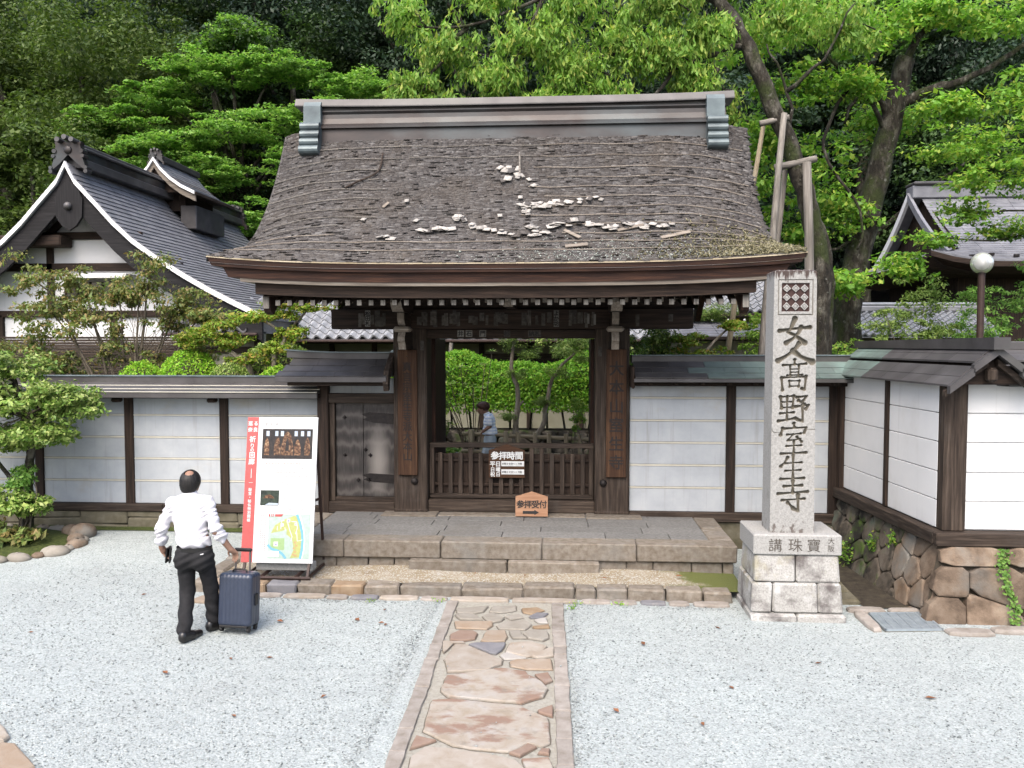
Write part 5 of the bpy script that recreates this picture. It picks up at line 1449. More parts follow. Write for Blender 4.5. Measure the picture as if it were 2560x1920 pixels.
# ------------------------------------------------------------------ person inside the gate
def check_mat():
    m, nt, P = nodes_of('check_shirt'); vec = mapped(nt); sx = N(nt, 'SeparateXYZ'); nt.links.new(vec, sx.inputs[0])
    def st(o, sc):
        a = N(nt, 'Math'); a.operation = 'MULTIPLY'; a.inputs[1].default_value = sc; nt.links.new(o, a.inputs[0])
        b = N(nt, 'Math'); b.operation = 'SINE'; nt.links.new(a.outputs[0], b.inputs[0]); return ramp(nt, b.outputs[0], [(.35, (0, 0, 0)), (.7, (1, 1, 1))])
    c = mixc(nt, st(sx.outputs[2], 110), (.80, .83, .88, 1), (.42, .52, .70, 1)); c = mixc(nt, mixc(nt, .5, st(sx.outputs[0], 70), (0, 0, 0, 1)), c, (.52, .60, .74, 1))
    nt.links.new(c, P.inputs['Base Color']); P.inputs['Roughness'].default_value = .9; return m
Mt['check'] = check_mat(); Mt['denim'] = cloth('pale_denim', [(.62, .75, .88), (.75, .86, .95)]); Mt['brown_hair'] = surf('brown_hair', [(.06, .022, .016), (.13, .055, .04)], 60, (1, 1, .3), .5, .5, 120, .004, 0)
wm = thing('person', 'person in a pale blue checked shirt and light jeans, head bowed, walking inside the gate', 'person', (-1.33, 14, .35))
Hw = Vector((-1.425, 13.98, 1.79))
wp = [ell(Hw, (.095, .078, .10), .02), ell(Hw + Vector((-.035, 0, -.06)), (.06, .055, .055), .03), cap((-1.33, 13.99, 1.64), (-1.39, 13.98, 1.75), .05, .05, .03), ell(Hw + Vector((-.10, 0, -.05)), (.02, .013, .018), .012),
      ell(Hw + Vector((.0, -.078, -.02)), (.018, .008, .025), .006), ell((-1.30, 13.99, 1.45), (.09, .14, .2), .05), ell((-1.30, 13.99, 1.2), (.1, .14, .14), .05),
      cap((-1.30, 13.84, 1.63), (-1.285, 13.82, 1.47), .04, .036, .02), cap((-1.285, 13.82, 1.47), (-1.39, 13.82, 1.39), .036, .026, .015), cap((-1.30, 14.14, 1.63), (-1.27, 14.16, 1.4), .04, .036, .02), cap((-1.27, 14.16, 1.4), (-1.34, 14.16, 1.25), .034, .025, .02),
      cap((-1.31, 13.92, 1.15), (-1.43, 13.92, .78), .06, .05, .03), cap((-1.43, 13.92, .78), (-1.42, 13.92, .43), .045, .035, .02), cap((-1.30, 14.06, 1.15), (-1.26, 14.06, .78), .06, .05, .03), cap((-1.26, 14.06, .78), (-1.12, 14.06, .46), .045, .035, .02)]
wp += hand_prims((-1.39, 13.82, 1.39), (-1.425, 13.82, 1.36), (-.8, 0, -.6), (.2, 1, -.2), (-.5, 0, .8), .45, .95, -1)
wp += hand_prims((-1.34, 14.16, 1.25), (-1.37, 14.16, 1.20), (-.5, 0, -.8), (.2, 1, 0), (-.8, 0, .4), .45, .95, -1)
wb = sdf_ob('body', wp, .009, Mt['skin'], wm)
for sg in (-1, 1):
    ob('eye', [tuple(Hw + Vector((-.088 + .004 * abs(a), sg * .03 + a * .012, .0 + b * .006))) for a in (-1, 1) for b in (-1, 1)], [(0, 1, 3, 2)], Mt['black'], wb)
sdf_ob('hair', [ell(Hw + Vector((.018, 0, .025)), (.108, .096, .098), .02), ell(Hw + Vector((-.05, 0, .05)), (.06, .078, .05), .03), carve(Hw + Vector((-.13, 0, -.085)), (.10, .12, .10))], .008, Mt['brown_hair'], wm)
sdf_ob('shirt', [ell((-1.305, 13.99, 1.53), (.112, .175, .15), .05), ell((-1.30, 13.99, 1.36), (.125, .165, .14), .05), cap((-1.33, 13.99, 1.63), (-1.355, 13.985, 1.675), .075, .062, .02), cap((-1.305, 13.84, 1.62), (-1.29, 13.82, 1.525), .066, .060, .03), cap((-1.305, 14.14, 1.62), (-1.285, 14.16, 1.52), .066, .060, .03), cap((-1.30, 13.99, 1.34), (-1.30, 13.99, 1.31), .135, .14, .04)], .009, Mt['check'], wm, post=lambda G: 1.315 - G[..., 2])
sdf_ob('jeans', [ell((-1.295, 13.99, 1.2), (.118, .155, .14), .04), cap((-1.31, 13.92, 1.13), (-1.425, 13.92, .78), .092, .070, .03), cap((-1.425, 13.92, .78), (-1.42, 13.92, .47), .070, .062, .03), cap((-1.295, 14.06, 1.13), (-1.255, 14.06, .78), .092, .070, .03), cap((-1.255, 14.06, .78), (-1.13, 14.06, .49), .070, .062, .03)], .010, Mt['denim'], wm)
for a in ((-1.42, 13.92, .40), (-1.11, 14.06, .42)):
    sdf_ob('shoe', [cap((a[0] + .02, a[1], a[2]), (a[0] - .15, a[1], a[2] - .02), .045, .032, .02)], .010, Mt['shoe'], wm)

def shift(root, v): root.matrix_basis = Matrix.Translation(v) @ root.matrix_basis
shift(wm, (-.10, 1.0, -.03))
# ------------------------------------------------------------------ engraved stone pillar
mon = thing('stone_pillar', 'tall pale granite pillar with seven carved characters and a diamond crest on a stone base', 'stone pillar', (2.42, 9.2, 0))
STROKES = {  # brush strokes in a unit square, y down; last number is the half-width
 '女': [([(.50, .02), (.38, .40), (.28, .55), (.52, .68), (.82, .97)], .075), ([(.70, .36), (.62, .58), (.46, .80), (.24, .98)], .07), ([(.02, .50), (.45, .42), (.98, .36)], .06)],
 '人': [([(.62, .02), (.46, .40), (.22, .70), (.0, .92)], .07), ([(.45, .42), (.66, .70), (1., .97)], .085)],
 '髙': [([(.5, 0), (.5, .13)], .06), ([(.05, .17), (.5, .15), (.95, .12)], .045), ([(.33, .2), (.34, .50)], .045), ([(.67, .19), (.66, .50)], .045), ([(.33, .30), (.67, .29)], .032), ([(.34, .40), (.66, .39)], .032), ([(.22, .50), (.80, .48)], .04),
        ([(.0, .58), (.04, .97)], .06), ([(.06, .57), (.93, .54)], .045), ([(.95, .53), (.90, .96), (.80, .92)], .06), ([(.30, .68), (.32, .86)], .045), ([(.30, .68), (.70, .67)], .036), ([(.70, .67), (.67, .86)], .045), ([(.32, .85), (.68, .84)], .036)],
 '野': [([(.06, .07), (.10, .47)], .055), ([(.06, .07), (.50, .03)], .04), ([(.50, .03), (.46, .46)], .05), ([(.09, .26), (.47, .24)], .035), ([(.10, .46), (.47, .44)], .035), ([(.28, .05), (.28, .90)], .045), ([(.06, .67), (.50, .63)], .04), ([(.0, .95), (.25, .91), (.56, .84)], .05),
        ([(.60, .08), (.93, .03), (.78, .24)], .05), ([(.66, .20), (.84, .33)], .055), ([(.55, .42), (1., .35), (.90, .50)], .05), ([(.79, .38), (.80, .96), (.62, .88)], .055)],
 '室': [([(.5, 0), (.52, .11)], .06), ([(.09, .17), (.02, .36)], .065), ([(.09, .17), (.96, .12), (.88, .29)], .05), ([(.26, .36), (.76, .32)], .04), ([(.48, .35), (.30, .53)], .04), ([(.28, .55), (.74, .50)], .04), ([(.62, .43), (.79, .58)], .05), ([(.24, .73), (.78, .70)], .04), ([(.51, .56), (.51, .95)], .05), ([(.05, .98), (.96, .93)], .05)],
 '生': [([(.30, .10), (.19, .30), (.03, .46)], .065), ([(.18, .34), (.88, .29)], .045), ([(.53, 0), (.53, .96)], .06), ([(.22, .64), (.84, .60)], .045), ([(.03, .98), (.98, .93)], .055)],
 '寺': [([(.20, .17), (.80, .13)], .05), ([(.50, 0), (.50, .36)], .06), ([(.0, .41), (.5, .37), (1., .33)], .05), ([(.14, .62), (.90, .56)], .045), ([(.68, .44), (.69, .96), (.52, .88)], .065), ([(.34, .70), (.50, .85)], .06)]}
CH = [('女', 2.240, 2.568, 3.197, 2.931), ('人', 2.236, 2.587, 2.935, 2.732), ('髙', 2.276, 2.543, 2.757, 2.427), ('野', 2.250, 2.565, 2.383, 2.091), ('室', 2.270, 2.554, 2.080, 1.749), ('生', 2.275, 2.530, 1.742, 1.479), ('寺', 2.258, 2.565, 1.463, 1.129)]
nx_, nz_ = 150, 880
zl = np.linspace(.905, 3.693, nz_)
fx = np.linspace(0, 1, nx_)
Lx = 2.174 + .010 * (zl - .905) / 2.79; Rx_ = 2.639 - .016 * (zl - .905) / 2.79
X = Lx[:, None] + (Rx_ - Lx)[:, None] * fx[None]; Z = np.repeat(zl[:, None], nx_, 1)
depth = np.zeros_like(X); dark = np.zeros_like(X)
def groove(pts, w, dmax, taper=True):
    P_ = np.stack([X, Z], -1); best = np.full(X.shape, 9.0)
    L = 0; seglen = [math.dist(a, b) for a, b in zip(pts[:-1], pts[1:])]; tot = sum(seglen)
    lo_ = np.min(pts, 0) - w * 2; hi_ = np.max(pts, 0) + w * 2
    r0, r1 = np.searchsorted(zl, lo_[1]), np.searchsorted(zl, hi_[1])
    sub = P_[r0:r1]; best = np.full(sub.shape[:2], 9.0)
    for a, b, sl_ in zip(pts[:-1], pts[1:], seglen):
        a = np.array(a); ab = np.array(b) - a
        t = np.clip(((sub - a) @ ab) / max(ab @ ab, 1e-9), 0, 1)
        along = (L + t * sl_) / tot
        ww = w * (1.12 - .55 * np.clip(np.sin(along * math.pi), 0, 1) ** .7 * .9) if taper else w
        d = np.linalg.norm(sub - a - t[..., None] * ab, axis=-1) - ww
        best = np.minimum(best, d); L += sl_
    depth[r0:r1] = np.maximum(depth[r0:r1], dmax * np.clip(-best / (w * .55), 0, 1))
    dark[r0:r1] = np.maximum(dark[r0:r1], ss(.003, -.006, best))
for ch, x0, x1, zt, zb in CH:
    for pts, w in STROKES[ch]:
        groove([(x0 + (x1 - x0) * a, zt + (zb - zt) * b) for a, b in pts], w * (x1 - x0) * 1.22, .036)
groove([(2.166, 2.03), (2.20, 1.985), (2.25, 1.978), (2.29, 2.0)], .004, .008, False); groove([(2.50, 2.012), (2.56, 2.02), (2.64, 2.018)], .004, .008, False)
# crest: nine raised diamonds in a sunk square
cx0, cx1, cz0, cz1 = 2.236, 2.580, 3.24, 3.595
ex = (X - (cx0 + cx1) / 2) / ((cx1 - cx0) / 2); ez = (Z - (cz0 + cz1) / 2) / ((cz1 - cz0) / 2)
mx_ = np.maximum(np.abs(ex), np.abs(ez))
frame = (mx_ < 1.06) & (mx_ > 1.0); depth[frame] = .010; dark[frame] = .75
inner = mx_ < .84
px3 = ex / .80 * 1.5; pz3 = ez / .80 * 1.5
dd = np.abs((px3 + .5) % 1 - .5) + np.abs((pz3 + .5) % 1 - .5)
dia = (dd < .46) & (np.abs(px3) < 1.5) & (np.abs(pz3) < 1.5)
depth[inner & ~dia] = .016; dark[inner & ~dia] = 1
ring = inner & dia & (dd > .22) & (dd < .29); depth[ring] = .006; dark[ring] = .55
Y = 8.95 + depth + .0012 * np.sin(X * 90) * np.sin(Z * 70)
v = np.stack([X, Y, Z], -1).reshape(-1, 3)
i = (np.arange(nz_ - 1)[:, None] * nx_ + np.arange(nx_ - 1)[None]).ravel()
f = np.stack([i, i + 1, i + 1 + nx_, i + nx_], -1)
def pillar_mat():
    m = Mt['granite_clean'].copy(); m.name = 'carved_granite'; nt = m.node_tree; P = nt.nodes['Principled BSDF']
    src = P.inputs['Base Color'].links[0].from_socket
    at = N(nt, 'Attribute'); at.attribute_name = 'groove'
    c = mixc(nt, at.outputs['Fac'], src, (.095, .086, .068, 1))
    at2 = N(nt, 'Attribute'); at2.attribute_name = 'crest'
    c = mixc(nt, at2.outputs['Fac'], c, (.035, .018, .016, 1))
    vec = mapped(nt); sx = N(nt, 'SeparateXYZ'); nt.links.new(vec, sx.inputs[0])
    # black lichen runs down from the top and sits in the foot
    up_ = N(nt, 'MapRange'); up_.inputs[1].default_value = 3.50; up_.inputs[2].default_value = 3.70; up_.inputs[3].default_value = -.2; up_.inputs[4].default_value = .22; nt.links.new(sx.outputs[2], up_.inputs[0])
    a = N(nt, 'Math'); a.operation = 'ADD'; nt.links.new(up_.outputs[0], a.inputs[0]); nt.links.new(noise(nt, mapped(nt, (28, 28, 2.5)), 1.6, 4, .6), a.inputs[1])
    c = mixc(nt, ramp(nt, a.outputs[0], [(.58, (0, 0, 0)), (.66, (1, 1, 1))]), c, (.045, .032, .028, 1))
    dn = N(nt, 'MapRange'); dn.inputs[1].default_value = 1.15; dn.inputs[2].default_value = .92; dn.inputs[3].default_value = -.2; dn.inputs[4].default_value = .12; nt.links.new(sx.outputs[2], dn.inputs[0])
    a3 = N(nt, 'Math'); a3.operation = 'ADD'; nt.links.new(dn.outputs[0], a3.inputs[0]); nt.links.new(noise(nt, mapped(nt, (12, 12, 7)), 1.6, 4, .6), a3.inputs[1])
    c = mixc(nt, ramp(nt, a3.outputs[0], [(.58, (0, 0, 0)), (.68, (.8, .8, .8))]), c, (.06, .045, .038, 1))
    sd_n = noise(nt, mapped(nt, (30, 30, 5)), 1.3, 5, .7)
    e = N(nt, 'MapRange'); e.inputs[1].default_value = 2.22; e.inputs[2].default_value = 2.17; e.inputs[3].default_value = -.14; e.inputs[4].default_value = .03; nt.links.new(sx.outputs[0], e.inputs[0])
    a4 = N(nt, 'Math'); a4.operation = 'ADD'; nt.links.new(e.outputs[0], a4.inputs[0]); nt.links.new(sd_n, a4.inputs[1])
    c = mixc(nt, ramp(nt, a4.outputs[0], [(.62, (0, 0, 0)), (.70, (.85, .85, .85))]), c, (.045, .036, .030, 1))
    nt.links.new(c, P.inputs['Base Color']); return m
Mt['carved'] = pillar_mat()
shaft_me = mesh('carved_face', v, f, Mt['carved'], False)
crest_mask = (mx_ < .84)
for nm, arr in (('groove', np.where(crest_mask, 0, dark)), ('crest', np.where(crest_mask, dark, 0))):
    at = shaft_me.attributes.new(nm, 'FLOAT', 'POINT'); at.data.foreach_set('value', arr.astype(np.float32).ravel())
sh = MB(); 
b_ = [(2.174, 8.95, .905), (2.639, 8.95, .905), (2.639, 9.31, .905), (2.174, 9.31, .905)]; t_ = [(2.184, 8.95, 3.693), (2.623, 8.95, 3.693), (2.620, 9.30, 3.693), (2.187, 9.30, 3.693)]
sh.add(b_ + t_ + [(2.22, 8.99, 3.71), (2.59, 8.99, 3.71), (2.58, 9.26, 3.71), (2.22, 9.26, 3.71)], [(1, 2, 6, 5), (2, 3, 7, 6), (3, 0, 4, 7), (4, 5, 9, 8), (5, 6, 10, 9), (6, 7, 11, 10), (7, 4, 8, 11), (8, 9, 10, 11)])
shaft = sh.build('shaft', Mt['carved'], mon)
link('carved_face', shaft_me, shaft)
slab = box('slab', 1.985, 2.903, 8.85, 9.56, .690, .908, Mt['granite_clean'], mon, .012)
for c, cx_, cz_, s_ in (('講', 2.212, .797, .150), ('珠', 2.420, .80, .155), ('寶', 2.609, .80, .150), ('大', 2.79, .85, .075), ('阪', 2.79, .77, .075)):
    lettering('carved_character', [(c, 0, 0, s_)], lambda u, w: (cx_ + u, 8.8465, cz_ + w), Mt['carved_ink'] if 'carved_ink' in Mt else Mt.setdefault('carved_ink', plain('carved_ink', (.11, .095, .08), .9)), slab)
def batter_block(name, x0, x1, y0, y1, z0, z1, e, mat):
    v, f = cbox(x0, x1, y0, y1, z0, z1, .02)
    cx_, cy_ = 2.445, 9.2
    v = [(cx_ + (p[0] - cx_) * (1 + e * (z1 - p[2])), cy_ + (p[1] - cy_) * (1 + e * (z1 - p[2])), p[2]) for p in v]
    v = [(p[0] + random.uniform(-.006, .006), p[1] + random.uniform(-.006, .006), p[2]) for p in v]
    return ob(name, v, f, mat, mon)
batter_block('base_block', 2.01, 2.43, 8.865, 9.54, .395, .688, .14, Mt['granite'])
batter_block('base_block', 2.434, 2.875, 8.865, 9.54, .395, .688, .14, Mt['granite'])
for a, b in ((1.985, 2.195), (2.20, 2.655), (2.66, 2.90)):
    batter_block('base_block', a, b, 8.835, 9.56, .075, .393, .16, Mt['granite'])
for a, b in ((1.955, 2.43), (2.435, 2.935)):
    batter_block('footing', a, b, 8.77, 9.62, -.05, .073, .1, Mt['granite'])

# ------------------------------------------------------------------ information sign on its steel frame
sg_ = thing('information_sign', 'leaning white information sign with a red strip and a map, on a brown frame', 'sign', (-3.45, 9.8, .13))
SP = lambda u, v, h=0.0: (-3.905 + .877 * u, 9.6 + .30 * v - h, .305 + 1.725 * v + .17 * h)
def spanel(name, u0, u1, v0, v1, h0, h1, mat, parent=sg_):
    mb = MB(); mb.prism([(u0, v0), (u1, v0), (u1, v1), (u0, v1)], lambda a, b, h: SP(a, b, h), h0, h1); return mb.build(name, mat, parent)
pn = spanel('panel', 0, 1, 0, 1, -.02, 0, Mt['white_print'])
spanel('red_strip', .002, .16, .001, .999, .0015, .003, Mt['red_print'], pn)
ph = spanel('photo', .225, .935, .71, .918, .0015, .003, Mt['photo_dark'], pn)
def spoly(name, pts, mat, parent, h=.004):
    return ob(name, [SP(a, b, h) for a, b in pts], [tuple(range(len(pts)))], mat, parent)
for u_, w_, t_ in ((.29, .035, .86), (.44, .045, .87), (.58, .085, .90), (.725, .045, .85), (.865, .04, .86)):
    spoly('photo_figure', [(u_ - w_, .735), (u_ + w_, .735), (u_ + w_ * 1.05, .79), (u_ + w_ * .55, t_ - .02), (u_, t_), (u_ - w_ * .55, t_ - .02), (u_ - w_ * 1.05, .79)], Mt['photo_gold'], ph)
for u_ in (.30, .425, .505, .70, .79, .88):
    spoly('photo_light', [(u_ - .022, .868), (u_ + .022, .868), (u_ + .022, .903), (u_ - .022, .903)], Mt['photo_sky'], ph, .0045)
spoly('photo_figure', [(.555, .765), (.605, .765), (.60, .83), (.58, .858), (.56, .83)], Mt['photo_dark'], ph, .005)
p2 = spanel('photo', .235, .495, .389, .493, .0015, .003, Mt['photo_forest'], pn)
spoly('photo_figure', [(.27, .437), (.44, .437), (.40, .455), (.36, .466), (.30, .455)], Mt['photo_gold'], p2)
spoly('photo_light', [(.30, .392), (.49, .392), (.49, .404), (.36, .407)], Mt['photo_sky'], p2)
mp_ = spanel('map', .365, .95, .028, .33, .0015, .003, Mt['map_mint'], pn)
mq = lambda a, b: (.365 + .585 * a, .33 - .302 * b)
def mpoly(name, pts, mat, h): return spoly(name, [mq(a, b) for a, b in pts], mat, mp_, h)
mpoly('map_area', [(.07, .43), (.16, .25), (.38, .12), (.62, .03), (.70, .06), (.80, .40), (.84, .62), (.80, .96), (.55, .98), (.63, .78), (.58, .55), (.44, .45), (.45, .33), (.33, .38), (.2, .40)], Mt['map_green'], .004)
mpoly('map_area', [(.07, .54), (.40, .54), (.40, .80), (.07, .80)], Mt['map_green2'], .0042)
def ribbon(pts, w, mat, h, nm='map_line'):
    vv = []; 
    for k, p in enumerate(pts):
        a = np.array(pts[max(k - 1, 0)]); b = np.array(pts[min(k + 1, len(pts) - 1)]); d = (b - a) / (np.linalg.norm(b - a) + 1e-9); n = np.array([-d[1], d[0]]) * w
        vv += [SP(*mq(p[0] - n[0], p[1] - n[1]), h), SP(*mq(p[0] + n[0], p[1] + n[1]), h)]
    return ob(nm, vv, [(2 * k, 2 * k + 1, 2 * k + 3, 2 * k + 2) for k in range(len(pts) - 1)], mat, mp_)
ribbon([(.73, .0), (.80, .2), (.85, .42), (.87, .6), (.86, .8), (.82, .99)], .022, Mt['white_print'], .0044); ribbon([(.68, .0), (.76, .2), (.82, .42), (.835, .6), (.825, .8), (.79, .99)], .03, Mt['map_blue'], .0048)
ribbon([(.0, .69), (.1, .78), (.25, .82), (.36, .89), (.45, .99)], .028, Mt['map_blue'], .0048)
for pts in ([(.30, .33), (.32, .15), (.38, .14)], [(.46, .18), (.52, .36), (.58, .50), (.56, .6)], [(.55, .16), (.68, .17), (.70, .30), (.66, .44)], [(.68, .35), (.71, .60), (.83, .57)], [(.22, .36), (.22, .27)], [(.40, .30), (.42, .38)]):
    ribbon(pts, .008, Mt['white_print'], .0050)
for a, b, s_ in ((.33, .24, .035), (.48, .14, .04), (.66, .22, .03), (.2, .67, .05)):
    mpoly('map_building', [(a - s_, b - s_), (a + s_, b - s_), (a + s_, b + s_), (a - s_, b + s_)], Mt['white_print'], .0052); mpoly('map_building', [(a - s_ * .5, b - s_ * .3), (a + s_ * .5, b - s_ * .3), (a + s_ * .5, b + s_ * .7), (a - s_ * .5, b + s_ * .7)], Mt['map_violet'], .0055)
for a, b in ((.66, .63), (.69, .70), (.64, .76), (.66, .84), (.68, .92), (.62, .90)):
    mpoly('map_building', [(a - .03, b - .022), (a + .03, b - .022), (a + .03, b + .022), (a - .03, b + .022)], Mt['map_orange'], .0052)
mpoly('map_key', [(.02, .83), (.28, .83), (.28, .96), (.02, .96)], Mt['white_print'], .0056)
mpoly('map_title', [(.0, .0), (.36, .0), (.30, .055), (.0, .055)], Mt['red_print'], .0056)
q_ = lambda u, w: SP(u, w, .006)
AS = .877 / 1.725
lettering('lettering', [(c, *[(.365 + .585 * (.05 + i * .045)), .33 - .302 * .03], .020, .9 / .877) for i, c in enumerate('案内図')], lambda u, w: SP(u, w * 1.0, .0075), Mt['white_print'], mp_, .02)
def strip_text(items): return lettering('lettering', [(c, u, w, s_, 1.725 / .877) for c, u, w, s_ in items], q_, Mt['white_print'], pn, .02)
strip_text([('巡', .045, .955, .034), ('る', .122, .955, .034), ('奈', .045, .912, .034), ('良', .122, .912, .034)])
strip_text([('祈', .085, .845, .046), ('り', .085, .80, .036), ('の', .085, .77, .030), ('回', .088, .735, .044), ('廊', .085, .69, .046)])
strip_text([(c, .085, .495 - i * .026, .025) for i, c in enumerate('秘宝・秘仏特別開帳')])
spanel('lettering_rule', .06, .115, .543, .545, .003, .005, Mt['white_print'], pn)
spanel('lettering_rule', .085, .092, .575, .64, .003, .005, Mt['white_print'], pn)
lettering('lettering', [(c, .27 + i * .075, .953, .030, 1.725 / .877) for i, c in enumerate('室生寺')], q_, Mt['grey_print'], pn)
lettering('lettering', [(c, .30 + i * .043, .678, .019, 1.725 / .877) for i, c in enumerate('金堂潅頂堂弥勒堂特別拝観')], q_, Mt['rose_print'], pn)
rr = random.Random(3)
def text_line(u0, u1, w, hgt=.006, mat='grey_print'):
    mb = MB(); u_ = u0
    while u_ < u1:
        l = rr.uniform(.006, .016); e = min(u_ + l, u1)
        mb.add([SP(u_, w - hgt / 2, .004), SP(e, w - hgt / 2, .004), SP(e, w + hgt / 2, .004), SP(u_, w + hgt / 2, .004)], [(0, 1, 2, 3)]); u_ = e + rr.uniform(.004, .008)
    o = mb.build('text_line', Mt[mat], pn); o['kind'] = 'stuff'
for w, a, b in ((.648, .25, .36), (.648, .42, .93), (.632, .42, .74), (.617, .42, .76), (.591, .24, .36), (.591, .42, .93), (.565, .24, .36), (.565, .42, .72), (.550, .42, .61), (.537, .42, .82)): text_line(a, b, w)
for k in range(6): text_line(.53, .93, .488 - k * .0125, .0045)
for k in range(4): text_line(.53, .90, .405 - k * .0115, .004)
for w in (.362, .350): text_line(.235, .94, w, .004)
for k in range(3):
    mb = MB(); w = .325
    while w > .06:
        mb.add([SP(.255 + k * .03, w - .008, .004), SP(.268 + k * .03, w - .008, .004), SP(.268 + k * .03, w, .004), SP(.255 + k * .03, w, .004)], [(0, 1, 2, 3)]); w -= .0125
    o = mb.build('text_line', Mt['grey_print'], pn); o['kind'] = 'stuff'
# frame
def bar(name, a, b, r=.016): 
    a = Vector(a); b = Vector(b); return ob(name, *tube([a, b], r * 1.3, 4), Mt['steel_brown'], sg_)
for xx in (-3.86, -3.07):
    bar('back_rail', SP((xx + 3.905) / .877, 1, -.035), SP((xx + 3.905) / .877, 0, -.035)); bar('front_leg', SP((xx + 3.905) / .877, .02, -.035), (xx, 9.53, .14))
    bar('rear_leg', SP((xx + 3.905) / .877, .96, -.04), (xx, 10.22, .14)); bar('foot_rail', (xx, 9.52, .14), (xx, 10.22, .14)); bar('brace', SP((xx + 3.905) / .877, .42, -.04), (xx, 10.05, 1.0))
for yy_ in (9.52, 10.22): bar('cross_rail', (-3.90, yy_, .145), (-3.03, yy_, .145))
for xx in (-3.62, -3.2): bar('foot_rail', (xx, 9.52, .165), (xx, 9.86, .165), .02)
v, f = cbox(-3.75, -3.05, 9.68, 9.84, .19, .28, .01); ob('ballast_block', v, f, Mt['granite_clean'], sg_)

# ------------------------------------------------------------------ lamp on its pole
lm = thing('garden_lamp', 'round glass lamp on a brown pole rising behind the corner wall roof', 'lamp', (6.47, 13.5, .35))
ob('pole', *tube([(6.48, 13.5, .33), (6.48, 13.5, 4.03)], .052, 12), Mt['steel_brown'], lm)
ob('collar', *tube([(6.48, 13.5, 4.02), (6.48, 13.5, 4.06)], .06, 12), Mt['steel_brown'], lm)
def ball(c, r, n=14, sq=(1, 1, 1)):
    v = []; f = []
    for i in range(n + 1):
        th = math.pi * i / n
        for j in range(2 * n): ph = math.pi * j / n; v.append((c[0] + sq[0] * r * math.sin(th) * math.cos(ph), c[1] + sq[1] * r * math.sin(th) * math.sin(ph), c[2] + sq[2] * r * math.cos(th)))
    for i in range(n):
        for j in range(2 * n): f.append((i * 2 * n + j, i * 2 * n + (j + 1) % (2 * n), (i + 1) * 2 * n + (j + 1) % (2 * n), (i + 1) * 2 * n + j))
    return v, f
gm, gnt, gP = nodes_of('lamp_glass'); gP.inputs['Base Color'].default_value = (.55, .56, .55, 1); gP.inputs['Roughness'].default_value = .28; gP.inputs['Transmission Weight'].default_value = .6; gP.inputs['Alpha'].default_value = 1
ob('globe', *ball((6.48, 13.5, 4.19), .165), gm, lm, True)
ob('bulb', *ball((6.48, 13.5, 4.17), .055, 8, (1, 1, 1.3)), Mt['white'], lm, True)
# fallen leaves on the gravel
Mt['dead_leaf'] = leafmat('dead_leaf', [(.10, .04, .02), (.16, .07, .035), (.13, .06, .035)], .1, .6, (1, 1, 1))
for k, (x, y) in enumerate([(-1.98, 8.84), (-1.93, 8.42), (-1.87, 8.36), (-2.2, 8.5), (-3.0, 8.4), (-2.75, 7.4), (-3.1, 7.35), (-3.55, 7.0), (-2.0, 6.6), (-2.6, 6.2), (1.55, 8.5), (.75, 8.0), (1.05, 6.3), (1.4, 7.0), (.4, 6.5), (2.3, 7.6), (-1.1, 9.85), (-.5, 9.8), (.45, 9.75), (1.35, 9.9), (-5.4, 7.9), (-4.9, 9.2), (3.0, 6.9)]):
    s_ = random.uniform(.03, .05); a = random.uniform(0, 6.3); z0 = (.15 if y > 9.6 else .012)
    mw = Matrix.Translation((x, y, z0)) @ Matrix.Rotation(a, 4, 'Z') @ Matrix.Rotation(random.uniform(-.3, .3), 4, 'X')
    v = [(-s_, 0, .004), (-.2 * s_, -.5 * s_, .012), (s_, 0, .006), (-.2 * s_, .5 * s_, .014), (.1 * s_, 0, .0)]
    o = ob('fallen_leaf', [tuple(mw @ Vector(p)) for p in v], [(0, 1, 4), (1, 2, 4), (2, 3, 4), (3, 0, 4)], Mt['dead_leaf']); tag(o, 'small curled brown leaf lying on the gravel or soil before the gate', 'leaf', 'fallen leaves', 'thing')

# ================================================================== big hall with the gable, behind the long wall
hall = thing('temple_hall', 'large hall with a grey gabled roof and white gable edge behind the long wall', 'building', (-11.15, 22, .35))
PX = np.array([0, .206, .673, 1.058, 1.499, 2.027, 2.674, 3.264, 3.851, 4.42]); PZ = np.array([0, .393, .889, 1.31, 1.716, 2.095, 2.50, 2.836, 3.13, 3.40])
HX, HZ, HY0, HY1 = -11.18, 7.0, 18.0, 27.6
prof = lambda d: HZ - np.interp(d, PX, PZ)
seglen = np.concatenate([[0], np.cumsum(np.hypot(np.diff(PX), np.diff(PZ)))])
at_len = lambda l: np.interp(l, seglen, PX)
LT = seglen[-1]
def hall_sheet(sg, l0, l1, y0, y1):
    d0, d1 = at_len(l0), at_len(min(l1, LT)); z0, z1 = prof(d0), prof(d1)
    n = Vector((sg * (z0 - z1), 0, d1 - d0)).normalized()
    up = lambda d, z, y, h: tuple(Vector((HX + sg * d, y, z)) + n * h)
    v = [up(d0, z0, y0, .006), up(d0, z0, y1, .006), up(d1, z1, y1, .030), up(d1, z1, y0, .030), up(d1, z1, y0, .004), up(d1, z1, y1, .004), up(d0, z0, y0, -.01)]
    return v, [(0, 1, 2, 3), (3, 2, 5, 4), (0, 3, 4, 6)]
nrow = 34; rest = MB(); cnt_ = 0
for sg in (1, -1):
    for r in range(nrow):
        l0 = .15 + (LT - .15) * r / nrow; l1 = .15 + (LT - .15) * (r + 1) / nrow + .02
        y = HY0 - .02; k = 0
        while y < HY1:
            w = .44 if k else (.22 if r % 2 else .44)
            v, f = hall_sheet(sg, l0, l1, y, min(y + w - .008, HY1))
            if sg == 1 and k < 8 and cnt_ < 290:
                ob('roof_sheet', v, f, Mt['slate'], hall); cnt_ += 1
            else: rest.add(v, f)
            y += w; k += 1
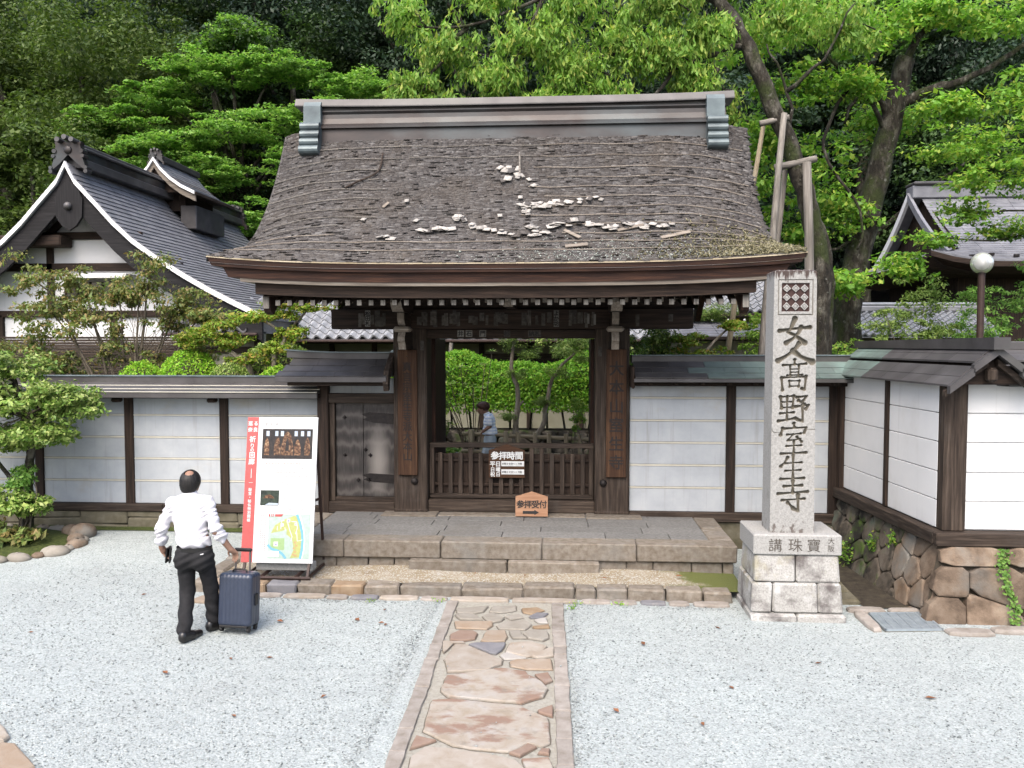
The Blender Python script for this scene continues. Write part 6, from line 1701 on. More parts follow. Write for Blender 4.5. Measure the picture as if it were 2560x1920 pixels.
o = rest.build('roof_sheets', Mt['slate'], hall); o['kind'] = 'stuff'
v = []; f = []
for sg in (1, -1):
    b0 = len(v)
    for d, z in zip(PX, PZ):
        v += [(HX + sg * d, HY0, HZ - z - .02), (HX + sg * d, HY1, HZ - z - .02), (HX + sg * d, HY0, HZ - z - .14), (HX + sg * d, HY1, HZ - z - .14)]
    for k in range(len(PX) - 1):
        a = b0 + 4 * k; f += [(a, a + 4, a + 5, a + 1), (a + 2, a + 3, a + 7, a + 6), (a, a + 2, a + 6, a + 4), (a + 1, a + 5, a + 7, a + 3)]
    a = b0 + 4 * (len(PX) - 1); f.append((a, a + 2, a + 3, a + 1))
ob('roof_deck', v, f, Mt['slate'], hall)
def verge(name, h0, h1, ya, yb, mat, grow=0.0, dmax=4.42):
    for sg in (1, -1):
        v = []; f = []
        D_ = [d for d in PX if d <= dmax]
        for k, d in enumerate(D_):
            z = HZ - np.interp(d, PX, PZ); g_ = 1 + grow * (d / 4.4)
            for y, h in ((ya, h0), (yb, h0), (yb, h1 * g_), (ya, h1 * g_)): v.append((HX + sg * d, y, z + h))
        for k in range(len(D_) - 1):
            for i in range(4): f.append((4 * k + i, 4 * k + (i + 1) % 4, 4 * k + 4 + (i + 1) % 4, 4 * k + 4 + i))
        n = 4 * (len(D_) - 1); f.append((n, n + 1, n + 2, n + 3)); f.append((3, 2, 1, 0))
        ob(name, v, f, mat, hall)
verge('white_verge', .0, -.12, HY0 - .05, HY0 + .03, Mt['white'])
verge('bargeboard', -.13, -.72, HY0 + .03, HY0 + .12, W['charx'], -.15)
pd = MB(); pd.prism([(-.32, .18), (-.22, .42), (0, .62), (.22, .42), (.32, .18), (.30, -.22), (.16, -.42), (0, -.52), (-.16, -.42), (-.30, -.22)], lambda u, w, h: (HX + .06 + u, HY0 - .03 + h, 5.98 + w), 0, .08); pd = pd.build('gable_pendant', W['charz'], hall)
ob('rosette', *ball((HX + .06, HY0 - .05, 6.0), .09, 8), Mt['copper'], pd, True)
# walls and timbers under the gable
YW_ = 18.75
gw = MB(); gw.prism([(-3.6, -6.7), (3.6, -6.7), (3.6, -3.1), (2.0, -2.2), (1.0, -1.35), (.3, -.7), (-.3, -.7), (-1, -1.35), (-2.0, -2.2), (-3.6, -3.1)], lambda u, w, h: (HX + u, YW_ + h, HZ + w), 0, .2); gw.build('gable_wall', Mt['plaster_white'], hall)
for x0, x1, z0, z1 in ((-1.35, 1.35, 5.35, 5.52), (-2.3, 2.3, 4.62, 4.80), (-3.5, 3.5, 3.55, 3.70), (-.95, -.80, 3.7, 5.3), (.62, .76, 5.5, 5.95), (.55, .70, 2.9, 3.6), (2.15, 2.28, 2.9, 3.6), (-2.2, -2.05, 2.9, 3.6)):
    box('timber', HX + x0, HX + x1, YW_ - .08, YW_ + .02, z0, z1, W['darkx'] if x1 - x0 > 1 else W['darkz'], hall, .01)
for s0, s1 in (((-.9, 5.5), (.1, 6.4)), ((-1.9, 5.0), (-.5, 6.2))):
    mb = MB(); mb.prism([(s0[0], s0[1]), (s0[0] + .2, s0[1]), (s1[0] + .2, s1[1]), (s1[0], s1[1])], lambda u, w, h: (HX + u, YW_ - .16 + h, w), 0, .08); mb.build('timber', W['darkx'], hall)
box('cross_beam', HX - 2.2, HX - .3, YW_ - .55, YW_ - .05, 5.15, 5.40, W['darkx'], hall, .03)
box('window_hood', HX - .45, HX + 1.2, YW_ - .5, YW_ - .03, 4.42, 4.52, Mt['white'], hall, .01)
w_ = box('window', HX - .5, HX + .75, YW_ - .1, YW_ + .02, 4.0, 4.36, Mt['glass'], hall, .01)
for k in range(5): box('mullion', HX - .5 + k * .3, HX - .46 + k * .3, YW_ - .13, YW_ - .09, 4.0, 4.36, W['darkz'], w_, .004)
for k in range(22):
    box('lath', HX - 3.5, HX + 3.6, YW_ - .16, YW_ - .13, 1.74 + k * .062, 1.74 + k * .062 + .05, W['greyx'], hall, .004)
box('side_wall', HX + 3.4, HX + 3.6, YW_ + .2, HY1 - 1, .3, 3.75, Mt['plaster_white'], hall); box('side_wall', HX - 3.6, HX - 3.4, YW_ + .2, HY1 - 1, .3, 3.75, Mt['plaster_white'], hall)
# ridge and its end ornament
for hw, z0, z1, m in ((.30, 6.90, 7.10, 'copper'), (.24, 7.10, 7.30, 'copper_brown'), (.30, 7.30, 7.36, 'copper'), (.2, 7.36, 7.46, 'copper')):
    box('ridge_course', HX - hw, HX + hw, HY0 + .3, HY1, z0, z1, Mt[m], hall, .02)
def ornament(y, sg, s=1.0, parent=hall, base=HZ, x=HX):
    o = MB(); o.prism([(-.62 * s, -.30 * s), (-.50 * s, .1 * s), (-.42 * s, .55 * s), (-.45 * s, .66 * s), (.45 * s, .66 * s), (.42 * s, .55 * s), (.50 * s, .1 * s), (.62 * s, -.30 * s), (.3 * s, -.05 * s), (0, .25 * s), (-.3 * s, -.05 * s)], lambda u, w, h: (x + u, y + sg * h, base + w), 0, .22 * s)
    o = o.build('ridge_ornament', Mt['copper_brown'], parent)
    for k in (-1, 0, 1):
        ob('roll_end', *tube([(x + k * .24 * s, y - .22 * s * sg, base + .70 * s + (.08 * s if k == 0 else 0)), (x + k * .24 * s, y + .35 * s * sg, base + .66 * s + (.08 * s if k == 0 else 0))], .085 * s, 10), Mt['copper'], o)
    for k in (-1, 1):
        for (a, b, r_) in ((.46, .36, .075), (.50, .20, .065), (.60, -.18, .06), (.60, -.30, .07)):
            ob('scroll', *tube([(x + k * a * s, y - .04 * s * sg, base + b * s), (x + k * a * s, y + .24 * s * sg, base + b * s)], r_ * s, 10), Mt['copper_brown'], o)
    ob('shield', *ball((x, y - .01, base + .40 * s), .14 * s, 8, (1, .4, 1)), Mt['copper_brown'], o, True)
ornament(HY0 + .10, 1, .68); ornament(HY1 - .1, -1, .7)
# smoke vent astride the ridge
vt = thing('roof_vent', 'small gabled smoke vent standing on the ridge of the big hall', 'roof vent', (HX, 23.2, 7.0))
VP = [(0, 0), (.18, .26), (.45, .52), (.75, .73), (1.14, .92)]
for sg in (1, -1):
    n = 12; lens = np.concatenate([[0], np.cumsum([math.dist(a, b) for a, b in zip(VP[:-1], VP[1:])])])
    for r in range(n):
        l0, l1 = lens[-1] * r / n, lens[-1] * (r + 1) / n
        d0, d1 = np.interp(l0, lens, [p[0] for p in VP]), np.interp(l1, lens, [p[0] for p in VP]); z0, z1 = [7.95 - np.interp(d, [p[0] for p in VP], [p[1] for p in VP]) for d in (d0, d1)]
        for k in range(4):
            ya = 22.0 + k * .65; yb = ya + .64
            v = [(HX + sg * d0, ya, z0), (HX + sg * d0, yb, z0), (HX + sg * d1, yb, z1 + .018), (HX + sg * d1, ya, z1 + .018), (HX + sg * d1, yb, z1 - .02), (HX + sg * d1, ya, z1 - .02)]
            ob('roof_sheet', v, [(0, 1, 2, 3), (3, 2, 4, 5)], Mt['slate'], vt)
    v = []; f = []
    for d, z in VP:
        for y, h in ((21.94, .02), (22.0, .02), (22.0, -.07), (21.94, -.07)): v.append((HX + sg * d, y, 7.95 - z + h))
    for k in range(len(VP) - 1):
        for i in range(4): f.append((4 * k + i, 4 * k + (i + 1) % 4, 4 * k + 4 + (i + 1) % 4, 4 * k + 4 + i))
    ob('white_verge', v, f, Mt['white'], vt)
    v = [(p[0], p[1] + .06, p[2] - .06 - (.12 if i % 4 in (2, 3) else .0)) for i, p in enumerate(v)]; ob('bargeboard', v, f, W['palex'], vt)
    box('eave_edge', HX + sg * 1.14 - .03, HX + sg * 1.14 + .03, 22.0, 24.6, 6.96, 7.04, W['greyy'], vt)
ob('gable_fill', [(HX - .95, 22.12, 7.05), (HX + .95, 22.12, 7.05), (HX, 22.12, 7.8), (HX - .95, 24.5, 7.05), (HX + .95, 24.5, 7.05), (HX, 24.5, 7.8)], [(0, 1, 2), (3, 5, 4), (0, 3, 4, 1), (0, 2, 5, 3), (1, 4, 5, 2)], W['darkx'], vt)
box('vent_body', HX - .62, HX + .62, 22.5, 24.3, 6.6, 7.15, W['darky'], vt); box('vent_skirt', HX + .5, HX + .95, 22.45, 24.35, 6.1, 6.75, Mt['copper'], vt, .02)
for k in range(5): box('vent_bar', HX - .5 + k * .24, HX - .46 + k * .24, 22.46, 22.5, 6.9, 7.12, W['greyz'], vt)
box('vent_ridge', HX - .12, HX + .12, 22.15, 24.6, 7.92, 8.08, Mt['copper'], vt, .02); ornament(22.1, 1, .36, vt, 7.93)

# ================================================================== tiled roofs
def tile_mesh(w, l, mat, name):
    """one wavy pan tile: u across, v up the slope, front lip at v=0"""
    us = np.linspace(0, 1, 9); hh = .055 * np.sin(us * 2 * math.pi + .6) * (w / .28)
    v = []; f = []
    for u, h in zip(us, hh): v += [(u * w * 1.04, 0, h + .034), (u * w * 1.04, l, h - .004), (u * w * 1.04, 0, h - .016)]
    for k in range(8): a = 3 * k; f += [(a, a + 3, a + 4, a + 1), (a + 2, a + 5, a + 3, a)]
    return mesh(name, v, f, mat, False)
def tile_roof(parent, x0, x1, y0, z0, y1, z1, w, rows, mat, keep, lip=True):
    """courses of pan tiles; the `keep` nearest tiles are parts, the rest one mass"""
    me = tile_mesh(w, math.hypot(y1 - y0, z1 - z0) / rows * 1.06, mat, 'roof_tile')
    pitch = math.atan2(z1 - z0, y1 - y0); ncol = int((x1 - x0) / w)
    V0 = np.array([p.co[:] for p in me.vertices]); F0 = [tuple(p.vertices) for p in me.polygons]
    mbv = []; mbf = []; cnt = 0
    for r in range(rows):
        for c in range(ncol):
            t = r / rows
            mw = Matrix.Translation((x0 + c * w, y0 + (y1 - y0) * t, z0 + (z1 - z0) * t)) @ Matrix.Rotation(pitch, 4, 'X')
            if keep(x0 + c * w, r) and cnt < 300: link('roof_tile', me, parent, mw); cnt += 1
            else:
                M3 = np.array(mw.to_3x3()); b0 = len(mbv) * 27
                mbv.append(V0 @ M3.T + np.array(mw.translation)); mbf += [tuple(i + b0 for i in q) for q in F0]
    if mbv:
        o = ob('roof_tiles', np.concatenate(mbv), mbf, mat, parent); o['kind'] = 'stuff'
    ob('roof_deck', [(x0, y0 + .02, z0 - .06), (x1, y0 + .02, z0 - .06), (x1, y1, z1 - .06), (x0, y1, z1 - .06), (x0, 2 * y1 - y0, z0 - .06), (x1, 2 * y1 - y0, z0 - .06)], [(0, 1, 2, 3), (3, 2, 5, 4), (0, 3, 4), (1, 5, 2)], mat, parent)

tb = thing('tiled_building', 'long low building with a pale silvery tiled roof behind the gate', 'building', (-2, 22, .35))
tile_roof(tb, -6.75, 2.3, 20.0, 3.07, 24.2, 5.5, .285, 18, Mt['tile_pale'], lambda x, r: x < -3.1 and r < 14)
box('gutter', -6.75, 2.3, 19.9, 20.02, 2.96, 3.03, Mt['steel_brown'], tb, .02); box('ridge_tile', -6.75, 2.3, 24.0, 24.4, 5.4, 5.75, Mt['tile_grey'], tb, .05)
box('wall', -6.7, 2.2, 20.9, 21.1, .3, 3.1, Mt['cream_wall'], tb); 
for x in (-6.0, -4.9, -3.7, -2.15, -.95, .35, 1.5): box('wall_post', x - .06, x + .06, 20.82, 20.9, .3, 3.0, W['darkz'], tb)
box('wall_beam', -6.7, 2.2, 20.80, 20.9, 2.50, 2.68, W['greyx'], tb); box('wall_beam', -6.7, 2.2, 20.80, 20.9, 2.93, 3.05, W['darkx'], tb)
for k in range(14):
    box('rafter_end', -6.6 + k * .62, -6.5 + k * .62, 20.1, 20.8, 2.93, 2.98, W['darky'], tb)
gl = box('window', -3.6, 1.4, 20.84, 20.9, 1.6, 2.50, Mt['glass'], tb)
for k in range(9): box('mullion', -3.6 + k * .6, -3.55 + k * .6, 20.8, 20.84, 1.6, 2.50, W['darkz'], gl)
ob('leaning_strut', *tube([(-2.75, 19.6, 2.95), (-2.82, 19.6, 1.9)], .045, 6), W['silverz'], tb)
ob('roof_pipe', *tube([(-5.2, 20.6, 3.38), (-4.95, 21.4, 3.95)], .09, 10), Mt['tile_pale'], tb)
sp2 = thing('loudspeaker', 'small round grey loudspeaker hung under the tiled eave beside the gate pillar', 'loudspeaker', (-4.0, 19.8, 2.75))
ob('horn', *tube([(-4.12, 19.62, 2.66), (-4.12, 19.72, 2.66), (-4.12, 19.8, 2.66)], [.13, .06, .05], 14, False), Mt['steel'], sp2); ob('driver', *ball((-4.12, 19.72, 2.66), .06, 8), Mt['steel'], sp2, True)
# lower grey tiled roof in front of the hall's side
lt = thing('lean_to_roof', 'low grey tiled lean-to roof under the eave corner of the big hall', 'building', (-8, 18.7, .35))
tile_roof(lt, -9.0, -6.9, 18.0, 3.22, 19.6, 4.0, .27, 7, Mt['tile_grey'], lambda x, r: True)
box('gutter', -9.0, -6.85, 17.92, 18.02, 3.10, 3.17, Mt['steel_brown'], lt, .02); box('wall', -8.9, -6.9, 18.5, 18.65, .3, 3.2, Mt['cream_wall'], lt); box('wall_beam', -8.9, -6.9, 18.44, 18.5, 2.72, 2.86, W['darkx'], lt); box('wall_post', -7.1, -6.95, 18.42, 18.5, .3, 3.1, W['darkz'], lt)

tc = thing('tiled_building', 'building with a small white tiled roof above a dark pent roof', 'building', (4, 20, .35))
tile_roof(tc, 2.4, 5.6, 20.4, 3.70, 23.0, 5.1, .22, 14, Mt['tile_pale'], lambda x, r: r < 6)
box('gutter', 2.4, 5.6, 20.3, 20.4, 3.58, 3.66, W['darkx'], tc); box('wall', 2.5, 5.5, 21.0, 21.2, .3, 3.7, Mt['cream_wall'], tc)
for k in range(8): ob('eave_ornament', *ball((2.75 + k * .38, 20.34, 3.50), .03, 6), Mt['white'], tc)
for k in range(6):
    for j in range(8):
        y0, z0 = 19.2 + k * .25, 3.10 + k * .062
        v = [(2.2 + j * .43, y0, z0 + .012), (2.62 + j * .43, y0, z0 + .012), (2.62 + j * .43, y0 + .26, z0 + .066), (2.2 + j * .43, y0 + .26, z0 + .066), (2.2 + j * .43, y0, z0 - .02), (2.62 + j * .43, y0, z0 - .02)]
        ob('pent_sheet', v, [(0, 1, 2, 3), (4, 5, 1, 0)], Mt['slate'], tc)
box('pent_edge', 2.2, 5.65, 19.17, 19.24, 3.02, 3.09, W['darkx'], tc); box('pent_wall', 2.3, 5.6, 19.8, 19.95, .3, 3.1, W['darkz'], tc)
box('pent_wall_panel', 2.4, 5.5, 19.76, 19.8, 2.62, 3.0, Mt['cream_wall'], tc)

td = thing('tiled_shed', 'low wall-like building with a bright tiled roof behind the second tree', 'building', (7.3, 19, .35))
tile_roof(td, 6.0, 9.4, 18.7, 3.12, 19.7, 3.68, .17, 7, Mt['tile_pale'], lambda x, r: True)
box('ridge_tile', 6.0, 9.4, 19.62, 19.86, 3.66, 3.80, Mt['tile_grey'], td, .03); box('ridge_tile', 6.0, 9.4, 19.66, 19.82, 3.80, 3.88, Mt['tile_pale'], td, .03); box('wall', 6.1, 9.3, 19.0, 19.3, .3, 3.1, Mt['basestone'], td)

# ================================================================== hipped and gabled hall on the right
hr = thing('temple_hall', 'grey hall with a sweeping upturned eave and curved white gable edge, half hidden by branches', 'building', (12, 23, .35))
EV = lambda t: (20.0 + 3.2 * t, 4.86 + 1.10 * t + 1.0 * t * t)   # front slope, eave to ridge
def corner_up(x): return .26 * np.clip(1 - (x - 8.45) / 1.6, 0, 1) ** 2
cnt_ = 0; rest = MB(); nr = 26
for r in range(nr):
    t0, t1 = r / nr, (r + 1) / nr + .004
    (ya, za), (yb, zb) = EV(t0), EV(t1)
    xl_ = 8.45 + 1.0 * min(1, t0 / .24) if t0 < .24 else 9.45
    x = xl_
    while x < 17:
        e = min(x + .55, 17); u0 = corner_up(x) * (1 - t0) ** 3; u1 = corner_up(e) * (1 - t0) ** 3
        v = [(x, ya, za + .02 + u0), (e - .008, ya, za + .02 + u1), (e - .008, yb, zb + u1), (x, yb, zb + u0), (x, ya, za - .02 + u0), (e - .008, ya, za - .02 + u1)]
        if x < 13 and cnt_ < 210: ob('roof_sheet', v, [(0, 1, 2, 3), (4, 5, 1, 0)], Mt['slate'], hr); cnt_ += 1
        else: rest.add(v, [(0, 1, 2, 3), (4, 5, 1, 0)])
        x = e
o = rest.build('roof_sheets', Mt['slate'], hr); o['kind'] = 'stuff'
# hip on the side towards us-left
hv = []; hf = []
ys = np.linspace(20.0, 26.4, 17)
for k, y in enumerate(ys):
    up = .26 * max(0, 1 - (y - 20) / 1.6) ** 2 + .26 * max(0, 1 - (26.4 - y) / 1.6) ** 2
    for j in range(6):
        s = j / 5; hv.append((8.45 + 1.0 * s, 20.0 + (y - 20.0) * (1 - .24 * s) + .77 * s, 4.86 + up * (1 - s) ** 2 + .34 * s + .10 * s * s))
for k in range(16):
    for j in range(5): a = 6 * k + j; hf.append((a, a + 6, a + 7, a + 1))
ob('hip_slope', hv, hf, Mt['slate'], hr)
bv = []; bf = []
for k, y in enumerate(ys):
    up = .26 * max(0, 1 - (y - 20) / 1.6) ** 2 + .26 * max(0, 1 - (26.4 - y) / 1.6) ** 2
    bv += [(8.45, y, 4.86 + up), (8.45, y, 4.74 + up), (8.75, y, 4.60 + up * .6), (9.6, y, 4.55)]
for k in range(16):
    for j in range(3): a = 4 * k + j; bf.append((a, a + 1, a + 5, a + 4))
ob('eave_underside', bv, bf, W['darky'], hr)
fv = []; ff = []
for k, x in enumerate(np.linspace(8.45, 17, 18)):
    u = corner_up(x); fv += [(x, 20.0, 4.84 + u), (x, 20.0, 4.72 + u), (x, 20.3, 4.58 + u * .6), (x, 21.2, 4.55)]
for k in range(17):
    for j in range(3): a = 4 * k + j; ff.append((a, a + 4, a + 5, a + 1))
ob('eave_underside', fv, ff, W['darkx'], hr)
ob('gable_wall', [(9.55, 20.8, 5.2), (9.55, 23.2, 6.85), (9.55, 25.6, 5.2)], [(0, 1, 2)], W['darkz'], hr)
gv = []; gf = []
for k, t in enumerate(np.linspace(.16, 1, 12)):
    y, z = EV(t); y = 46.4 - y
    for dx, dz in ((-.28, .02), (-.36, .02), (-.36, -.20), (-.28, -.20)): gv.append((9.5 + dx, y, z + dz))
for k in range(11):
    for i in range(4): gf.append((4 * k + i, 4 * k + (i + 1) % 4, 4 * k + 4 + (i + 1) % 4, 4 * k + 4 + i))
ob('white_verge', gv, gf, Mt['white'], hr)
gv2 = [(p[0] + .0, 46.4 - p[1], p[2]) for p in gv]; ob('verge_edge', gv2, gf, Mt['slate'], hr)
bk = MB(); 
for k in range(10):
    (y0, z0), (y1, z1) = EV(k / 10), EV((k + 1) / 10); bk.add([(9.2, 46.4 - y0, z0), (17, 46.4 - y0, z0), (17, 46.4 - y1, z1), (9.2, 46.4 - y1, z1)], [(3, 2, 1, 0)])
bk.build('rear_slope', Mt['slate'], hr)
box('ridge_course', 9.2, 17, 22.95, 23.45, 6.80, 7.15, Mt['slate'], hr, .03); box('ridge_course', 9.2, 17, 22.88, 23.52, 7.15, 7.24, Mt['copper'], hr, .03)
box('wall', 9.6, 17, 21.2, 21.4, .3, 4.6, W['darkz'], hr); box('wall', 9.6, 9.8, 21.4, 25.5, .3, 4.6, W['darkz'], hr)
for k in range(10):
    x = 9.4 + k * .5; y, z = EV(.09 if k % 2 else .05); box('snow_guard', x, x + .12, y - .02, y + .05, z + .03, z + .10, Mt['iron'], hr, .01)

# ================================================================== vegetation
def leaf_quads(c, d, n, L, wd, fold=.0):
    """one four-cornered leaf per row: centre, axis, normal, length, width"""
    d = d / np.linalg.norm(d, axis=1, keepdims=True)
    s = np.cross(n, d); s /= np.linalg.norm(s, axis=1, keepdims=True) + 1e-9
    L = L[:, None]; wd = wd[:, None]
    nn = np.cross(d, s)
    v = np.stack([c - d * L * .5, c + s * wd * .5 - nn * wd * fold + d * L * .05, c + d * L * .5, c - s * wd * .5 - nn * wd * fold + d * L * .05], 1).reshape(-1, 3)
    f = np.arange(len(c) * 4).reshape(-1, 4)
    return v, f
def unit(n, g=None):
    g = g or rng; v = g.normal(0, 1, (n, 3)); return v / np.linalg.norm(v, axis=1, keepdims=True)
def pad_leaves(pads, per, L, asp=.5, droop=0.0, up=.5, g=None, jit=.35, thick=.25, top=.0):
    """pads: rows (x,y,z,rx,ry,rz). Leaves spread through each pad's volume, denser at its skin."""
    g = g or rng
    pads = np.asarray(pads, float); k = np.repeat(np.arange(len(pads)), per); n = len(k)
    u = unit(n, g); 
    if top: u[:, 2] = np.where(g.random(n) < top, np.abs(u[:, 2]), u[:, 2])
    r = g.random(n) ** thick
    c = pads[k, :3] + u * pads[k, 3:6] * r[:, None]
    out = u / np.maximum(pads[k, 3:6], .05); out /= np.linalg.norm(out, axis=1, keepdims=True)
    nrm = out * (1 - up) + np.array([0, 0, up]) + g.normal(0, jit, (n, 3))
    nrm /= np.linalg.norm(nrm, axis=1, keepdims=True)
    ax = g.normal(0, 1, (n, 3)) + out * .8; ax[:, 2] -= droop * 3
    ax -= nrm * np.sum(ax * nrm, 1, keepdims=True) * (1 - min(1, droop))
    ln = L * g.choice([.55, .75, 1.0, 1.0, 1.3, 1.55], n) * g.uniform(.85, 1.15, n)
    return leaf_quads(c, ax, nrm, ln, ln * asp, .12)
def subpads(ells, per, r, flat, g=None, shell=.45):
    """scatter small leaf pads through big ellipsoids (x,y,z,rx,ry,rz)"""
    g = g or rng; out = []
    for e in ells:
        n = max(1, int(per * (e[6] if len(e) > 6 else 1)))
        u = unit(n, g); rr_ = g.random(n) ** shell
        p = np.array(e[:3]) + u * np.array(e[3:6]) * rr_[:, None]
        s = r * g.uniform(.6, 1.4, n)
        out.append(np.concatenate([p, np.stack([s, s, s * flat], 1)], 1))
    return np.concatenate(out)
def foliage(name, parts, mat, parent):
    vs = []; fs = []; b = 0
    for v, f in parts: vs.append(v); fs.append(f + b); b += len(v)
    o = ob(name, np.concatenate(vs), np.concatenate(fs), mat, parent); return o
def limb(parent, pts, r0, r1, mat='bark', name='limb', n=8, wig=0.0):
    q = curve_pts(pts, 4); k = len(q)
    if wig: q = [p + Vector(rng.normal(0, wig, 3)) for p in q]
    rad = [r0 + (r1 - r0) * (i / (k - 1)) ** .8 for i in range(k)]
    return ob(name, *tube(q, rad, n), Mt[mat], parent, True)
def twigs(parent, root, pads, r, mat='twig', k=.5, name='twig'):
    mb = MB(); root = Vector(root)
    for p in pads:
        if rng.random() > k: continue
        e = Vector(p[:3]); m = (root * .5 + e * .5) + Vector(rng.normal(0, .12, 3)) + Vector((0, 0, -.05))
        mb.tube(curve_pts([root, m, e], 3), [r, r * .8, r * .75, r * .6, r * .5, r * .4, r * .3][:7], 4, False)
    o = mb.build(name, Mt[mat], parent); o['kind'] = 'stuff'; return o

LM = {
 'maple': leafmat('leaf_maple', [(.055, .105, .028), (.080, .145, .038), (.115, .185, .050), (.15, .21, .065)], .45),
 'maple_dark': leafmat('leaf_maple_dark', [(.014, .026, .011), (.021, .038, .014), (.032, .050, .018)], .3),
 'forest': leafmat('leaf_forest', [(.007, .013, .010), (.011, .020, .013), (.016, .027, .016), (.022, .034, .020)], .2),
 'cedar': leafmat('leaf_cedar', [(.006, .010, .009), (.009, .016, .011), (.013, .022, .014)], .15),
 'bamboo': leafmat('leaf_bamboo', [(.022, .036, .010), (.036, .052, .014), (.054, .068, .020)], .35),
 'cherry': leafmat('leaf_cherry', [(.065, .120, .024), (.088, .148, .030), (.11, .168, .038), (.14, .185, .05), (.21, .19, .05)], .5, .45),
 'zelkova': leafmat('leaf_zelkova', [(.060, .120, .022), (.085, .155, .030), (.12, .19, .038), (.19, .21, .045)], .48, .4),
 'photinia': leafmat('leaf_photinia', [(.06, .095, .030), (.08, .115, .036), (.10, .11, .042), (.14, .10, .048), (.095, .135, .04)], .35, .4, (1.65, 1.6, 1.4)),
 'shrub': leafmat('leaf_shrub', [(.060, .12, .022), (.095, .165, .035), (.15, .21, .06), (.22, .26, .10)], .25, .3, (1.35, 1.3, 1.2)),
 'azalea': leafmat('leaf_azalea', [(.075, .175, .012), (.11, .23, .018), (.16, .28, .03)], .30, .5),
 'bonsai': leafmat('leaf_bonsai', [(.085, .16, .02), (.13, .21, .03), (.19, .22, .045), (.30, .16, .05)], .35, .45, (1.3, 1.35, 1.1)),
 'pine': leafmat('leaf_pine', [(.070, .12, .035), (.11, .165, .05), (.17, .22, .08)], .3, .5, (1.5, 1.5, 1.2)),
 'hedge': leafmat('leaf_hedge', [(.060, .15, .014), (.095, .20, .020), (.15, .26, .03)], .30, .5),
 'rhodo': leafmat('leaf_rhododendron', [(.07, .12, .035), (.11, .165, .05), (.20, .24, .10), (.32, .26, .05)], .25, .3),
}

# ------------------------------------------------------------------ hillside and the wood on it
g = grid_sheet('hillside', -120, 120, 26.5, 150, 50, 40, lambda X, Y: .25 + .40 * np.clip(Y - 27, 0, 60) * (.8 + .2 * np.sin(X * .06)) + .5 * np.sin(X * .35) * np.sin(Y * .28) * ss(27, 34, Y), Mt['soil_dark'])
tag(g, 'dark wooded hillside behind the buildings', kind='structure')
hz = lambda x, y: .25 + .40 * min(max(y - 27, 0), 60) * (.8 + .2 * math.sin(x * .06))
def make_tree_proto(name, label, group, kind, seed):
    g_ = np.random.default_rng(seed)
    t = thing(name, label, 'tree', (0, 0, 0), group)
    if kind == 'cedar':
        H_ = 17; pads = []
        for z in np.linspace(3, H_, 26):
            rr_ = 2.7 * (1 - (z / H_) ** 1.6) + .5
            for a in g_.uniform(0, 6.28, 6): q = rr_ * g_.uniform(.35, 1); pads.append((q * math.cos(a), q * math.sin(a), z + g_.uniform(-.4, .4) - q * .15, .75, .75, .38))
        crown = foliage('crown', [pad_leaves(pads, 170, .17, .42, .35, .3, g_)], LM['cedar'], t)
        trunk = ob('trunk', *tube([(0, 0, -1.5), (.1, 0, 6), (0, .1, H_)], [.32, .2, .04], 8), Mt['bark'], t)
    else:
        E_ = [(g_.normal(0, 1.7), g_.normal(0, 1.4), z, 2.3, 2.1, 1.6) for z in np.linspace(4.5, 13, 9)]
        sp = subpads(E_, 24, .72, .5, g_, .35)
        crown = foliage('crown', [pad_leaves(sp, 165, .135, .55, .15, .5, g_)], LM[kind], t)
        trunk = ob('trunk', *tube([(0, 0, -1.5), (.2, .1, 5), (-.1, .2, 11)], [.34, .24, .08], 8), Mt['bark'], t)
        for e in E_[::2]: ob('limb', *tube([(.1, .1, e[2] - 2.6), (e[0] * .6, e[1] * .6, e[2] - .8), e[:3]], [.12, .08, .03], 6), Mt['bark'], t)
    return t
def copy_tree(src, loc, rz, sc, label=None):
    c = src.copy(); COL.objects.link(c); c.matrix_basis = Matrix.LocRotScale(Vector(loc), Matrix.Rotation(rz, 3, 'Z').to_quaternion(), Vector(sc))
    if label: c['label'] = label
    for ch in src.children:
        d = ch.copy(); COL.objects.link(d); d.parent = c; d.matrix_parent_inverse = Matrix.Identity(4)
    return c
PR = {}
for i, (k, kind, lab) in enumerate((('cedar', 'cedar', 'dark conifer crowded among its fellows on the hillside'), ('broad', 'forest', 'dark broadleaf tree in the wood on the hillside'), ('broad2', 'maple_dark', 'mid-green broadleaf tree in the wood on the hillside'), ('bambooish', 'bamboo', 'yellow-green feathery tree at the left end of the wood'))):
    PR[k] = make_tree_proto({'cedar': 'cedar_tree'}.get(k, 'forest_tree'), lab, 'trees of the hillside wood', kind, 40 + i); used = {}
spots = []
gt = np.random.default_rng(77)
for row, (yr, n, spn) in enumerate(((33.5, 18, 58), (38, 18, 70), (43.5, 18, 80), (50, 18, 90), (58, 20, 110), (68, 24, 130))):
    for k in range(n):
        x = -spn / 2 - 2 + spn * (k + .5) / n + gt.uniform(-1.1, 1.1); y = yr + gt.uniform(-1.6, 1.6)
        spots.append((x, y, row))
seen = {}
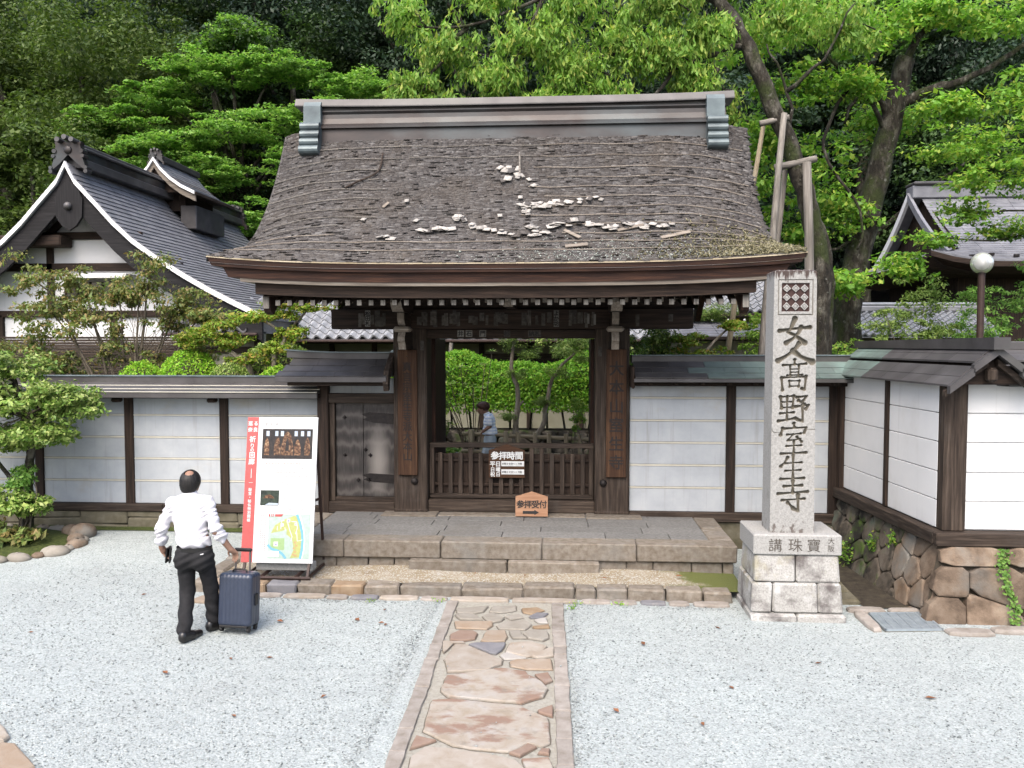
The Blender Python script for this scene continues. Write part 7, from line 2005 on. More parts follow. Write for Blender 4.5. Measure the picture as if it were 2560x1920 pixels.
for x, y, row in spots:
    kk = 'bambooish' if (x < -.53 * y + 2 and row < 2) else gt.choice(['cedar', 'cedar', 'broad', 'broad', 'broad2'] if row else ['cedar', 'broad', 'broad', 'broad2'])
    loc = (x, y, hz(x, y)); s_ = gt.uniform(.9, 1.2) * (1 + .06 * row); sc3 = (s_ * 1.1, s_ * 1.1, s_ * gt.uniform(.95, 1.15))
    if kk not in seen:
        seen[kk] = 1; p = PR[kk]; p.matrix_basis = Matrix.LocRotScale(Vector(loc), Matrix.Rotation(gt.uniform(0, 6.28), 3, 'Z').to_quaternion(), Vector(sc3))
        for ch in p.children: ch.matrix_parent_inverse = Matrix.Identity(4)
    else: copy_tree(PR[kk], loc, gt.uniform(0, 6.28), sc3)

# ------------------------------------------------------------------ big layered maple behind the hall
mp = thing('maple_tree', 'big fresh green maple with layered boughs, rising behind the gabled hall', 'tree', (-12, 30, 1.5))
ME = [(-13.4, 30.5, 13.0, 2.2, 1.5, .8), (-16.6, 30, 10.9, 2.4, 1.5, .7), (-15, 30.5, 12.0, 2.0, 1.5, .7), (-11.7, 29.5, 10.6, 2.2, 1.5, .8), (-9.0, 29.5, 11.0, 2.0, 1.4, .7), (-8.0, 30, 12.3, 2.3, 1.5, .6), (-12.6, 29, 8.9, 1.8, 1.3, .7), (-11.4, 29, 7.4, 1.8, 1.2, .7), (-10.6, 30, 12.9, 1.9, 1.4, .7),
      (-18.6, 30.3, 10.6, 2.0, 1.5, .7), (-14.2, 29.2, 9.9, 2.2, 1.3, .7), (-9.4, 29, 9.2, 1.7, 1.2, .7), (-6.4, 30, 11.9, 1.4, 1.2, .45), (-12.4, 30.8, 14.4, 1.3, 1.2, .7), (-15.8, 29.4, 9.0, 2.0, 1.2, .6), (-9.9, 28.9, 6.2, 1.6, 1.1, .6), (-17.6, 29.5, 8.6, 1.6, 1.2, .6)]
sp = subpads(ME, 44, .52, .17, rng, .6)
foliage('crown', [pad_leaves(sp, 135, .135, .55, .05, .8, rng, .28, .5)], LM['maple'], mp)
tr_ = limb(mp, [(-12.2, 30.6, 1), (-12.0, 30.6, 5), (-12.6, 30.5, 9), (-13.2, 30.5, 12.6)], .35, .1, 'bark', 'trunk')
for e in ME: limb(mp, [(-12.3, 30.6, max(4, e[2] - 3.5)), ((-12.3 + e[0]) / 2, 30.3, e[2] - 1.2), (e[0], e[1], e[2] - .1)], .1, .02, 'bark', 'limb', 5)
# lighter small trees at the left edge behind the hall roof
lt_ = thing('edge_tree', 'bushy mid-green tree at the left photo edge behind the hall gable', 'tree', (-17, 25.5, .5))
LE = [(-17.6, 26, 8.6, 1.5, 1.2, .8), (-16.2, 26, 7.4, 1.3, 1.2, .7), (-18.0, 26, 6.8, 1.5, 1.2, .9), (-16.6, 26, 9.4, 1.2, 1.1, .6), (-18.2, 25.6, 5.4, 1.4, 1.2, .9), (-16.4, 26.5, 5.8, 1.2, 1, .8)]
foliage('crown', [pad_leaves(subpads(LE, 26, .5, .4), 110, .15, .6, .1, .6)], LM['bamboo'], lt_); limb(lt_, [(-17, 26, .3), (-17.1, 26, 4), (-17.3, 26, 8.5)], .22, .05, 'bark', 'trunk')

# ------------------------------------------------------------------ old cherry on crutches, leaning over the gate
ch = thing('cherry_tree', 'old leaning cherry tree on wooden crutches, its leafy branches reaching over the gate roof', 'tree', (4.1, 14, .4))
limb(ch, [(4.12, 14, .3), (4.11, 14, 2.92), (4.17, 14, 3.98), (4.02, 14, 4.9), (3.82, 14, 5.65), (3.42, 14, 6.60), (3.03, 14, 7.55), (2.72, 14, 8.15), (2.45, 14, 8.55), (2.1, 14, 9.3)], .20, .10, 'bark', 'trunk', 12, .012)
limb(ch, [(4.28, 14.2, .3), (4.30, 14.2, 2.9), (4.35, 14.2, 3.7), (4.25, 14.15, 4.6), (4.05, 14.05, 5.0)], .13, .09, 'bark', 'trunk', 10, .01)
CL = [[(3.62, 14, 6.1), (3.55, 13.9, 7.0), (3.15, 13.8, 7.7)], [(3.55, 13.9, 7.0), (4.1, 13.8, 7.5), (4.5, 13.7, 8.3)], [(2.9, 14, 7.8), (2.2, 13.8, 7.55), (1.7, 13.7, 7.35), (.9, 13.6, 7.6), (.1, 13.5, 7.4), (-.6, 13.4, 7.7)], [(2.5, 14, 8.5), (1.2, 13.6, 8.6), (-.4, 13.4, 8.4), (-1.6, 13.2, 7.9), (-2.7, 13.2, 8.0)],
      [(1.7, 13.7, 7.35), (1.35, 13.6, 6.9), (.7, 13.6, 6.85), (-.2, 13.5, 6.9)], [(1.35, 14.6, 6.3), (1.3, 14.5, 6.9), (1.0, 14.4, 7.2), (.6, 14.3, 7.35), (.55, 14.2, 7.9)], [(-1.6, 13.2, 7.9), (-2.1, 13.2, 7.2), (-2.4, 13.2, 6.8)], [(-.4, 13.4, 8.4), (-.9, 13.3, 7.3), (-1.3, 13.3, 6.9)]]
for q in CL: limb(ch, q, .055 if len(q) > 4 else .04, .012, 'bark', 'limb', 6, .02)
CE = [(-2.6, 13.2, 8.1, .55, .5, .35, .8), (-1.9, 13.3, 7.6, .6, .5, .4), (-2.5, 13.3, 7.0, .55, .5, .28), (-1.3, 13.3, 8.4, .6, .5, .4), (-1.2, 13.4, 7.1, .6, .5, .3), (-.6, 13.4, 7.7, .7, .5, .45, 1.3), (.1, 13.5, 7.3, .7, .5, .4, 1.3), (.1, 13.5, 8.3, .7, .5, .4), (.9, 13.6, 7.7, .7, .5, .5, 1.4), (.6, 13.6, 6.9, .6, .5, .25), (1.6, 13.7, 7.5, .6, .5, .45, 1.2), (1.5, 13.7, 8.4, .7, .5, .4), (2.2, 13.8, 7.9, .5, .5, .4), (2.1, 13.9, 7.2, .45, .4, .35), (2.6, 14, 8.8, .7, .5, .4),
      (-.3, 13.5, 6.75, .6, .5, .16), (-1.9, 13.4, 6.65, .7, .5, .18), (2.6, 14.3, 6.8, .35, .4, .35, .7), (3.6, 14.6, 8.4, .8, .5, .45), (4.6, 14.4, 8.2, .7, .5, .5)]
spc = subpads(CE, 60, .16, .9, rng, .7)
foliage('crown', [pad_leaves(spc, 34, .10, .32, .7, .35, rng, .4, .5)], LM['cherry'], ch)
for e in CE: limb(ch, [(e[0] + .5 + rng.normal(0, .1), e[1], e[2] - .15), (e[0] + .1, e[1] - .1, e[2] + .02), (e[0] - .45, e[1], e[2] - .05 + rng.normal(0, .1))], .016, .005, 'bark', 'limb', 5, .02)

pp = []
def crutch(label, beams):
    t = thing('tree_crutch', label, 'prop', beams[0][0])
    for nm, (a, b, r0, r1, m) in beams[1:]:
        q = [Vector(a).lerp(Vector(b), k / 5) + Vector((rng.normal(0, .006), rng.normal(0, .006), 0)) for k in range(6)]
        ob(nm, *tube(q, [r0 + (r1 - r0) * k / 5 for k in range(6)], 9), W[m], t, True)
crutch('tall forked trestle of two pale poles propping the leaning cherry above the gate eave', [((3.4, 13.8, .3),), ('pole', ((3.47, 13.75, 6.62), (3.02, 13.3, 2.2), .048, .066, 'silverz')), ('pole', ((3.25, 14.25, 6.55), (2.75, 14.9, 2.2), .038, .055, 'bambooz')), ('crossbar', ((3.14, 13.95, 6.52), (3.58, 13.9, 6.60), .05, .045, 'silverx'))])
crutch('short thick trestle of grey posts under the cherry trunk beside the stone pillar', [((3.9, 13.9, .3),), ('pole', ((3.84, 13.75, 5.84), (4.02, 13.7, .3), .068, .09, 'silverz')), ('pole', ((3.62, 14.2, 5.82), (3.2, 14.6, .3), .045, .06, 'silverz')), ('crossbar', ((3.38, 13.95, 5.80), (4.02, 13.85, 5.92), .062, .055, 'silverx'))])

# ------------------------------------------------------------------ second tree, with the long limb to the right
zt = thing('zelkova_tree', 'tall green tree with a mossy forked trunk and a long limb reaching right', 'tree', (5.3, 16, .4))
limb(zt, [(5.0, 16, .3), (5.18, 16, 2.9), (5.3, 16, 4.0), (5.62, 16, 5.4), (5.85, 16, 6.5), (6.08, 16, 7.4), (6.2, 16, 8.2)], .30, .17, 'bark', 'trunk', 12, .015)
limb(zt, [(5.35, 16.3, .3), (5.42, 16.2, 2.9), (5.35, 16.1, 4.3)], .22, .16, 'bark', 'trunk', 10, .015)
ZL = [[(6.05, 16, 7.3), (6.6, 15.8, 7.55), (7.3, 15.7, 7.75), (8.2, 15.6, 8.3), (9.2, 15.5, 8.9)], [(5.95, 16, 7.0), (5.5, 15.8, 7.75), (4.9, 15.7, 7.95), (4.4, 15.6, 8.6)], [(6.2, 16, 8.1), (6.7, 15.8, 9.0), (7.6, 15.7, 9.6)], [(5.9, 16, 6.8), (5.4, 15.6, 7.4), (5.1, 15.5, 7.2), (5.0, 15.5, 6.9)], [(5.2, 15.7, 7.8), (4.6, 15.4, 6.6), (4.75, 15.3, 6.0), (5.2, 15.2, 5.3), (5.2, 15.2, 4.6)], [(5.5, 16, 5.0), (5.0, 15.8, 4.7), (4.4, 15.6, 4.55)], [(8.2, 15.6, 8.3), (8.6, 15.4, 7.9), (8.4, 15.3, 7.3)]]
for k, q in enumerate(ZL): limb(zt, q, (.12, .07, .09, .05, .035, .04, .04)[k], .02, 'bark', 'limb', 8, .015)
ZE = [(3.4, 15.8, 8.6, .9, .7, .5), (4.4, 15.6, 8.9, 1.0, .7, .5), (4.2, 15.8, 7.7, .8, .6, .5), (3.7, 16.2, 6.9, .6, .6, .5), (5.3, 15.6, 8.6, .9, .7, .5), (6.3, 15.6, 8.9, .9, .7, .5), (7.3, 15.5, 8.7, .9, .7, .45), (8.3, 15.5, 8.9, .9, .7, .5), (5.2, 15.5, 7.6, .7, .5, .4), (7.0, 15.6, 7.1, .7, .6, .35), (8.0, 15.4, 7.4, .7, .6, .5), (4.6, 15.9, 6.3, .8, .6, .6), (5.0, 15.8, 5.3, .6, .5, .5), (4.4, 16.5, 5.3, .6, .6, .7), (7.2, 16, 6.5, .5, .5, .25, .6),
      (5.9, 15.3, 4.35, .6, .5, .35, .7), (4.9, 15.2, 4.0, .45, .4, .3, .6), (6.1, 16.8, 7.4, .8, .5, .6), (3.7, 16.6, 5.9, .6, .6, .8)]
spz = subpads(ZE, 20, .36, .36, rng, .6)
foliage('crown', [pad_leaves(spz, 70, .105, .5, .25, .65, rng, .35, .5)], LM['zelkova'], zt)
# spray of branches entering from the right edge, in front of the right hall
mr_ = thing('maple_tree', 'feathery green branches entering from the right photo edge before the hall roof', 'tree', (8.6, 14, .4))
limb(mr_, [(8.6, 14, .3), (8.6, 14, 3.5), (8.2, 13.9, 5.4), (7.4, 13.8, 6.2)], .14, .05, 'bark', 'trunk')
RE = [(7.2, 13.8, 5.9, .7, .5, .3), (6.6, 13.8, 5.5, .6, .5, .22), (6.3, 13.8, 5.05, .7, .5, .2), (7.1, 13.8, 4.75, .7, .5, .25), (6.0, 13.8, 4.62, .5, .4, .12, .6), (7.4, 13.8, 6.6, .7, .5, .4), (6.6, 14.4, 6.3, .7, .5, .3), (7.6, 13.8, 5.2, .6, .5, .4), (6.0, 14, 6.0, .45, .4, .2, .6)]
spr = subpads(RE, 16, .30, .25)
foliage('crown', [pad_leaves(spr, 60, .085, .45, .2, .7, rng, .3, .5)], LM['zelkova'], mr_)
for e in RE[:6]: limb(mr_, [(8.3, 13.9, 5.2), ((8.3 + e[0]) / 2, 13.9, e[2]), e[:3]], .03, .008, 'bark', 'limb', 5, .01)

def bush(name, label, cat, ells, per, r, flat, n, L, mat, stem=None, asp=.5, droop=.1, up=.5, group=None, shell=.35, stems=5, smat='twig', srad=.014, thick=.35, jit=.35):
    e0 = ells[0]; z0 = stem[2] if stem else .3
    t = thing(name, label, cat, (stem[0] if stem else e0[0], stem[1] if stem else e0[1], z0), group)
    sp = subpads(ells, per, r, flat, rng, shell)
    foliage('foliage', [pad_leaves(sp, n, L, asp, droop, up, rng, jit, thick)], LM[mat], t)
    if stem:
        pick = sp[rng.choice(len(sp), min(stems, len(sp)), False)]
        for p in pick:
            m = (np.array(stem) * .5 + p[:3] * .5) + rng.normal(0, .08, 3); limb(t, [stem, tuple(m), tuple(p[:3])], srad, srad * .3, smat, 'stem', 5)
    return t, sp
# ------------------------------------------------------------------ right-hand shrubs above the corner wall
bush('nandina_shrub', 'airy green shrub behind the corner wall roof, left of the lamp pole', 'shrub', [(5.5, 14.5, 3.3, .5, .4, .35), (6.0, 14.6, 3.75, .5, .4, .4), (5.7, 14.4, 2.85, .6, .4, .3), (6.25, 14.6, 3.2, .3, .4, .5)], 20, .16, .4, 70, .06, 'pine', (5.8, 14.5, .35), .4, .2, .6)
bush('nandina_shrub', 'taller green shrub with reddish tips behind the corner wall roof, right of the lamp pole', 'shrub', [(7.1, 14.5, 3.6, .6, .4, .5), (7.8, 14.5, 3.8, .6, .4, .6), (6.85, 14.7, 3.0, .5, .4, .4), (7.6, 14.5, 3.0, .7, .4, .4)], 24, .17, .4, 70, .06, 'maple', (7.3, 14.5, .35), .4, .2, .6)
bush('garden_shrub', 'low yellow-green shrub under the bright tiled roof by the second tree', 'shrub', [(4.9, 14.8, 2.75, .5, .4, .25), (5.4, 15, 2.8, .5, .4, .3)], 20, .14, .5, 60, .06, 'cherry', (5.1, 14.8, .35))
# right of the gate
bush('garden_shrub', 'dense green shrub showing just right of the gate pillar above the wall', 'shrub', [(1.3, 14.2, 2.75, .45, .4, .5), (1.55, 14.3, 3.0, .35, .3, .3)], 30, .16, .6, 70, .055, 'shrub', (1.4, 14.2, .35))
t, sp = bush('garden_maple', 'small garden maple with yellow and orange-tinted pads above the wall right of the gate', 'tree', [(2.0, 14.1, 3.0, .3, .3, .12), (2.45, 14.1, 2.75, .4, .3, .14), (2.2, 14.1, 2.6, .5, .3, .12), (2.75, 14.0, 3.25, .2, .2, .1), (2.9, 14, 2.55, .3, .3, .1), (1.9, 14.2, 2.7, .3, .3, .15)], 14, .15, .35, 60, .06, 'bonsai', (2.1, 14.1, .35), stems=0)
limb(t, [(2.1, 14.1, .35), (1.95, 14.1, 2.2), (2.2, 14.1, 2.62), (2.45, 14.1, 2.95), (2.7, 14.05, 3.2)], .05, .015, 'bark_pale', 'trunk')
t, sp = bush('garden_pine', 'slender pine with one flat needle pad, in front of the dark pent roof', 'tree', [(2.85, 15, 3.55, .35, .3, .10), (2.6, 15, 3.45, .25, .2, .08), (2.75, 15, 4.25, .2, .2, .1)], 16, .13, .5, 70, .07, 'pine', (2.9, 15, .35), .12, 0, .8, stems=0)
limb(t, [(2.9, 15, .35), (2.86, 15, 2.6), (2.95, 15, 3.5), (2.8, 15, 4.3)], .055, .02, 'bark_pale', 'trunk')
bush('garden_shrub', 'bright yellow-green shrub between the crutch poles above the wall', 'shrub', [(3.3, 14.8, 3.0, .25, .3, .5), (3.0, 14.6, 2.65, .5, .3, .18)], 22, .13, .5, 60, .055, 'cherry', (3.2, 14.7, .35))

# ------------------------------------------------------------------ reddish tree before the hall
t = thing('photinia_tree', 'loose many-stemmed tree with reddish-brown young leaves in front of the gabled hall', 'tree', (-7.8, 14.2, .35))
PE = [(-9.6, 14.2, 4.15, .75, .5, .45), (-9.2, 14.2, 3.5, .8, .5, .45, 1.3), (-8.7, 14.3, 3.95, .55, .4, .4), (-9.5, 14.3, 2.85, .7, .5, .45), (-8.4, 14.1, 3.4, .6, .5, .5, 1.2), (-7.9, 14.2, 3.75, .5, .4, .35), (-7.25, 14.2, 4.25, .35, .3, .4, .7), (-7.5, 14.2, 3.85, .5, .4, .3), (-6.75, 14.1, 3.65, .55, .4, .28), (-6.35, 14.1, 3.45, .4, .3, .25), (-7.0, 14.2, 3.3, .5, .4, .25, .7), (-8.1, 14.2, 2.8, .6, .4, .3, .7), (-7.3, 14.2, 2.75, .5, .4, .3, .35), (-8.9, 14.2, 2.5, .6, .4, .3), (-6.2, 14, 2.75, .25, .3, .2, .4)]
sp = subpads(PE, 17, .20, .5, rng, .6)
foliage('crown', [pad_leaves(sp, 95, .070, .42, .3, .5, rng, .4, .7)], LM['photinia'], t)
for e in PE: limb(t, [(-7.75 + rng.normal(0, .06), 14.2, .35), (-7.75 + (e[0] + 7.75) * .3, 14.2, 1.9), (-7.75 + (e[0] + 7.75) * .7, 14.2, e[2] - .5), e[:3]], .038, .010, 'twig', 'stem', 6, .01)
twigs(t, (-7.6, 14.2, 2.6), sp[40:250:2], .007, 'twig', .5)

# ------------------------------------------------------------------ cloud-pruned shrub in the planting bed
bed = setting('planting_bed', (-8, 11.2, 0))
g = grid_sheet('bed_soil', -10, -6.95, 10.35, 11.95, 26, 16, lambda X, Y: gz(X, Y) - .02 + .14 * np.sqrt(np.clip(1 - ((X + 8.5) / 1.55) ** 2 - ((Y - 11.15) / .82) ** 2, 0, 1)), Mt['moss'], bed)
rb = random.Random(9)
for k in range(24):
    a = -2.4 + k * .2; x = -8.45 + 1.55 * math.cos(a); y = 11.15 + .80 * math.sin(a); s_ = rb.uniform(.07, .15)
    v, f = ball((x, y, gz(x, y) + .02), s_, 7, (rb.uniform(.9, 1.5), rb.uniform(.8, 1.1), .62)); v = [(p[0] + rb.uniform(-.008, .008), p[1] + rb.uniform(-.008, .008), p[2] + rb.uniform(-.008, .008)) for p in v]
    ob('edging_rock', v, f, FM['grey'] if k % 3 else Mt['boulder'], bed, True)
for x, y, s_ in ((-7.05, 11.55, .17), (-7.28, 11.62, .12), (-6.98, 11.25, .11)):
    ob('edging_rock', *ball((x, y, gz(x, y) + .06), s_, 8, (1.1, 1, .8)), Mt['boulder'], bed, True)
SE = [(-8.15, 11.3, 2.62, .78, .5, .22, 1.2), (-7.75, 11.25, 2.16, .75, .5, .28, 1.3), (-7.05, 11.15, 2.12, .58, .45, .27, 1.2), (-8.45, 11.3, 2.1, .7, .5, .28), (-7.35, 11.1, 1.66, .45, .42, .15), (-8.05, 11.2, 1.60, .6, .45, .17), (-8.7, 11.2, 1.65, .5, .4, .2)]
t = thing('pruned_shrub', 'cloud-pruned broadleaf shrub with stacked leafy tiers in the planting bed', 'shrub', (-7.7, 11.3, .1))
sp = subpads(SE, 46, .17, .5, rng, .4)
foliage('crown', [pad_leaves(sp, 70, .066, .48, .1, .55, rng, .4, .4)], LM['shrub'], t)
limb(t, [(-7.72, 11.3, .05), (-7.70, 11.3, .9), (-7.66, 11.3, 1.35), (-7.72, 11.3, 1.9), (-7.9, 11.3, 2.5)], .085, .035, 'bark', 'trunk', 10, .01)
limb(t, [(-7.66, 11.3, 1.25), (-7.45, 11.25, 1.8), (-7.2, 11.2, 2.05)], .055, .02, 'bark', 'limb', 8, .01)
limb(t, [(-7.75, 11.3, .85), (-8.0, 11.3, 1.05), (-8.3, 11.3, 1.5)], .05, .02, 'bark', 'limb', 8, .01)
for e in SE: limb(t, [(-7.7, 11.3, e[2] - .2), ((e[0] - 7.7) / 2, 11.25, e[2] - .08), (e[0] + .3, 11.2, e[2])], .022, .008, 'twig', 'limb', 5, .015)
twigs(t, (-7.7, 11.3, 1.9), sp[::5], .006, 'twig', .6)
bush('low_shrub', 'low glossy shrub under the cloud-pruned one in the planting bed', 'shrub', [(-7.95, 11.15, .72, .38, .35, .16), (-7.6, 11.1, .66, .28, .3, .13)], 26, .12, .5, 46, .075, 'shrub', (-7.85, 11.2, .1), .5, .1, .6)
bush('bedding_plant', 'clump of reddish-green leafy plants at the foot of the planting bed', 'plant', [(-8.0, 10.95, .30, .32, .25, .16), (-7.65, 11.0, .24, .3, .25, .12)], 22, .10, .6, 30, .10, 'photinia', (-7.85, 10.95, .08), .45, .2, .5)
bush('creeper', 'green creeper climbing the lower trunk of the cloud-pruned shrub', 'plant', [(-7.72, 11.22, 1.05, .14, .12, .16), (-7.78, 11.22, .92, .2, .12, .1)], 14, .08, .7, 34, .06, 'maple', (-7.75, 11.25, .1))

# ------------------------------------------------------------------ garden behind the long wall
def dome(label, x, y, rx, ry, zt, mat='azalea', n=5200, L=.045, hgt=1.0, name='clipped_bush'):
    t = thing(name, label, 'bush', (x, y, .33))
    u = unit(n); u[:, 2] = np.abs(u[:, 2]); zc = zt - hgt
    c = np.array([x, y, zc]) + u * np.array([rx, ry, hgt]) * (rng.uniform(.93, 1.03, n) + .03 * np.sin(u[:, 0] * 14) * np.cos(u[:, 1] * 11))[:, None]
    nrm = u * .8 + rng.normal(0, .5, (n, 3)); nrm /= np.linalg.norm(nrm, axis=1, keepdims=True)
    ln = rng.uniform(.7, 1.3, n) * L
    foliage('foliage', [leaf_quads(c, rng.normal(0, 1, (n, 3)) + u, nrm, ln, ln * .6, .1)], LM[mat], t)
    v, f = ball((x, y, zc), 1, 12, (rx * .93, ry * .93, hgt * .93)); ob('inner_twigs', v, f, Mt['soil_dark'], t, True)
    ob('stem', *tube([(x, y, .3), (x, y, zc)], .08, 6), Mt['bark'], t)
dome('round bright green clipped bush, largest of the domes above the long wall', -6.35, 13.6, .62, .6, 2.82, n=7500)
dome('smaller clipped bush peeping over the long wall left of the round dome', -7.15, 13.5, .55, .5, 2.62)
dome('clipped bush beside the side-door roof, lowest of the domes', -4.75, 13.3, .5, .5, 2.55)
dome('dull green clipped bush between the round dome and the small maple', -5.5, 13.2, .55, .5, 2.60, 'shrub')
dome('wide clipped bush behind the trained maple above the long wall', -5.2, 14.6, .9, .6, 2.95, 'shrub', 6500, .055)
t, sp = bush('trained_maple', 'small trained maple with orange-tipped pads before the silvery tiled roof', 'tree', [(-5.35, 13.6, 3.38, .36, .3, .10), (-4.85, 13.6, 3.42, .42, .3, .12), (-4.3, 13.6, 3.56, .38, .3, .12), (-4.55, 13.6, 3.1, .32, .28, .12), (-4.75, 13.55, 3.6, .25, .25, .07), (-4.85, 13.6, 2.85, .25, .2, .1)], 16, .14, .4, 60, .055, 'bonsai', (-4.9, 13.6, .35), stems=0)
limb(t, [(-4.95, 13.6, .35), (-4.92, 13.6, 2.5), (-4.78, 13.6, 2.85), (-4.72, 13.6, 3.05), (-4.95, 13.6, 3.25), (-5.25, 13.6, 3.36)], .06, .015, 'bark_pale', 'trunk'); limb(t, [(-4.72, 13.6, 3.05), (-4.5, 13.6, 3.3), (-4.3, 13.6, 3.5)], .03, .012, 'bark_pale', 'limb'); limb(t, [(-4.8, 13.6, 2.8), (-4.55, 13.6, 2.95)], .025, .012, 'bark_pale', 'limb')
t, sp = bush('trained_maple', 'broader trained maple with a crooked trunk left of the taller trained one', 'tree', [(-6.05, 13.6, 3.08, .42, .3, .13), (-5.6, 13.6, 2.98, .36, .3, .13), (-5.8, 13.6, 3.25, .25, .25, .08), (-6.3, 13.6, 2.98, .3, .3, .1), (-5.3, 13.6, 2.72, .5, .3, .12)], 17, .14, .4, 60, .055, 'bonsai', (-5.5, 13.6, .35), stems=0)
limb(t, [(-5.2, 13.6, .35), (-5.3, 13.6, 2.4), (-5.55, 13.6, 2.72), (-5.85, 13.6, 2.9), (-6.1, 13.6, 3.05)], .07, .02, 'bark_pale', 'trunk')
# inside the gate
hd = thing('hedge', 'tall clipped bright green hedge seen through the gate opening', 'hedge', (-1, 17.5, .35))
n = 26000; x = rng.uniform(-4.2, 1.8, n); topz = 2.58 + .12 * np.sin(x * 1.9) + .05 * np.sin(x * 5); a = rng.uniform(-.06, 1.0, n)
# rounded front: a=0 bottom front, 1 = top back
yy_ = 17.0 + .9 * np.clip((a - .55) / .45, 0, 1) ** 1.3 + .10 * np.sin(x * 3) ; zz = 1.62 + (topz - 1.62) * np.clip(a / .75, -.25, 1) - .25 * np.clip((.75 - a) / .2, 0, 1) * 0
c = np.stack([x, yy_ + rng.normal(0, .06, n), np.minimum(zz, topz) + rng.normal(0, .03, n)], 1)
nr_ = np.stack([rng.normal(0, .5, n), -1 + a + rng.normal(0, .4, n), a + rng.normal(0, .4, n)], 1); nr_ /= np.linalg.norm(nr_, axis=1, keepdims=True)
ln = rng.uniform(.05, .09, n); foliage('foliage', [leaf_quads(c, rng.normal(0, 1, (n, 3)) + np.array([0, -.5, .5]), nr_, ln, ln * .5, .1)], LM['hedge'], hd)
box('inner_twigs', -4.2, 1.8, 17.35, 18.0, 1.66, 2.40, Mt['soil_dark'], hd, .2)
for k in range(15): limb(hd, [(-4 + k * .4, 17.4, .9), (-4 + k * .4 + rng.normal(0, .08), 17.3, 1.7)], .03, .02, 'bark', 'stem', 5)
gwl = thing('garden_stone_wall', 'dark mossy low stone retaining wall under the hedge inside the gate', 'stone wall', (-1, 16.9, .3))
for c_ in voronoi(poisson(60, -4, 2, .3, 1.15, .22), [(-4, .25), (2, .25), (2, 1.15), (-4, 1.15)]): pillow('masonry_stone', c_, lambda u, w, h: (u, 16.75 + .2 * w - h, w), Mt['boulder_mossy'], gwl, .1, .06, .012, .05, 1)
box('core', -4, 2, 17.0, 17.6, .2, 1.13, Mt['soil_dark'], gwl)
bf = thing('bamboo_fence', 'low bamboo rail fence on short posts inside the gate', 'fence', (-.7, 14.6, .35))
zr = lambda x: 1.335 - .035 * (x + 1.8)
for dz in (0, -.33): ob('rail', *tube([(-1.92, 14.55, zr(-1.92) + dz), (-.6, 14.5, zr(-.6) + dz), (.9, 14.45, zr(.9) + dz)], .037, 8), W['bamboox'], bf)
for x in (-1.74, -1.08, -.85, -.53, -.27, .05, .31, .6): ob('post', *tube([(x, 14.47, .3), (x, 14.47, zr(x) + .085)], .045 if x > -1.7 else .06, 8), W['bambooz'], bf)
shift(bf, (-.06, 1.0, -.11))
t, sp = bush('garden_pine', 'pale-trunked garden pine standing nearest the middle of the gate opening', 'tree', [(-.95, 15.6, 2.35, .22, .2, .10), (-.95, 15.6, 2.95, .35, .25, .14), (-.7, 15.6, 2.75, .25, .2, .12), (-1.1, 15.6, 1.55, .12, .1, .06), (-.85, 15.6, 3.2, .3, .2, .12)], 14, .12, .5, 64, .07, 'pine', (-.95, 15.6, .35), .14, 0, .8, stems=0)
limb(t, [(-.98, 15.6, .35), (-.96, 15.6, 1.3), (-.93, 15.6, 2.0), (-1.05, 15.6, 2.5), (-.95, 15.6, 3.2)], .07, .03, 'bark_pale', 'trunk', 8, .01); limb(t, [(-.94, 15.6, 1.7), (-.82, 15.6, 1.85)], .03, .015, 'bark_pale', 'limb')
t, sp = bush('garden_pine', 'pale-trunked garden pine curving toward the right jamb of the gate opening', 'tree', [(-.15, 15.6, 2.4, .28, .2, .10), (.0, 15.6, 2.78, .35, .25, .13), (.28, 15.6, 2.95, .3, .2, .1), (-.45, 15.6, 1.85, .16, .14, .08), (.35, 15.6, 2.65, .25, .2, .1)], 15, .12, .5, 64, .07, 'pine', (-.65, 15.6, .35), .14, 0, .8, stems=0)
limb(t, [(-.68, 15.6, .35), (-.62, 15.6, 1.0), (-.42, 15.6, 1.5), (-.32, 15.6, 2.1), (-.15, 15.6, 2.45), (.15, 15.6, 2.75)], .065, .025, 'bark_pale', 'trunk', 8, .01)
rh = thing('rhododendron', 'rhododendron with whorled narrow leaves on bare stems, beside the bowed person', 'shrub', (-1.75, 15, .35))
vs, fs, b_ = [], [], 0
for k in range(30):
    tip = np.array([-1.85 + rng.normal(0, .36), 15 + rng.normal(0, .15), 2.12 + rng.normal(0, .26)])
    if k < 14: limb(rh, [(-1.68, 15, .35), (-1.7 + (tip[0] + 1.7) * .4, 15, 1.2), tuple(tip)], .014, .006, 'twig', 'stem', 5)
    m = 11; an = np.linspace(0, 6.28, m, False) + rng.uniform(0, 1); d = np.stack([np.cos(an), np.sin(an), rng.uniform(-.1, .5, m)], 1)
    v, f = leaf_quads(tip + d * .06, d, np.tile([0, 0, 1.0], (m, 1)) + rng.normal(0, .15, (m, 3)), rng.uniform(.10, .15, m), np.full(m, .028)); vs.append(v); fs.append(f + b_); b_ += len(v)
ob('foliage', np.concatenate(vs), np.concatenate(fs), LM['rhodo'], rh); shift(rh, (-.10, .9, -.06))
bush('garden_shrub', 'dark green azalea shrub at the left jamb inside the gate opening', 'shrub', [(-2.45, 15, 2.3, .3, .3, .2), (-2.5, 15, 1.8, .35, .3, .2), (-2.45, 15, 1.4, .3, .3, .2)], 20, .12, .5, 60, .05, 'pine', (-2.4, 15, .35))
bush('garden_shrub', 'thin upright yellow-green shrub at the right jamb inside the gate opening', 'shrub', [(.22, 15.4, 1.5, .12, .12, .3), (.2, 15.4, 1.8, .15, .12, .12)], 12, .08, .8, 40, .05, 'cherry', (.22, 15.4, .35))
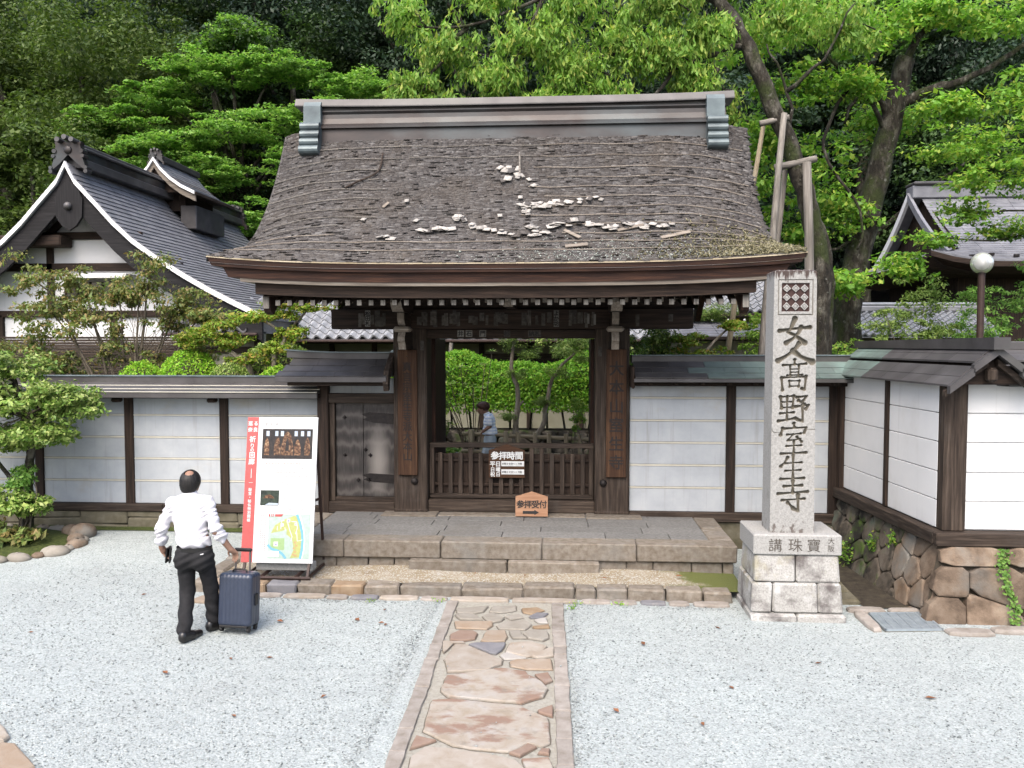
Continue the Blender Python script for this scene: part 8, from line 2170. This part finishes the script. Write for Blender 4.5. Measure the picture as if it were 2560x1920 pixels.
bush('garden_shrub', 'broad-leaved evergreen behind the hedge at the upper right of the gate opening', 'shrub', [(.3, 18.6, 3.0, .9, .5, .5), (.9, 18.6, 2.8, .6, .5, .6)], 30, .2, .6, 70, .08, 'shrub', (.5, 18.6, .35))
bush('ground_plant', 'low leafy plant by the bamboo fence post inside the gate', 'plant', [(-2.05, 14.9, .9, .15, .15, .25)], 10, .1, .6, 50, .06, 'maple', (-2.05, 14.9, .35))
rk = thing('garden_rock', 'pale flat-topped garden rock behind the slatted barrier', 'rock', (-1.9, 13.6, .3)); v, f = ball((-1.85, 13.7, .95), .28, 9, (1, .7, .5)); ob('rock', [(p[0], p[1], p[2] + .03 * math.sin(p[0] * 30)) for p in v], f, FM['grey'], rk, True)
ob('rock_base', *ball((-1.85, 13.75, .55), .4, 8, (1.1, .8, .9)), Mt['boulder_mossy'], rk, True)
# creeper on the masonry and ferns in its joints
iv = thing('ivy', 'thin bright green creeper trailing down the face of the masonry base', 'plant', (4.62, 8.95, .4))
n = 230; z = rng.uniform(.03, .76, n); c = np.stack([4.62 + .035 * np.sin(z * 9) + rng.normal(0, .035, n), 9.06 - (.765 - z) * .30 - .075 + rng.normal(0, .012, n), z], 1)
ln = rng.uniform(.03, .055, n); foliage('leaves', [leaf_quads(c, rng.normal(0, 1, (n, 3)), np.array([0, -1, .4]) + rng.normal(0, .3, (n, 3)), ln, ln * .75)], LM['maple'], iv)
ob('stem', *tube([(4.62 + .035 * math.sin(z * 9), 9.06 - (.765 - z) * .30 - .06, z) for z in np.linspace(.02, .76, 10)], .004, 4), Mt['twig'], iv)
def fern(label, u, z, n, s):
    t = thing('fern', label, 'plant', side_h(u, z, .05)); p0 = np.array(side_h(u, z, .07))
    c = p0 + rng.normal(0, s, (n, 3)) * np.array([.5, 1, 1]); ln = rng.uniform(.03, .06, n)
    foliage('leaves', [leaf_quads(c, rng.normal(0, 1, (n, 3)), np.array(NS) + rng.normal(0, .5, (n, 3)), ln, ln * .6)], LM['zelkova'], t)
fern('small fern growing in a masonry joint close under the sill', .9, .60, 60, .05); fern('pale fern tuft halfway along the masonry', 1.35, .45, 70, .05); fern('mossy tuft low in the gutter end of the masonry', 1.9, .15, 160, .10); fern('dark weeds at the foot of the masonry near the grate', 2.3, .05, 160, .10)
for k, (x, y) in enumerate(((-1.46, 9.18), (.12, 9.17), (.05, 9.0), (-2.2, 9.12), (.6, 9.18))):
    n = 26; c = np.array([x, y, .03]) + rng.normal(0, .03, (n, 3)) * np.array([1.3, .6, .4]); ln = rng.uniform(.02, .04, n)
    o = foliage('weed_tuft', [leaf_quads(c, rng.normal(0, 1, (n, 3)) + np.array([0, 0, 1]), rng.normal(0, 1, (n, 3)), ln, ln * .4)], LM['zelkova'], None); tag(o, ['weed tuft at the left corner where the stone path meets the kerb', 'weed tuft at the right corner where the stone path meets the kerb', 'weed tuft in the gravel just off the right path edge', 'weed tuft along the kerb left of the path', 'weed tuft along the kerb right of the path'][k], 'weed', None, 'thing')
